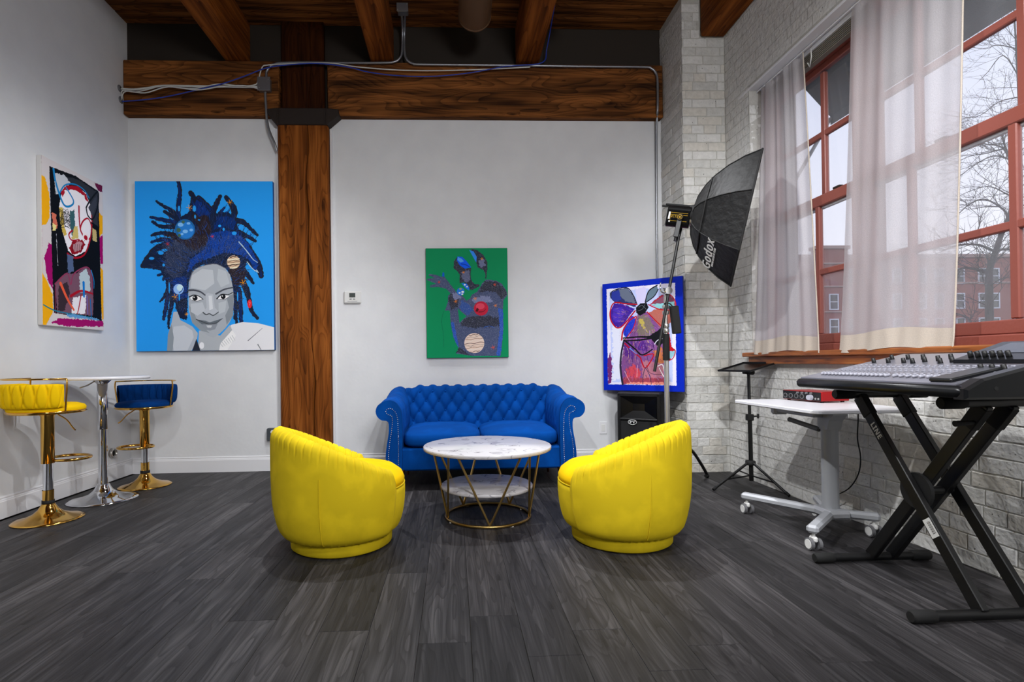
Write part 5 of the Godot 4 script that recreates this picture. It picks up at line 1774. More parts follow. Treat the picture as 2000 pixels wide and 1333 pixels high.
	P.line([[470, 380], [510, 360], [550, 400]], 2, Color(0.45, 0.48, 0.5))
	P.line([[460, 420], [510, 400], [540, 350]], 2, Color(0.45, 0.48, 0.5))
	P.line([[285, 720], [450, 705], [600, 695], [760, 600]], 9, blk, 16)
	P.line([[285, 750], [450, 740], [600, 715]], 8, blk, 12)
	P.rough([[560, 700], [700, 600], [740, 620], [740, 760], [640, 800], [600, 740]], blk, 3)
	P.line([[620, 780], [650, 740], [700, 720]], 6, Color(0.75, 0.75, 0.8), 4)
	P.line([[290, 740], [400, 830], [480, 900], [590, 840]], 11, blk, 8)
	P.line([[300, 780], [380, 860], [460, 930]], 9, red, 7)
	P.line([[350, 830], [420, 890]], 8, Color(0.35, 0.50, 0.78), 6)
	P.line([[460, 930], [500, 1040], [560, 980], [600, 890], [500, 910]], 8, red, 7)
	P.line([[285, 760], [250, 900], [235, 1050], [250, 1220]], 12, Color(0.14, 0.13, 0.20), 14)
	P.line([[505, 1040], [480, 1120], [470, 1220]], 4, Color(0.14, 0.13, 0.25), 4)
	P.line([[510, 1040], [550, 1130], [560, 1220]], 4, Color(0.14, 0.13, 0.25), 4)
	P.line([[520, 1010], [560, 1100], [690, 1110]], 3, Color(0.25, 0.1, 0.2), 3)
	P.line([[640, 1020], [690, 1010], [700, 1140], [650, 1040]], 6, Color(0.88, 0.84, 0.88), 4)
	P.line([[280, 1080], [310, 1150], [340, 1205]], 3, Color(0.86, 0.66, 0.72), 2)
	P.line([[410, 1140], [420, 1060], [425, 1010]], 3, Color(0.86, 0.66, 0.72), 2)
	P.line([[760, 640], [780, 800], [825, 850], [800, 930], [755, 960]], 6, red, 5)
	return P.texture()

# ---------------------------------------------------------------- curtains
func curtain(label, top, bot, folds, sd):
	# top, bot: [z start, z end, x, y]
	var r := RandomNumberGenerator.new()
	r.seed = sd
	var ph = []
	for k in 6: ph.append(r.randf() * TAU)
	var nu = 90
	var nv = 60
	var c = thing("linen_curtain", label, "curtain", Vector3(2.36, 0, 0), 0.0, "linen curtains")
	var rows = []
	for j in nv + 1:
		var t = float(j) / nv           # 0 at the bottom
		var row = []
		for i in nu + 1:
			var s = float(i) / nu
			var z = lerpf(lerpf(bot[0], bot[1], s), lerpf(top[0], top[1], s), pow(t, 0.9))
			var x = lerpf(bot[2], top[2], pow(t, 0.8))
			var amp = lerpf(0.007, 0.014, t)
			var f = 0.0
			for k in folds.size():
				var q = folds[k]
				f += q[1] * sin(TAU * q[0] * s + ph[k] + 0.5 * sin(2.0 * t + ph[k]))
			x += amp * f
			z += 0.006 * sin(TAU * 3 * s + ph[2]) * t
			var y = lerpf(bot[3] + 0.012 * sin(TAU * s * 1.1 + 0.8) * -1.0, top[3], t)
			row.append(Vector3(x - 2.36, y, z))
		rows.append(row)
	# seen from the room (from -x): left to right is growing z
	part(c, "cloth", MB.new().grid(rows.slice(3)).mesh(), M.linen)
	part(c, "hem", MB.new().grid(rows.slice(0, 4)).mesh(), M.linen_hem, Transform3D.IDENTITY, "beige doubled hem")
	var edge = []
	for j in range(0, nv + 1, 2): edge.append(rows[j][nu])
	part(c, "edge_stitching", MB.new().tube(edge, 0.004, 6).mesh(), M.linen_hem)

func build_curtains():
	curtain("narrow white linen curtain at the far window beside the softbox", [0.885, 1.372, 2.425, 3.072], [0.965, 1.675, 2.292, 1.012], [[2.0, 0.7], [5.0, 0.55], [9.0, 0.2]], 3)
	curtain("wide white linen curtain between the two windows", [1.80, 2.50, 2.425, 3.072], [1.842, 2.550, 2.292, 1.008], [[1.0, 0.5], [3.0, 0.5], [7.0, 0.25]], 8)
	var rod = solo("curtain_rod", MB.new().tube([Vector3(2.425, 3.078, 0.832), Vector3(2.425, 3.078, 3.188)], 0.006, 10).mesh(), M.white_trim, "slim white curtain rod under the window lintel", "rod")

# ---------------------------------------------------------------- studio light
func text_mesh(txt, size, font = "Droid Sans", bold = 600, depth = 0.001) -> TextMesh:
	var tm := TextMesh.new()
	tm.text = txt
	var f := SystemFont.new()
	f.font_names = PackedStringArray([font])
	f.font_weight = bold
	tm.font = f
	tm.font_size = 64
	tm.pixel_size = size / 64.0
	tm.depth = depth
	tm.curve_step = 2.0
	return tm

func build_softbox():
	var base = Vector3(1.529, 0, 1.161)
	var s = thing("light_stand", "chrome light stand with black boom arm behind the right armchair", "light stand", base)
	part(s, "pole", MB.new().tube([Vector3(0, 0.20, 0), Vector3(0, 0.99, 0)], 0.0175, 18).mesh(), M.steel)
	part(s, "grip_sleeve", MB.new().tube([Vector3(0, 0.965, 0), Vector3(0, 1.155, 0)], 0.024, 18).mesh(), M.rubber, Transform3D.IDENTITY, "black foam sleeve")
	part(s, "upper_tube", MB.new().tube([Vector3(0, 1.15, 0), Vector3(0, 1.435, 0)], 0.0125, 16).mesh(), M.steel)
	for y in [1.165, 1.20, 1.295, 1.335]:
		part(s, "clamp_collar", MB.new().lathe([Vector2(0.0, y), Vector2(0.021, y), Vector2(0.023, y + 0.004), Vector2(0.023, y + 0.024), Vector2(0.021, y + 0.028), Vector2(0, y + 0.028)], 20).mesh(), M.steel)
	# boom and its clamp
	var lo = Vector3(-0.101, 0.887, 0.034)
	var hi = Vector3(0.091, 1.862, 0.034)
	part(s, "boom_arm", MB.new().tube([lo, hi], 0.0105, 14).mesh(), M.black)
	var j = MB.new()
	j.xf = Transform3D(Basis.IDENTITY, Vector3(0.004, 1.462, 0.0))
	j.cyl(Vector3(0, 0, -0.03), Vector3(0, 0, 0.055), 0.026, -1, 20)
	j.cyl(Vector3(-0.035, 0.002, 0.02), Vector3(-0.01, 0.002, 0.02), 0.021, 0.021, 18)
	j.cyl(Vector3(0, -0.03, 0), Vector3(0, 0.02, 0), 0.017, -1, 16)
	var jn = part(s, "boom_clamp", j.mesh(), M.chrome)
	part(jn, "wing_knob", MB.new().tube(smooth_path([Vector3(-0.045, 1.52, 0.03), Vector3(-0.052, 1.48, 0.035), Vector3(-0.04, 1.455, 0.03), Vector3(-0.015, 1.445, 0.03)], 4), 0.005, 8).mesh(), M.chrome)
	# legs
	var hub = 0.30
	for a in [[Vector3(0.541, 0.012, -0.507), 1], [Vector3(-0.52, 0.012, -0.36), 1], [Vector3(-0.05, 0.012, 0.36), 1]]:
		var e: Vector3 = a[0]
		var mid = Vector3(e.x * 0.55, 0.27, e.z * 0.55)
		var leg = part(s, "leg", MB.new().tube(smooth_path([Vector3(0, hub, 0) + e.normalized() * 0.01, mid * Vector3(0.6, 1.05, 0.6), mid, Vector3(e.x * 0.8, 0.14, e.z * 0.8), e], 4), 0.012, 10).mesh(), M.black)
		part(leg, "foot_cap", MB.new().tube([e - Vector3(e.x, -0.12, e.z) * 0.06, e], 0.0135, 10).mesh(), M.rubber)
	part(s, "leg_hub", MB.new().lathe([Vector2(0, 0.19), Vector2(0.028, 0.19), Vector2(0.03, 0.2), Vector2(0.03, 0.33), Vector2(0.026, 0.34), Vector2(0, 0.34)], 20).mesh(), M.black)
	# power adapter hanging from the pole
	var ad = thing("power_adapter", "black power adapter strapped to the light stand pole", "adapter", base + Vector3(0.07, 1.165, 0.02), 0.0)
	var am = MB.new()
	am.xf = Transform3D(Basis(Vector3.BACK, 0.10), Vector3.ZERO)
	am.box(Vector3(0, 0.09, 0), Vector3(0.055, 0.20, 0.045), 0.006)
	part(ad, "case", am.mesh(), M.black_matte)
	part(ad, "strap", MB.new().tube(smooth_path([Vector3(-0.025, 0.18, 0), Vector3(-0.05, 0.205, 0.008), Vector3(-0.09, 0.208, 0.02), Vector3(-0.07, 0.20, -0.03), Vector3(-0.03, 0.185, -0.015)], 4), 0.004, 6).mesh(), M.rubber)
	# lamp head
	var ax = Vector3(0.87, -0.22, 0.441).normalized()
	var hc = Vector3(1.652, 1.998, 1.165)
	var head = thing("studio_lamp_head", "black studio lamp head with yellow lines on the boom arm", "studio light", hc)
	var hb = MB.new()
	var e1 = Vector3(0.085, 0.948, 0.307).normalized()
	var fr = Transform3D(Basis(e1.cross(ax), e1, ax).orthonormalized(), Vector3.ZERO)
	hb.xf = fr
	hb.prism(rounded(0.13, 0.15, 0.03, 4), -0.095, 0.065, 0.005)
	part(head, "body", hb.mesh(), M.black_gloss)
	var hh = MB.new()
	hh.xf = fr
	hh.box(Vector3(0, 0.079, -0.035), Vector3(0.045, 0.014, 0.17), 0.004)
	hh.box(Vector3(0, 0.066, -0.12), Vector3(0.03, 0.016, 0.05), 0.004)
	part(head, "handle", hh.mesh(), M.black_matte)
	var mt = MB.new()
	mt.xf = fr
	mt.cyl(Vector3(0, 0, 0.062), Vector3(0, 0, 0.092), 0.06, 0.062, 28)
	part(head, "mount_ring", mt.mesh(), M.steel)
	# yoke on the camera side and its yellow ringed knob
	var side = fr.basis.x
	if side.z < 0: side = -side
	var lines = MB.new()
	lines.xf = Transform3D(Basis(ax, e1, ax.cross(e1)), side * 0.0653)
	for y in [-0.03, 0.012, 0.026]:
		lines.box(Vector3(-0.01, y, 0), Vector3(0.115, 0.0028, 0.0016))
	lines.box(Vector3(-0.067, -0.005, 0), Vector3(0.002, 0.05, 0.0016))
	part(head, "yellow_stripes", lines.mesh(), mat(Color(0.66, 0.52, 0.08), 0.4))
	var lab = MB.new()
	lab.xf = Transform3D(Basis(ax, e1, ax.cross(e1)), side * 0.0657)
	lab.box(Vector3(-0.076, 0.005, 0), Vector3(0.012, 0.05, 0.001))
	lab.box(Vector3(-0.07, -0.035, 0), Vector3(0.01, 0.01, 0.001))
	part(head, "sticker", lab.mesh(), M.white_plastic, Transform3D.IDENTITY, "white sticker")
	var tt = part(head, "model_lettering", text_mesh("VL150", 0.022), mat(Color(0.60, 0.48, 0.10), 0.4), Transform3D(Basis(ax, e1, ax.cross(e1)), side * 0.066 - ax * 0.035 + e1 * 0.0))
	var yk = MB.new()
	var py = side * 0.076
	var down = Vector3(-0.031, -0.135, -0.005)
	yk.xf = frame_to(py, down, side)
	yk.box(Vector3(0, 0, 0.065), Vector3(0.034, 0.008, 0.16), 0.003)
	part(head, "yoke", yk.mesh(), M.black)
	var yk2 = MB.new()
	yk2.xf = frame_to(-py, down, side)
	yk2.box(Vector3(0, 0, 0.065), Vector3(0.034, 0.008, 0.16), 0.003)
	yk2.xf = Transform3D.IDENTITY
	var cb = down.normalized() * 0.142
	yk2.tube([cb - py, cb + py], 0.012, 8)
	yk2.tube([cb, cb + down.normalized() * 0.035], 0.017, 12)
	part(head, "yoke_base", yk2.mesh(), M.black)
	var kb = MB.new()
	kb.cyl(side * 0.066, side * 0.098, 0.022, 0.02, 20)
	var kn = part(head, "tilt_knob", kb.mesh(), M.black_matte)
	var kr = MB.new()
	var kc = []
	var ka = e1
	var kd = side.cross(e1).normalized()
	for i in 24: kc.append(side * 0.0985 + (ka * cos(TAU * i / 24) + kd * sin(TAU * i / 24)) * 0.015)
	kr.tube(kc, 0.002, 6, true)
	kr.cyl(side * 0.097, side * 0.100, 0.007, 0.007, 14)
	part(kn, "yellow_ring", kr.mesh(), mat(Color(0.66, 0.52, 0.08), 0.4))
	# octagonal softbox
	var rc = Vector3(2.022, 1.925, 1.350)
	var R = 0.485
	var box = thing("octagon_softbox", "large black octagonal softbox with white lettering on the lamp head", "softbox", rc)
	var e2 = ax.cross(e1).normalized()
	var prof = [[-0.345, 0.07], [-0.332, 0.14], [-0.295, 0.222], [-0.245, 0.292], [-0.175, 0.362], [-0.09, 0.425], [0.0, 0.472]]
	var corner = func(k, q): return ax * q[0] + (e1 * cos(deg_to_rad(22.5 + 45 * k)) + e2 * sin(deg_to_rad(22.5 + 45 * k))) * q[1]
	for k in 8:
		var pn = MB.new()
		var rows = []
		for i in prof.size():
			var a = corner.call(k, prof[i])
			var b = corner.call(k + 1, prof[i])
			var row = []
			for u in 7:
				var t = u / 6.0
				var sag = 1.0 - 0.016 * sin(PI * t) * (1.0 + 0.3 * sin(i * 2.0 + k))
				var p = a.lerp(b, t)
				var axial = ax * prof[i][0]
				row.append(axial + (p - axial) * sag)
			rows.append(row)
		var mid = rows[3][3]
		var outn = (mid - ax * prof[3][0]).normalized()
		var g = (rows[3][4] - rows[3][3]).cross(rows[4][3] - rows[3][3])
		if g.dot(outn) < 0:
			for r in rows: r.reverse()
		pn.grid(rows)
		part(box, "panel", pn.mesh(), M.box_cloth)
		var rb = []
		for q in prof: rb.append(corner.call(k, [q[0], q[1] * 1.006]))
		part(box, "seam", MB.new().tube(rb, 0.0035, 6).mesh(), M.black_matte)
	var rim = []
	for k in 9: rim.append(corner.call(k, [0.0, 0.474]))
	rim.remove_at(8)
	part(box, "rim", MB.new().tube(rim, 0.007, 6, true, false, -1).mesh(), M.black_matte)
	var face = MB.new()
	var ctr = ax * -0.03
	for k in 8:
		var a = corner.call(k, [-0.03, 0.450])
		var b = corner.call(k + 1, [-0.03, 0.450])
		if (a - ctr).cross(b - ctr).dot(ax) > 0: face.tri(ctr, a, b)
		else: face.tri(ctr, b, a)
	part(box, "diffuser", face.mesh(), M.inner_white, Transform3D.IDENTITY, "white diffuser cloth")
	var ring = MB.new()
	ring.xf = Transform3D(Basis(e2, e1, ax).orthonormalized(), ax * -0.345)
	ring.cyl(Vector3(0, 0, -0.03), Vector3(0, 0, 0.01), 0.068, 0.076, 24)
	part(box, "speed_ring", ring.mesh(), M.black_matte)
	# fold lines of the back zip
	var zip = []
	for k in 8: zip.append(corner.call(k, [-0.262, 0.274]))
	part(box, "back_fold", MB.new().tube(zip, 0.006, 6, true, false, -1).mesh(), M.box_cloth)
	# lettering on the lower panel that faces the room
	var best = 0
	var bestv = -9.0
	for k in 8:
		var m0 = (corner.call(k, prof[5]) + corner.call(k + 1, prof[5])) / 2
		var n = (m0 - ax * prof[5][0]).normalized()
		var score = n.dot(Vector3(-0.2, -0.72, 0.66))
		if score > bestv:
			bestv = score; best = k
	var a5 = corner.call(best, prof[5])
	var b5 = corner.call(best + 1, prof[5])
	if a5.y > b5.y:
		var tmp = a5; a5 = b5; b5 = tmp
	var along_dir = (b5 - a5).normalized()
	var back_dir = ((corner.call(best, prof[4]) + corner.call(best + 1, prof[4])) / 2 - (a5 + b5) / 2).normalized()
	var nn = along_dir.cross(back_dir).normalized()
	var pc = ((a5 + b5) / 2).lerp((corner.call(best, prof[4]) + corner.call(best + 1, prof[4])) / 2, 0.95)
	var lb = Basis(along_dir, (back_dir - along_dir * back_dir.dot(along_dir)).normalized(), nn).orthonormalized()
	part(box, "lettering", text_mesh("Godox", 0.095, "Droid Sans", 700), M.white_plastic, Transform3D(lb, pc + nn * 0.006 + lb.y * 0.008 ))
	part(box, "small_lettering", text_mesh("WWW.GODOX.COM", 0.020, "Droid Sans", 700), M.white_plastic, Transform3D(lb, pc + nn * 0.008 - lb.y * 0.040))

# ---------------------------------------------------------------- loudspeaker in the corner
func build_speaker():
	var s = thing("loudspeaker", "black loudspeaker on the floor under the purple painting", "speaker", Vector3(1.69, 0, 0.262), deg_to_rad(-35))
	var body = MB.new()
	var w = 0.37
	body.xf = Transform3D(Basis(Vector3(1, 0, 0), Vector3(0, 0, -1), Vector3(0, 1, 0)), Vector3.ZERO)
	body.prism(PackedVector2Array([Vector2(-w / 2, -0.16), Vector2(w / 2, -0.16), Vector2(w / 2 + 0.0, 0.02), Vector2(w / 2 - 0.07, 0.16), Vector2(-w / 2 + 0.07, 0.16), Vector2(-w / 2, 0.02)]), 0.0, 0.69, 0.012)
	part(s, "cabinet", body.mesh(), M.black_matte)
	# front bezel with the recessed horn above and grille below
	var bz = MB.new()
	for q in [[0, 0.668, 0.36, 0.035], [0, 0.455, 0.36, 0.02], [0, 0.02, 0.36, 0.035]]:
		bz.box(Vector3(q[0], q[1], 0.172), Vector3(q[2], q[3], 0.026), 0.006)
	for x in [-0.168, 0.168]: bz.box(Vector3(x, 0.345, 0.172), Vector3(0.028, 0.67, 0.026), 0.006)
	part(s, "bezel", bz.mesh(), M.black)
	var horn = MB.new()
	var o = [Vector3(-0.152, 0.465, 0.180), Vector3(0.152, 0.465, 0.180), Vector3(0.152, 0.65, 0.180), Vector3(-0.152, 0.65, 0.180)]
	var i4 = [Vector3(-0.05, 0.53, 0.163), Vector3(0.05, 0.53, 0.163), Vector3(0.05, 0.59, 0.163), Vector3(-0.05, 0.59, 0.163)]
	for k in 4:
		var k2 = (k + 1) % 4
		horn.quad(o[k], o[k2], i4[k2], i4[k])
	horn.quad(i4[0], i4[1], i4[2], i4[3])
	part(s, "horn", horn.mesh(), M.black_gloss)
	part(s, "grille", bx(Vector3(0.31, 0.40, 0.008), 0.002, Vector3(0, 0.24, 0.172)), M.black_matte)
	# oval badge
	var ov := PackedVector2Array()
	for k in 28: ov.append(Vector2(cos(TAU * k / 28) * 0.036, sin(TAU * k / 28) * 0.021))
	var bd = MB.new()
	bd.prism(ov, 0, 0.003)
	var b = part(s, "badge", bd.mesh(), M.black_gloss, T(-0.05, 0.432, 0.186))
	var ring = []
	for p in ov: ring.append(Vector3(p.x, p.y, 0.003))
	part(b, "badge_rim", MB.new().tube(ring, 0.0022, 6, true).mesh(), M.white_plastic)
	part(b, "badge_mark", text_mesh("PV", 0.034, "Droid Serif", 800), M.white_plastic, Transform3D(Basis.IDENTITY.scaled(Vector3(1.15, 0.85, 1)), Vector3(0, 0, 0.004)))

# ---------------------------------------------------------------- tripod stand with a tray
func build_laptop_stand():
	var base = Vector3(2.235, 0, 0.99)
	var s = thing("tripod_tray_stand", "black tripod stand with a tilted flat tray in the brick corner", "stand", base)
	part(s, "lower_pole", MB.new().tube([Vector3(0.006, 0.045, 0), Vector3(0, 0.55, 0)], 0.0155, 14).mesh(), M.black)
	part(s, "upper_pole", MB.new().tube([Vector3(0, 0.5, 0), Vector3(-0.004, 0.865, 0)], 0.0115, 14).mesh(), M.black)
	var cl = MB.new()
	cl.box(Vector3(0, 0.525, 0), Vector3(0.045, 0.05, 0.045), 0.005)
	cl.cyl(Vector3(0.02, 0.53, 0.01), Vector3(0.05, 0.535, 0.015), 0.006, 0.006, 10)
	cl.box(Vector3(0.055, 0.535, 0.016), Vector3(0.016, 0.035, 0.012), 0.003)
	part(s, "height_clamp", cl.mesh(), M.black_matte)
	part(s, "leg_collar", MB.new().lathe([Vector2(0, 0.165), Vector2(0.034, 0.165), Vector2(0.036, 0.17), Vector2(0.036, 0.195), Vector2(0.02, 0.2), Vector2(0, 0.2)], 18).mesh(), M.black_matte)
	for e in [Vector3(-0.337, 0.008, 0.093), Vector3(0.095, 0.008, 0.31), Vector3(0.055, 0.008, -0.36)]:
		var top = Vector3(0, 0.18, 0) + Vector3(e.x, 0, e.z).normalized() * 0.03
		var leg = part(s, "leg", MB.new().tube([top, e], 0.0095, 10).mesh(), M.black)
		part(leg, "foot_cap", MB.new().tube([e.lerp(top, 0.09), e], 0.0115, 10).mesh(), M.rubber)
		part(s, "brace", MB.new().tube([Vector3(0, 0.085, 0), top.lerp(e, 0.62)], 0.006, 8).mesh(), M.black)
	# tray
	var tr = MB.new()
	var ba = Vector3(0.27, 0.0, 0.96).normalized()
	var bb = Vector3(0.975, 0.21, 0.10).normalized()
	var up = ba.cross(bb).normalized()
	bb = up.cross(ba).normalized()
	var fr = Transform3D(Basis(bb, up, ba.normalized()).orthonormalized(), Vector3(-0.045, 0.905, 0.05))
	tr.xf = fr
	tr.box(Vector3.ZERO, Vector3(0.26, 0.006, 0.31), 0.002)
	part(s, "tray", tr.mesh(), M.black_gloss)
	var lp = MB.new()
	lp.xf = fr
	for z in [-0.152, 0.152]: lp.box(Vector3(0, 0.005, z), Vector3(0.26, 0.012, 0.007), 0.001)
	for x in [-0.127, 0.127]: lp.box(Vector3(x, 0.005, 0), Vector3(0.007, 0.012, 0.31), 0.001)
	part(s, "tray_lip", lp.mesh(), M.black)
	var tk = MB.new()
	tk.box(Vector3(-0.02, 0.872, 0.01), Vector3(0.06, 0.035, 0.04), 0.005)
	tk.cyl(Vector3(-0.02, 0.868, 0.02), Vector3(-0.01, 0.868, 0.065), 0.02, 0.02, 18)
	part(s, "tilt_head", tk.mesh(), M.black_matte)

# ---------------------------------------------------------------- white rolling desk
func build_desk():
	var d = thing("rolling_desk", "white top sit stand desk on grey legs with castors by the brick wall", "desk", Vector3(2.033, 0, 1.985))
	var top = MB.new()
	top.xf = Transform3D(Basis(Vector3(1, 0, 0), Vector3(0, 0, -1), Vector3(0, 1, 0)), Vector3(0, 0.69, 0))
	top.prism(rounded(0.535, 0.765, 0.05, 6), 0.0, 0.02, 0.004)
	part(d, "desk_top", top.mesh(), M.desk_white)
	var px = 0.062
	var pz = 0.035
	var pole = MB.new()
	pole.xf = T(px, 0, pz)
	pole.xf.basis = Basis.from_scale(Vector3(1.0, 1.0, 0.8))
	pole.lathe([Vector2(0.045, 0.125), Vector2(0.045, 0.59)], 28)
	part(d, "pole", pole.mesh(), M.desk_grey)
	var nk = MB.new()
	nk.xf = Transform3D(Basis(Vector3(0, 0, 1), Vector3(0, 1, 0), Vector3(-1, 0, 0)), Vector3(px, 0, pz))
	nk.prism(PackedVector2Array([Vector2(-0.04, 0.57), Vector2(0.036, 0.57), Vector2(0.05, 0.62), Vector2(0.085, 0.655), Vector2(0.085, 0.688), Vector2(0.0, 0.688), Vector2(-0.04, 0.64)]), -0.04, 0.04, 0.004)
	part(d, "neck", nk.mesh(), M.desk_grey)
	# lifting linkage under the top
	part(d, "link_beam", bx(Vector3(0.07, 0.032, 0.36), 0.005, Vector3(0.0, 0.652, -0.14)), M.desk_grey)
	part(d, "end_bracket", bx(Vector3(0.09, 0.07, 0.055), 0.012, Vector3(0.0, 0.655, -0.315)), M.desk_grey)
	part(d, "gas_strut", MB.new().tube([Vector3(0.0, 0.598, -0.22), Vector3(0.025, 0.565, 0.005)], 0.014, 14).mesh(), M.grey_plastic, Transform3D.IDENTITY, "dark grey gas strut")
	part(d, "release_lever", bx(Vector3(0.09, 0.02, 0.05), 0.006, Vector3(-0.03, 0.672, 0.06)), M.black_matte)
	part(d, "crosshead", bx(Vector3(0.30, 0.022, 0.05), 0.004, Vector3(0.0, 0.679, 0.07)), M.black_matte)
	# feet
	part(d, "hub", bx(Vector3(0.13, 0.05, 0.16), 0.015, Vector3(px, 0.105, pz)), M.desk_grey)
	for e in [Vector3(-0.225, 0.108, -0.355), Vector3(-0.25, 0.108, 0.325), Vector3(0.245, 0.108, 0.16), Vector3(0.19, 0.108, -0.25)]:
		var a = Vector3(px, 0.104, pz)
		var leg = MB.new()
		leg.xf = frame_to(a, e - a)
		leg.box(Vector3(0, 0, (e - a).length() / 2), Vector3(0.055, 0.042, (e - a).length()), 0.012)
		part(d, "leg", leg.mesh(), M.desk_grey)
		castor(d, e + (a - e).normalized() * 0.03)

func castor(d, at: Vector3):
	var c = MB.new()
	c.cyl(Vector3(0, 0.06, 0), Vector3(0, 0.095, 0), 0.008, 0.008, 10)
	c.box(Vector3(0.0, 0.055, 0.0), Vector3(0.022, 0.03, 0.05), 0.008)
	var n = part(d, "castor", c.mesh(), M.white_plastic, T(at.x, 0, at.z), "white castor")
	for x in [-0.021, 0.021]:
		part(n, "tyre", MB.new().cyl(Vector3(x - 0.008, 0.0305, 0), Vector3(x + 0.008, 0.0305, 0), 0.030, 0.030, 22).mesh(), M.grey_plastic)
		part(n, "wheel_disc", MB.new().cyl(Vector3(x + sign(x) * 0.0082 - 0.0015, 0.0305, 0), Vector3(x + sign(x) * 0.0082 + 0.0015, 0.0305, 0), 0.0235, 0.0235, 22).mesh(), M.white_plastic)

# ---------------------------------------------------------------- mixing desk on its X stand, red interface
func build_mixer():
	var s = thing("keyboard_stand", "black double X keyboard stand under the mixing desk", "stand", Vector3(1.98, 0, 2.735))
	for a in [["foot_bar", 0.024, 1.69, 2.25, 2.457], ["foot_bar", 0.024, 1.645, 2.22, 3.025], ["support_bar", 0.797, 1.79, 2.24, 2.47], ["support_bar", 0.797, 1.79, 2.24, 3.005]]:
		var x0 = a[2] - 1.98
		var x1 = a[3] - 1.98
		var z = a[4] - 2.735
		var b = part(s, a[0], MB.new().tube([Vector3(x0 + 0.01, a[1], z), Vector3(x1 - 0.01, a[1], z)], 0.019, 16).mesh(), M.black)
		for q in [[x0, x0 + 0.09], [x1 - 0.09, x1]]:
			part(b, "end_cap", MB.new().tube([Vector3(q[0], a[1], z), Vector3(q[0] + 0.006, a[1], z), Vector3(q[1] - 0.006, a[1], z), Vector3(q[1], a[1], z)], [0.018, 0.0235, 0.0235, 0.021], 16).mesh(), M.rubber)
	for a in [[1.915, 0.290, -0.27], [2.105, 0.290, -0.27], [1.965, -0.278, 0.27], [2.065, -0.278, 0.27]]:
		var x = a[0] - 1.98
		var p0 = Vector3(x, 0.03, a[1])
		var p1 = Vector3(x, 0.79, a[2])
		var leg = MB.new()
		leg.xf = frame_to(p0, p1 - p0)
		leg.box(Vector3(0, 0, (p1 - p0).length() / 2), Vector3(0.026, 0.050, (p1 - p0).length()), 0.003)
		var ln = part(s, "leg", leg.mesh(), M.black)
		var shoe = MB.new()
		shoe.xf = frame_to(p0, p1 - p0)
		var L = (p1 - p0).length()
		shoe.box(Vector3(0, 0, L - 0.06), Vector3(0.032, 0.056, 0.10), 0.003)
		part(ln, "bracket", shoe.mesh(), M.black_matte)
		if a[0] == 1.915:
			var dir = (p1 - p0).normalized()
			var outw = Vector3.LEFT
			var bs = Basis(-dir, outw.cross(-dir), outw)
			part(ln, "lettering", text_mesh("LINE", 0.036, "Droid Sans", 700), M.white_plastic, Transform3D(bs, p0 + dir * (L * 0.80) + outw * 0.0135))
			var st = MB.new()
			st.xf = Transform3D(bs, p0 + dir * (L * 0.33) + outw * 0.0134)
			st.box(Vector3.ZERO, Vector3(0.075, 0.036, 0.0008))
			var sk = part(ln, "sticker", st.mesh(), M.white_plastic, Transform3D.IDENTITY, "white barcode sticker")
			var bars = MB.new()
			bars.xf = st.xf * T(0, 0, 0.0006)
			for k in 12: bars.box(Vector3(-0.024 + k * 0.0042, 0.004, 0), Vector3([0.0012, 0.0022][k % 2], 0.016, 0.0004))
			part(sk, "barcode", bars.mesh(), M.black)
	part(s, "pivot", MB.new().cyl(Vector3(-0.075, 0.405, 0.0), Vector3(0.135, 0.405, 0.0), 0.016, 0.016, 14).mesh(), M.black)
	part(s, "lock_disc", MB.new().cyl(Vector3(-0.045, 0.405, 0.0), Vector3(-0.03, 0.405, 0.0), 0.075, 0.075, 28).mesh(), M.black_matte)
	part(s, "release_pin", MB.new().tube([Vector3(-0.10, 0.715, 0.235), Vector3(0.0, 0.72, 0.24)], [0.012, 0.006], 10).mesh(), M.black_matte)

	# mixer: local u along z (operator left is far), w along x to the wall, panel rising to the wall
	var mx = thing("mixing_desk", "grey and black digital mixing desk with faders below the window", "mixer", Vector3(1.61, 0.83, 2.47))
	var W = 0.79
	var D = 0.52
	var pf = func(w): return 0.043 + 0.205 * w      # height of the panel over the feet at depth w
	var body = MB.new()
	body.xf = Transform3D(Basis.IDENTITY, Vector3.ZERO)
	body.prism(PackedVector2Array([Vector2(0.012, 0.008), Vector2(D, 0.008), Vector2(D, pf.call(D) - 0.004), Vector2(0.02, pf.call(0.02) - 0.004), Vector2(0.004, 0.03)]), 0.004, W - 0.004, 0.003)
	part(mx, "body", body.mesh(), M.mixer_body)
	var fro = MB.new()
	fro.tube([Vector3(0.012, 0.024, -0.002), Vector3(0.012, 0.024, 0.01), Vector3(0.012, 0.024, W - 0.01), Vector3(0.012, 0.024, W + 0.002)], [0.012, 0.021, 0.021, 0.012], 18)
	part(mx, "front_rail", fro.mesh(), M.mixer_body)
	var pan = MB.new()
	pan.prism(PackedVector2Array([Vector2(0.02, pf.call(0.02) - 0.003), Vector2(D - 0.005, pf.call(D) - 0.003), Vector2(D - 0.006, pf.call(D) + 0.002), Vector2(0.02, pf.call(0.02) + 0.002)]), 0.012, W - 0.035)
	part(mx, "panel", pan.mesh(), M.mixer_top, Transform3D.IDENTITY, "brushed grey control panel")
	# raised side cheek by the camera
	var ck = MB.new()
	ck.prism(PackedVector2Array([Vector2(0.0, 0.0), Vector2(D + 0.01, 0.0), Vector2(D + 0.01, pf.call(D) + 0.03), Vector2(0.06, pf.call(0.06) + 0.012), Vector2(0.0, 0.035)]), W - 0.03, W + 0.02, 0.008)
	var ckn = part(mx, "side_cheek", ck.mesh(), M.mixer_body)
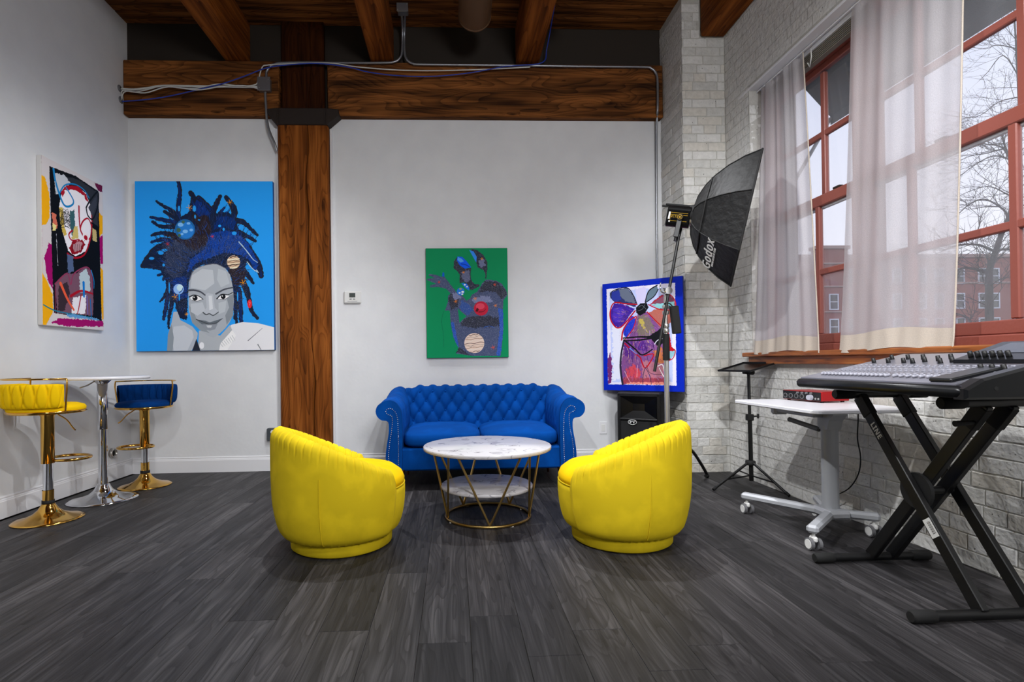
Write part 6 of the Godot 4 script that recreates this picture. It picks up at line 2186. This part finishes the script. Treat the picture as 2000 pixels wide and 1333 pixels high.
	part(ckn, "screw", MB.new().cyl(Vector3(0.10, 0.035, W + 0.019), Vector3(0.10, 0.035, W + 0.021), 0.007, 0.007, 12).mesh(), M.rubber)
	var ck2 = MB.new()
	ck2.prism(PackedVector2Array([Vector2(0.01, 0.005), Vector2(D, 0.005), Vector2(D, pf.call(D) + 0.003), Vector2(0.02, pf.call(0.02) + 0.003)]), -0.002, 0.012, 0.003)
	part(mx, "far_cheek", ck2.mesh(), M.mixer_top)
	var tilt = Basis(Vector3.BACK, atan(0.205))
	# faders
	var cap = MB.new()
	cap.box(Vector3(0, 0.007, 0), Vector3(0.024, 0.010, 0.011), 0.003)
	cap.box(Vector3(0, 0.0135, 0), Vector3(0.006, 0.003, 0.011), 0.001)
	var cap_m = cap.mesh()
	var slot_m = bx(Vector3(0.085, 0.001, 0.0025))
	var us = []
	for k in 17: us.append(0.062 + k * 0.0219)
	for k in 8: us.append(0.452 + k * 0.0286)
	for u in us:
		var wf = 0.085 + (0.0 if u < 0.65 else 0.02)
		part(mx, "fader_slot", slot_m, M.black_matte, Transform3D(tilt, Vector3(0.115, pf.call(0.115) + 0.0022, u)))
		part(mx, "fader_cap", cap_m, M.fader, Transform3D(tilt, Vector3(wf, pf.call(wf) + 0.002, u)))
	# buttons
	var bt = bx(Vector3(0.008, 0.005, 0.013), 0.0015)
	for w in [0.18, 0.205, 0.245, 0.275]:
		for k in 27:
			var u = 0.05 + k * 0.0262
			if u > 0.42 and w > 0.29: continue
			part(mx, "button", bt, M.button, Transform3D(tilt, Vector3(w, pf.call(w) + 0.004, u)))
	# knobs
	var kn = MB.new().lathe([Vector2(0, 0), Vector2(0.0088, 0), Vector2(0.0085, 0.004), Vector2(0.0072, 0.022), Vector2(0, 0.023)], 16).mesh()
	for p in [[0.33, 0.055], [0.40, 0.075], [0.33, 0.135], [0.40, 0.16], [0.33, 0.215], [0.40, 0.235], [0.32, 0.27], [0.345, 0.30], [0.37, 0.335], [0.40, 0.36], [0.32, 0.395], [0.34, 0.425]]:
		part(mx, "knob", kn, M.black, Transform3D(tilt, Vector3(p[0], pf.call(p[0]) + 0.002, p[1])))
	for k in 3:
		part(mx, "knob", kn, M.black, Transform3D(tilt, Vector3(0.215, pf.call(0.215) + 0.002, 0.655 + k * 0.038)))
	# screen housing
	var sc = MB.new()
	var sb = Transform3D(Basis(Vector3.BACK, 0.32), Vector3(0.315, pf.call(0.315) + 0.004, 0.0))
	sc.xf = sb
	sc.prism(PackedVector2Array([Vector2(0, 0), Vector2(0.215, 0.0), Vector2(0.215, 0.014), Vector2(0.004, 0.014)]), 0.45, W - 0.03, 0.003)
	var scn = part(mx, "screen_housing", sc.mesh(), M.mixer_body)
	var gl = MB.new()
	gl.xf = sb
	gl.box(Vector3(0.135, 0.0146, 0.61), Vector3(0.12, 0.0015, 0.22))
	part(scn, "screen_glass", gl.mesh(), M.screen_glass)
	for k in 6:
		part(scn, "encoder", kn, M.black, sb * T(0.035, 0.014, 0.495 + k * 0.027))
	# padded rest by the near corner
	var pd = MB.new()
	pd.xf = Transform3D(tilt, Vector3(0.02, pf.call(0.02) + 0.003, 0))
	pd.box(Vector3(0.11, 0.006, 0.69), Vector3(0.20, 0.014, 0.085), 0.005)
	part(mx, "script_tray", pd.mesh(), M.mixer_body)
	# interface on the white desk
	var it = thing("audio_interface", "red audio interface with a black front on the white desk", "interface", Vector3(2.17, 0.71, 1.80), deg_to_rad(9))
	part(it, "case", bx(Vector3(0.19, 0.054, 0.29), 0.004, Vector3(0, 0.035, 0)), M.red_metal)
	part(it, "front_plate", bx(Vector3(0.003, 0.05, 0.28), 0.001, Vector3(-0.0955, 0.035, 0)), M.black)
	for k in 4:
		part(it, "input_jack", MB.new().cyl(Vector3(-0.0965, 0.031, -0.118 + k * 0.042), Vector3(-0.0995, 0.031, -0.118 + k * 0.042), 0.0145, 0.0145, 18).mesh(), M.grey_plastic)
		part(it, "jack_hole", MB.new().cyl(Vector3(-0.099, 0.031, -0.118 + k * 0.042), Vector3(-0.1002, 0.031, -0.118 + k * 0.042), 0.0105, 0.0105, 16).mesh(), M.rubber)
	part(it, "volume_knob", MB.new().cyl(Vector3(-0.097, 0.028, 0.072), Vector3(-0.117, 0.028, 0.072), 0.017, 0.015, 20).mesh(), M.fader)
	for k in 4:
		part(it, "small_knob", MB.new().cyl(Vector3(-0.097, 0.052, -0.02 + k * 0.032), Vector3(-0.107, 0.052, -0.02 + k * 0.032), 0.006, 0.0055, 12).mesh(), M.grey_plastic)
	for z in [0.105, 0.125]:
		part(it, "headphone_jack", MB.new().cyl(Vector3(-0.097, 0.022, z), Vector3(-0.0995, 0.022, z), 0.006, 0.006, 12).mesh(), M.steel)
	for x in [-0.07, 0.07]:
		for z in [-0.12, 0.12]:
			part(it, "rubber_foot", bx(Vector3(0.016, 0.009, 0.016), 0.002, Vector3(x, 0.0045, z)), M.rubber)
	solo("desk_cable", MB.new().tube(smooth_path([Vector3(2.318, 0.705, 1.95), Vector3(2.318, 0.62, 1.95), Vector3(2.316, 0.50, 1.945), Vector3(2.312, 0.40, 1.97), Vector3(2.305, 0.30, 1.96), Vector3(2.30, 0.20, 1.89), Vector3(2.29, 0.12, 1.77), Vector3(2.28, 0.03, 1.66), Vector3(2.27, 0.006, 1.55)], 5), 0.0035, 8).mesh(), M.black_cable, "thin black cable hanging behind the white desk", "cable")
const RUNS := [
	["conduit", [Vector3(-1.653, 3.555, 0.100), Vector3(-1.648, 3.611, 0.100), Vector3(-1.620, 3.653, 0.100), Vector3(-1.570, 3.681, 0.100), Vector3(-1.506, 3.691, 0.100), Vector3(-1.287, 3.698, 0.100), Vector3(-1.012, 3.696, 0.100), Vector3(-0.644, 3.700, 0.100), Vector3(-0.505, 3.711, 0.100), Vector3(-0.454, 3.749, 0.100), Vector3(-0.435, 3.809, 0.100), Vector3(-0.426, 3.984, 0.120), Vector3(-0.417, 4.039, 0.300)], 0.011, "galv"],
	["conduit", [Vector3(-0.385, 4.040, 0.300), Vector3(-0.407, 3.984, 0.120), Vector3(-0.411, 3.810, 0.100), Vector3(-0.394, 3.740, 0.100), Vector3(-0.339, 3.698, 0.100), Vector3(-0.227, 3.690, 0.100), Vector3(0.569, 3.689, 0.100), Vector3(1.280, 3.687, 0.100), Vector3(1.784, 3.687, 0.100), Vector3(1.865, 3.674, 0.100), Vector3(1.908, 3.631, 0.100), Vector3(1.921, 3.551, 0.100), Vector3(1.918, 3.289, 0.100), Vector3(1.928, 3.227, 0.060), Vector3(1.930, 2.912, 0.030), Vector3(1.921, 1.948, 0.030), Vector3(1.921, 1.659, 0.030)], 0.011, "galv"],
	["conduit", [Vector3(-1.663, 3.426, 0.100), Vector3(-1.656, 3.264, 0.100), Vector3(-1.648, 3.149, 0.100), Vector3(-1.631, 3.075, 0.100), Vector3(-1.587, 2.965, 0.100), Vector3(-1.568, 2.900, 0.090)], 0.011, "galv"],
	["conduit", [Vector3(-2.964, 3.443, 0.100), Vector3(-2.813, 3.439, 0.100), Vector3(-2.688, 3.454, 0.100), Vector3(-2.554, 3.474, 0.100), Vector3(-2.196, 3.472, 0.100), Vector3(-1.722, 3.472, 0.100)], 0.01, "white_cable"],
	["cable_white", [Vector3(-2.992, 3.339, 0.070), Vector3(-2.913, 3.420, 0.110), Vector3(-2.804, 3.409, 0.115), Vector3(-2.702, 3.428, 0.115), Vector3(-2.555, 3.466, 0.115), Vector3(-2.412, 3.449, 0.115), Vector3(-2.278, 3.445, 0.115), Vector3(-2.166, 3.469, 0.115), Vector3(-2.045, 3.488, 0.115), Vector3(-1.874, 3.471, 0.115), Vector3(-1.752, 3.482, 0.115), Vector3(-1.720, 3.519, 0.115), Vector3(-1.683, 3.639, 0.115), Vector3(-1.628, 3.662, 0.115), Vector3(-1.465, 3.673, 0.115), Vector3(-1.101, 3.686, 0.115), Vector3(-0.826, 3.652, 0.115), Vector3(-0.458, 3.628, 0.115), Vector3(-0.088, 3.627, 0.115), Vector3(0.379, 3.646, 0.115), Vector3(0.732, 3.668, 0.115)], 0.005, "white_cable"],
	["cable_blue", [Vector3(-3.007, 3.353, 0.060), Vector3(-2.911, 3.333, 0.100), Vector3(-2.728, 3.343, 0.110), Vector3(-2.505, 3.377, 0.110), Vector3(-2.186, 3.448, 0.120), Vector3(-2.007, 3.495, 0.120), Vector3(-1.826, 3.561, 0.120), Vector3(-1.645, 3.632, 0.120), Vector3(-1.464, 3.661, 0.120), Vector3(-1.191, 3.678, 0.120), Vector3(-0.917, 3.648, 0.120), Vector3(-0.734, 3.604, 0.120), Vector3(-0.459, 3.574, 0.120), Vector3(-0.135, 3.573, 0.120), Vector3(0.191, 3.608, 0.120), Vector3(0.472, 3.663, 0.120), Vector3(0.613, 3.678, 0.120), Vector3(0.849, 3.709, 0.120), Vector3(0.889, 3.836, 0.120), Vector3(0.904, 3.977, 0.300), Vector3(0.897, 4.019, 0.500), Vector3(0.900, 4.076, 0.600)], 0.005, "blue_cable"],
]

# ---------------------------------------------------------------- wires, pipes and wall fittings
func build_fittings():
	var k = 0
	var words = ["grey metal conduit bending from junction box up to ceiling box", "grey metal conduit along the girder and down beside the brick pier", "short grey conduit dropping from the junction box to the post", "pale conduit running from left wall to the junction box", "white network cables strapped along the girder", "blue network cable strapped along the girder"]
	for R in RUNS:
		var raw = []
		for q in R[1]: raw.append(Vector3(max(q.x, XL + 0.006), q.y, q.z))
		var pts = smooth_path(raw, 5)
		solo("conduit" if R[0] == "conduit" else "network_cable", MB.new().tube(pts, R[2], 10).mesh(), M[R[3]], words[k], "conduit" if R[0] == "conduit" else "cable", "conduits on the girder" if R[0] == "conduit" else "cables on the girder")
		k += 1
	solo("network_cable", MB.new().tube(smooth_path([Vector3(XL + 0.004, 3.345, 0.10), Vector3(-2.87, 3.41, 0.125), Vector3(-2.70, 3.395, 0.13), Vector3(-2.50, 3.45, 0.13), Vector3(-2.25, 3.425, 0.13), Vector3(-2.05, 3.455, 0.13), Vector3(-1.85, 3.47, 0.125), Vector3(-1.72, 3.445, 0.125)], 5), 0.005, 8).mesh(), M.white_cable, "loose white network cable sagging between left wall and junction box", "cable", "cables on the girder")
	# wall grommets where the wires come through the left wall
	for a in [[3.44, 0.115, "grey wall grommet with the pale conduit passing through"], [3.345, 0.10, "grey wall grommet with the network cables passing through"]]:
		var g = MB.new()
		g.xf = Transform3D(Basis(Vector3.BACK, -PI / 2), Vector3(XL, a[0], a[1]))
		g.lathe([Vector2(0.012, 0.0), Vector2(0.03, 0.0), Vector2(0.03, 0.004), Vector2(0.014, 0.012), Vector2(0.012, 0.012)], 20)
		solo("wall_grommet", g.mesh(), M.grey_plastic, a[2], "grommet", "wall grommets")
	for a in [[Vector3(-1.667, 3.49, 0.098), 0.115, 0.05, "grey junction box on the girder beside the post"], [Vector3(-0.405, 4.052, 0.30), 0.10, 0.07, "grey junction box under the ceiling boards"]]:
		var j = thing("junction_box", a[3], "junction box", a[0], 0.0, "junction boxes")
		part(j, "box", bx(Vector3(a[1] * 0.92, a[1] * (1.0 if a[2] < 0.06 else 0.7), a[2]), 0.006), M.galv)
		var cv = part(j, "cover", bx(Vector3(a[1], a[1] * (1.06 if a[2] < 0.06 else 0.75), 0.004), 0.0015, Vector3(0, 0, a[2] / 2 + 0.002)), M.galv)
		for x in [-0.04, 0.04]:
			part(cv, "screw", MB.new().ball(Vector3(x, x * 0.9 if a[2] < 0.06 else x * 0.6, a[2] / 2 + 0.004), 0.004, 8).mesh(), M.steel)
	# duct between the joists
	var du = thing("round_duct", "round brown painted duct between the ceiling joists", "duct", Vector3(0.21, 3.855, 0.52))
	var dm = MB.new()
	dm.xf = Transform3D(Basis(Vector3(1, 0, 0), Vector3(0, 0, 1), Vector3(0, -1, 0)), Vector3.ZERO)
	dm.lathe([Vector2(0.0, 0.0), Vector2(0.132, 0.0), Vector2(0.134, 0.01), Vector2(0.134, 5.8)], 40)
	part(du, "pipe", dm.mesh(), M.duct)
	for z in [0.012, 0.9, 1.8]:
		var rg = MB.new()
		rg.xf = dm.xf * T(0, z, 0)
		rg.lathe([Vector2(0.134, 0), Vector2(0.1385, 0.002), Vector2(0.1385, 0.012), Vector2(0.134, 0.014)], 40)
		part(du, "seam_ring", rg.mesh(), M.duct)
	for z in [0.6, 2.4, 4.2]:
		part(du, "hanger_strap", bx(Vector3(0.02, 0.11, 0.025), 0.002, Vector3(0, 0.18, z)), M.galv)
	# thermostat
	var t = thing("thermostat", "white wall thermostat with a small grey screen beside the post", "thermostat", Vector3(-0.923, 1.582, 0.0))
	part(t, "case", bx(Vector3(0.158, 0.115, 0.026), 0.01, Vector3(0, 0, 0.013)), M.white_plastic)
	part(t, "display", bx(Vector3(0.055, 0.04, 0.002), 0.0005, Vector3(0.0, 0.018, 0.0265)), mat(Color(0.30, 0.32, 0.31), 0.25))
	for x in [-0.016, 0.016]:
		part(t, "button", bx(Vector3(0.02, 0.008, 0.003), 0.001, Vector3(x, -0.018, 0.0265)), M.grey_plastic)
	part(t, "slot", bx(Vector3(0.09, 0.003, 0.002), 0.0, Vector3(0, -0.036, 0.0262)), M.grey_plastic)
	# blank plate by the sofa
	var p = thing("wall_plate", "white blank wall plate right of the sofa", "wall plate", Vector3(1.395, 0.338, 0.0))
	part(p, "plate", bx(Vector3(0.07, 0.115, 0.006), 0.002, Vector3(0, 0, 0.003)), M.white_trim)
	part(p, "insert", bx(Vector3(0.034, 0.066, 0.003), 0.001, Vector3(0, 0, 0.0068)), M.white_plastic)
	# metal outlet box behind the left armchair
	var o = thing("outlet_box", "grey surface outlet box low on the wall by the post", "outlet", Vector3(-1.655, 0.336, 0.0))
	part(o, "box", bx(Vector3(0.10, 0.115, 0.05), 0.008, Vector3(0, 0, 0.025)), mat(Color(0.32, 0.34, 0.36), 0.4, 0.4))
	for y in [-0.025, 0.025]:
		part(o, "socket", MB.new().cyl(Vector3(0.005, y, 0.049), Vector3(0.005, y, 0.053), 0.018, 0.018, 18).mesh(), M.white_plastic)
	# round pipe end low on the left wall
	var r = MB.new()
	r.xf = Transform3D(Basis(Vector3.BACK, -PI / 2), Vector3.ZERO)
	r.lathe([Vector2(0.030, 0.0), Vector2(0.043, 0.0), Vector2(0.043, 0.022), Vector2(0.036, 0.026), Vector2(0.031, 0.024), Vector2(0.030, 0.004)], 28)
	var rn = thing("pipe_stub", "round metal pipe end low on the left wall", "pipe", Vector3(XL, 0.232, 0.268))
	part(rn, "collar", r.mesh(), M.steel)
	part(rn, "opening", MB.new().cyl(Vector3(0.001, 0, 0), Vector3(0.006, 0, 0), 0.031, 0.031, 24).mesh(), M.rubber)

# ---------------------------------------------------------------- lamps out of view, above and behind the frame, some added as fill
func unseen_ceiling_spot(at: Vector3, aim: Vector3, energy, col: Color, cone, size, label, soft = 1.0):
	var d = (aim - at).normalized()
	var s = thing("unseen_spotlight", label, "spotlight", at, 0.0, "unseen ceiling spotlights")
	var fr = frame_to(Vector3.ZERO, d, Vector3.RIGHT if abs(d.y) > 0.9 else Vector3.UP)
	var can = MB.new()
	can.xf = fr * Transform3D(Basis(Vector3(1, 0, 0), Vector3(0, 0, 1), Vector3(0, -1, 0)), Vector3.ZERO)
	can.lathe([Vector2(0, -0.13), Vector2(0.035, -0.13), Vector2(0.05, -0.11), Vector2(0.05, 0.0), Vector2(0.046, 0.0), Vector2(0.046, -0.02), Vector2(0, -0.02)], 24)
	part(s, "can", can.mesh(), M.white_plastic)
	var gm := StandardMaterial3D.new()
	gm.albedo_color = Color.WHITE
	gm.emission_enabled = true
	gm.emission = col
	gm.emission_energy_multiplier = 3.0
	var lens = MB.new()
	lens.xf = can.xf
	lens.lathe([Vector2(0, -0.019), Vector2(0.044, -0.019), Vector2(0.044, -0.015), Vector2(0, -0.012)], 24)
	part(s, "lamp_lens", lens.mesh(), gm)
	part(s, "stem", MB.new().tube([-d * 0.06, Vector3(-d.x * 0.06, YC - at.y + 0.005, -d.z * 0.06)], 0.01, 10).mesh(), M.white_plastic)
	var L := SpotLight3D.new()
	L.name = "beam"
	L.light_color = col
	L.light_energy = energy
	L.spot_angle = cone
	L.spot_angle_attenuation = soft
	L.spot_range = 12.0
	L.spot_attenuation = 2.0
	L.light_size = size
	L.shadow_enabled = true
	s.add_child(L)
	L.transform = frame_to(d * 0.012, -d, Vector3.RIGHT if abs(d.y) > 0.9 else Vector3.UP)

func build_lamps():
	var warm = Color(0.985, 0.99, 1.0)
	unseen_ceiling_spot(Vector3(0.97, 3.80, 1.0), Vector3(0.70, 0.0, 1.85), 7.0, warm, 42.0, 0.025, "unseen ceiling spotlight over the sofa end of the room")  # out of view, casts the coffee table shadow
	unseen_ceiling_spot(Vector3(-1.0, 3.80, 1.3), Vector3(-0.5, 0.0, 1.95), 7.5, warm, 46.0, 0.025, "unseen ceiling spotlight over the post side armchair")  # unseen lamp that throws the armchair shadows
	unseen_ceiling_spot(Vector3(-0.05, 3.80, 5.6), Vector3(-2.0, -0.3, 0.3), 4.6, warm, 36.0, 0.04, "unseen ceiling spotlight behind the camera in the middle", 0.9)  # out of view, aimed to light the left part of the back wall
	unseen_ceiling_spot(Vector3(1.35, 3.80, 5.9), Vector3(0.7, -0.3, 0.3), 2.2, warm, 36.0, 0.04, "unseen ceiling spotlight behind the camera on the window side", 0.9)  # unseen, lights the back wall around the sofa
	unseen_ceiling_spot(Vector3(0.47, 3.80, 4.5), Vector3(2.35, 1.1, 1.5), 11.5, warm, 33.0, 0.04, "unseen ceiling spotlight turned to the brick window wall", 0.8)  # out of view, placed to light the pier, bricks and curtains
	unseen_ceiling_spot(Vector3(1.1, 3.80, 3.5), Vector3(-2.9, 0.3, 1.0), 6.0, warm, 33.0, 0.04, "unseen ceiling spotlight turned to the bar table", 0.8)  # unseen, placed to light the left wall
	unseen_ceiling_spot(Vector3(-1.3, 3.80, 3.7), Vector3(2.35, 0.7, 1.9), 11.0, warm, 30.0, 0.05, "added fill spotlight across the room aimed at the desk", 0.8)  # added fill light for the lower brick wall and desk
	unseen_ceiling_spot(Vector3(0.47, 3.80, 2.5), Vector3(-2.7, 0.4, 0.6), 4.8, warm, 34.0, 0.05, "added fill spotlight between the joists aimed at the stools", 0.8)  # added fill light, thins the stool shadows on the left wall
	# unseen soft lamp behind the camera, lights the walls and softens shadows
	var s = thing("unseen_soft_lamp", "unseen soft lamp behind the camera that lights the whole room", "studio light", Vector3(1.2, 0, 6.6))
	var aim = (Vector3(0.6, 1.2, 0.0) - Vector3(1.2, 2.6, 6.6)).normalized()
	var fr = frame_to(Vector3(0, 2.6, 0), aim)
	var hood = MB.new()
	hood.xf = fr
	var o = [Vector3(-0.46, -0.46, 0), Vector3(0.46, -0.46, 0), Vector3(0.46, 0.46, 0), Vector3(-0.46, 0.46, 0)]
	var b = [Vector3(-0.08, -0.08, -0.34), Vector3(0.08, -0.08, -0.34), Vector3(0.08, 0.08, -0.34), Vector3(-0.08, 0.08, -0.34)]
	for k in 4:
		var k2 = (k + 1) % 4
		hood.quad(b[k], b[k2], o[k2], o[k])
	hood.quad(b[3], b[2], b[1], b[0])
	part(s, "hood", hood.mesh(), M.box_cloth)
	var gm := StandardMaterial3D.new()
	gm.emission_enabled = true
	gm.emission = Color(1, 0.98, 0.95)
	gm.emission_energy_multiplier = 1.5
	var fc = MB.new()
	fc.xf = fr
	fc.box(Vector3(0, 0, -0.012), Vector3(0.90, 0.90, 0.01))
	part(s, "lamp_face", fc.mesh(), gm)
	part(s, "pole", MB.new().tube([Vector3(0, 0.05, 0.25), Vector3(0, 2.6, 0.25)], 0.016, 12).mesh(), M.black)
	for k in 3:
		part(s, "leg", MB.new().tube([Vector3(0, 0.35, 0.25), Vector3(cos(TAU * k / 3) * 0.45, 0.012, 0.25 + sin(TAU * k / 3) * 0.4)], 0.011, 8).mesh(), M.black)
	var A := AreaLight3D.new()
	A.name = "glow"
	A.area_size = Vector2(0.9, 0.9)
	A.light_color = Color(0.98, 0.985, 1.0)
	A.light_energy = 10.5
	A.area_normalize_energy = true
	A.area_range = 14.0
	A.area_attenuation = 2.0
	A.shadow_enabled = true
	s.add_child(A)
	A.transform = frame_to(Vector3(0, 2.6, 0) + aim * 0.01, -aim)
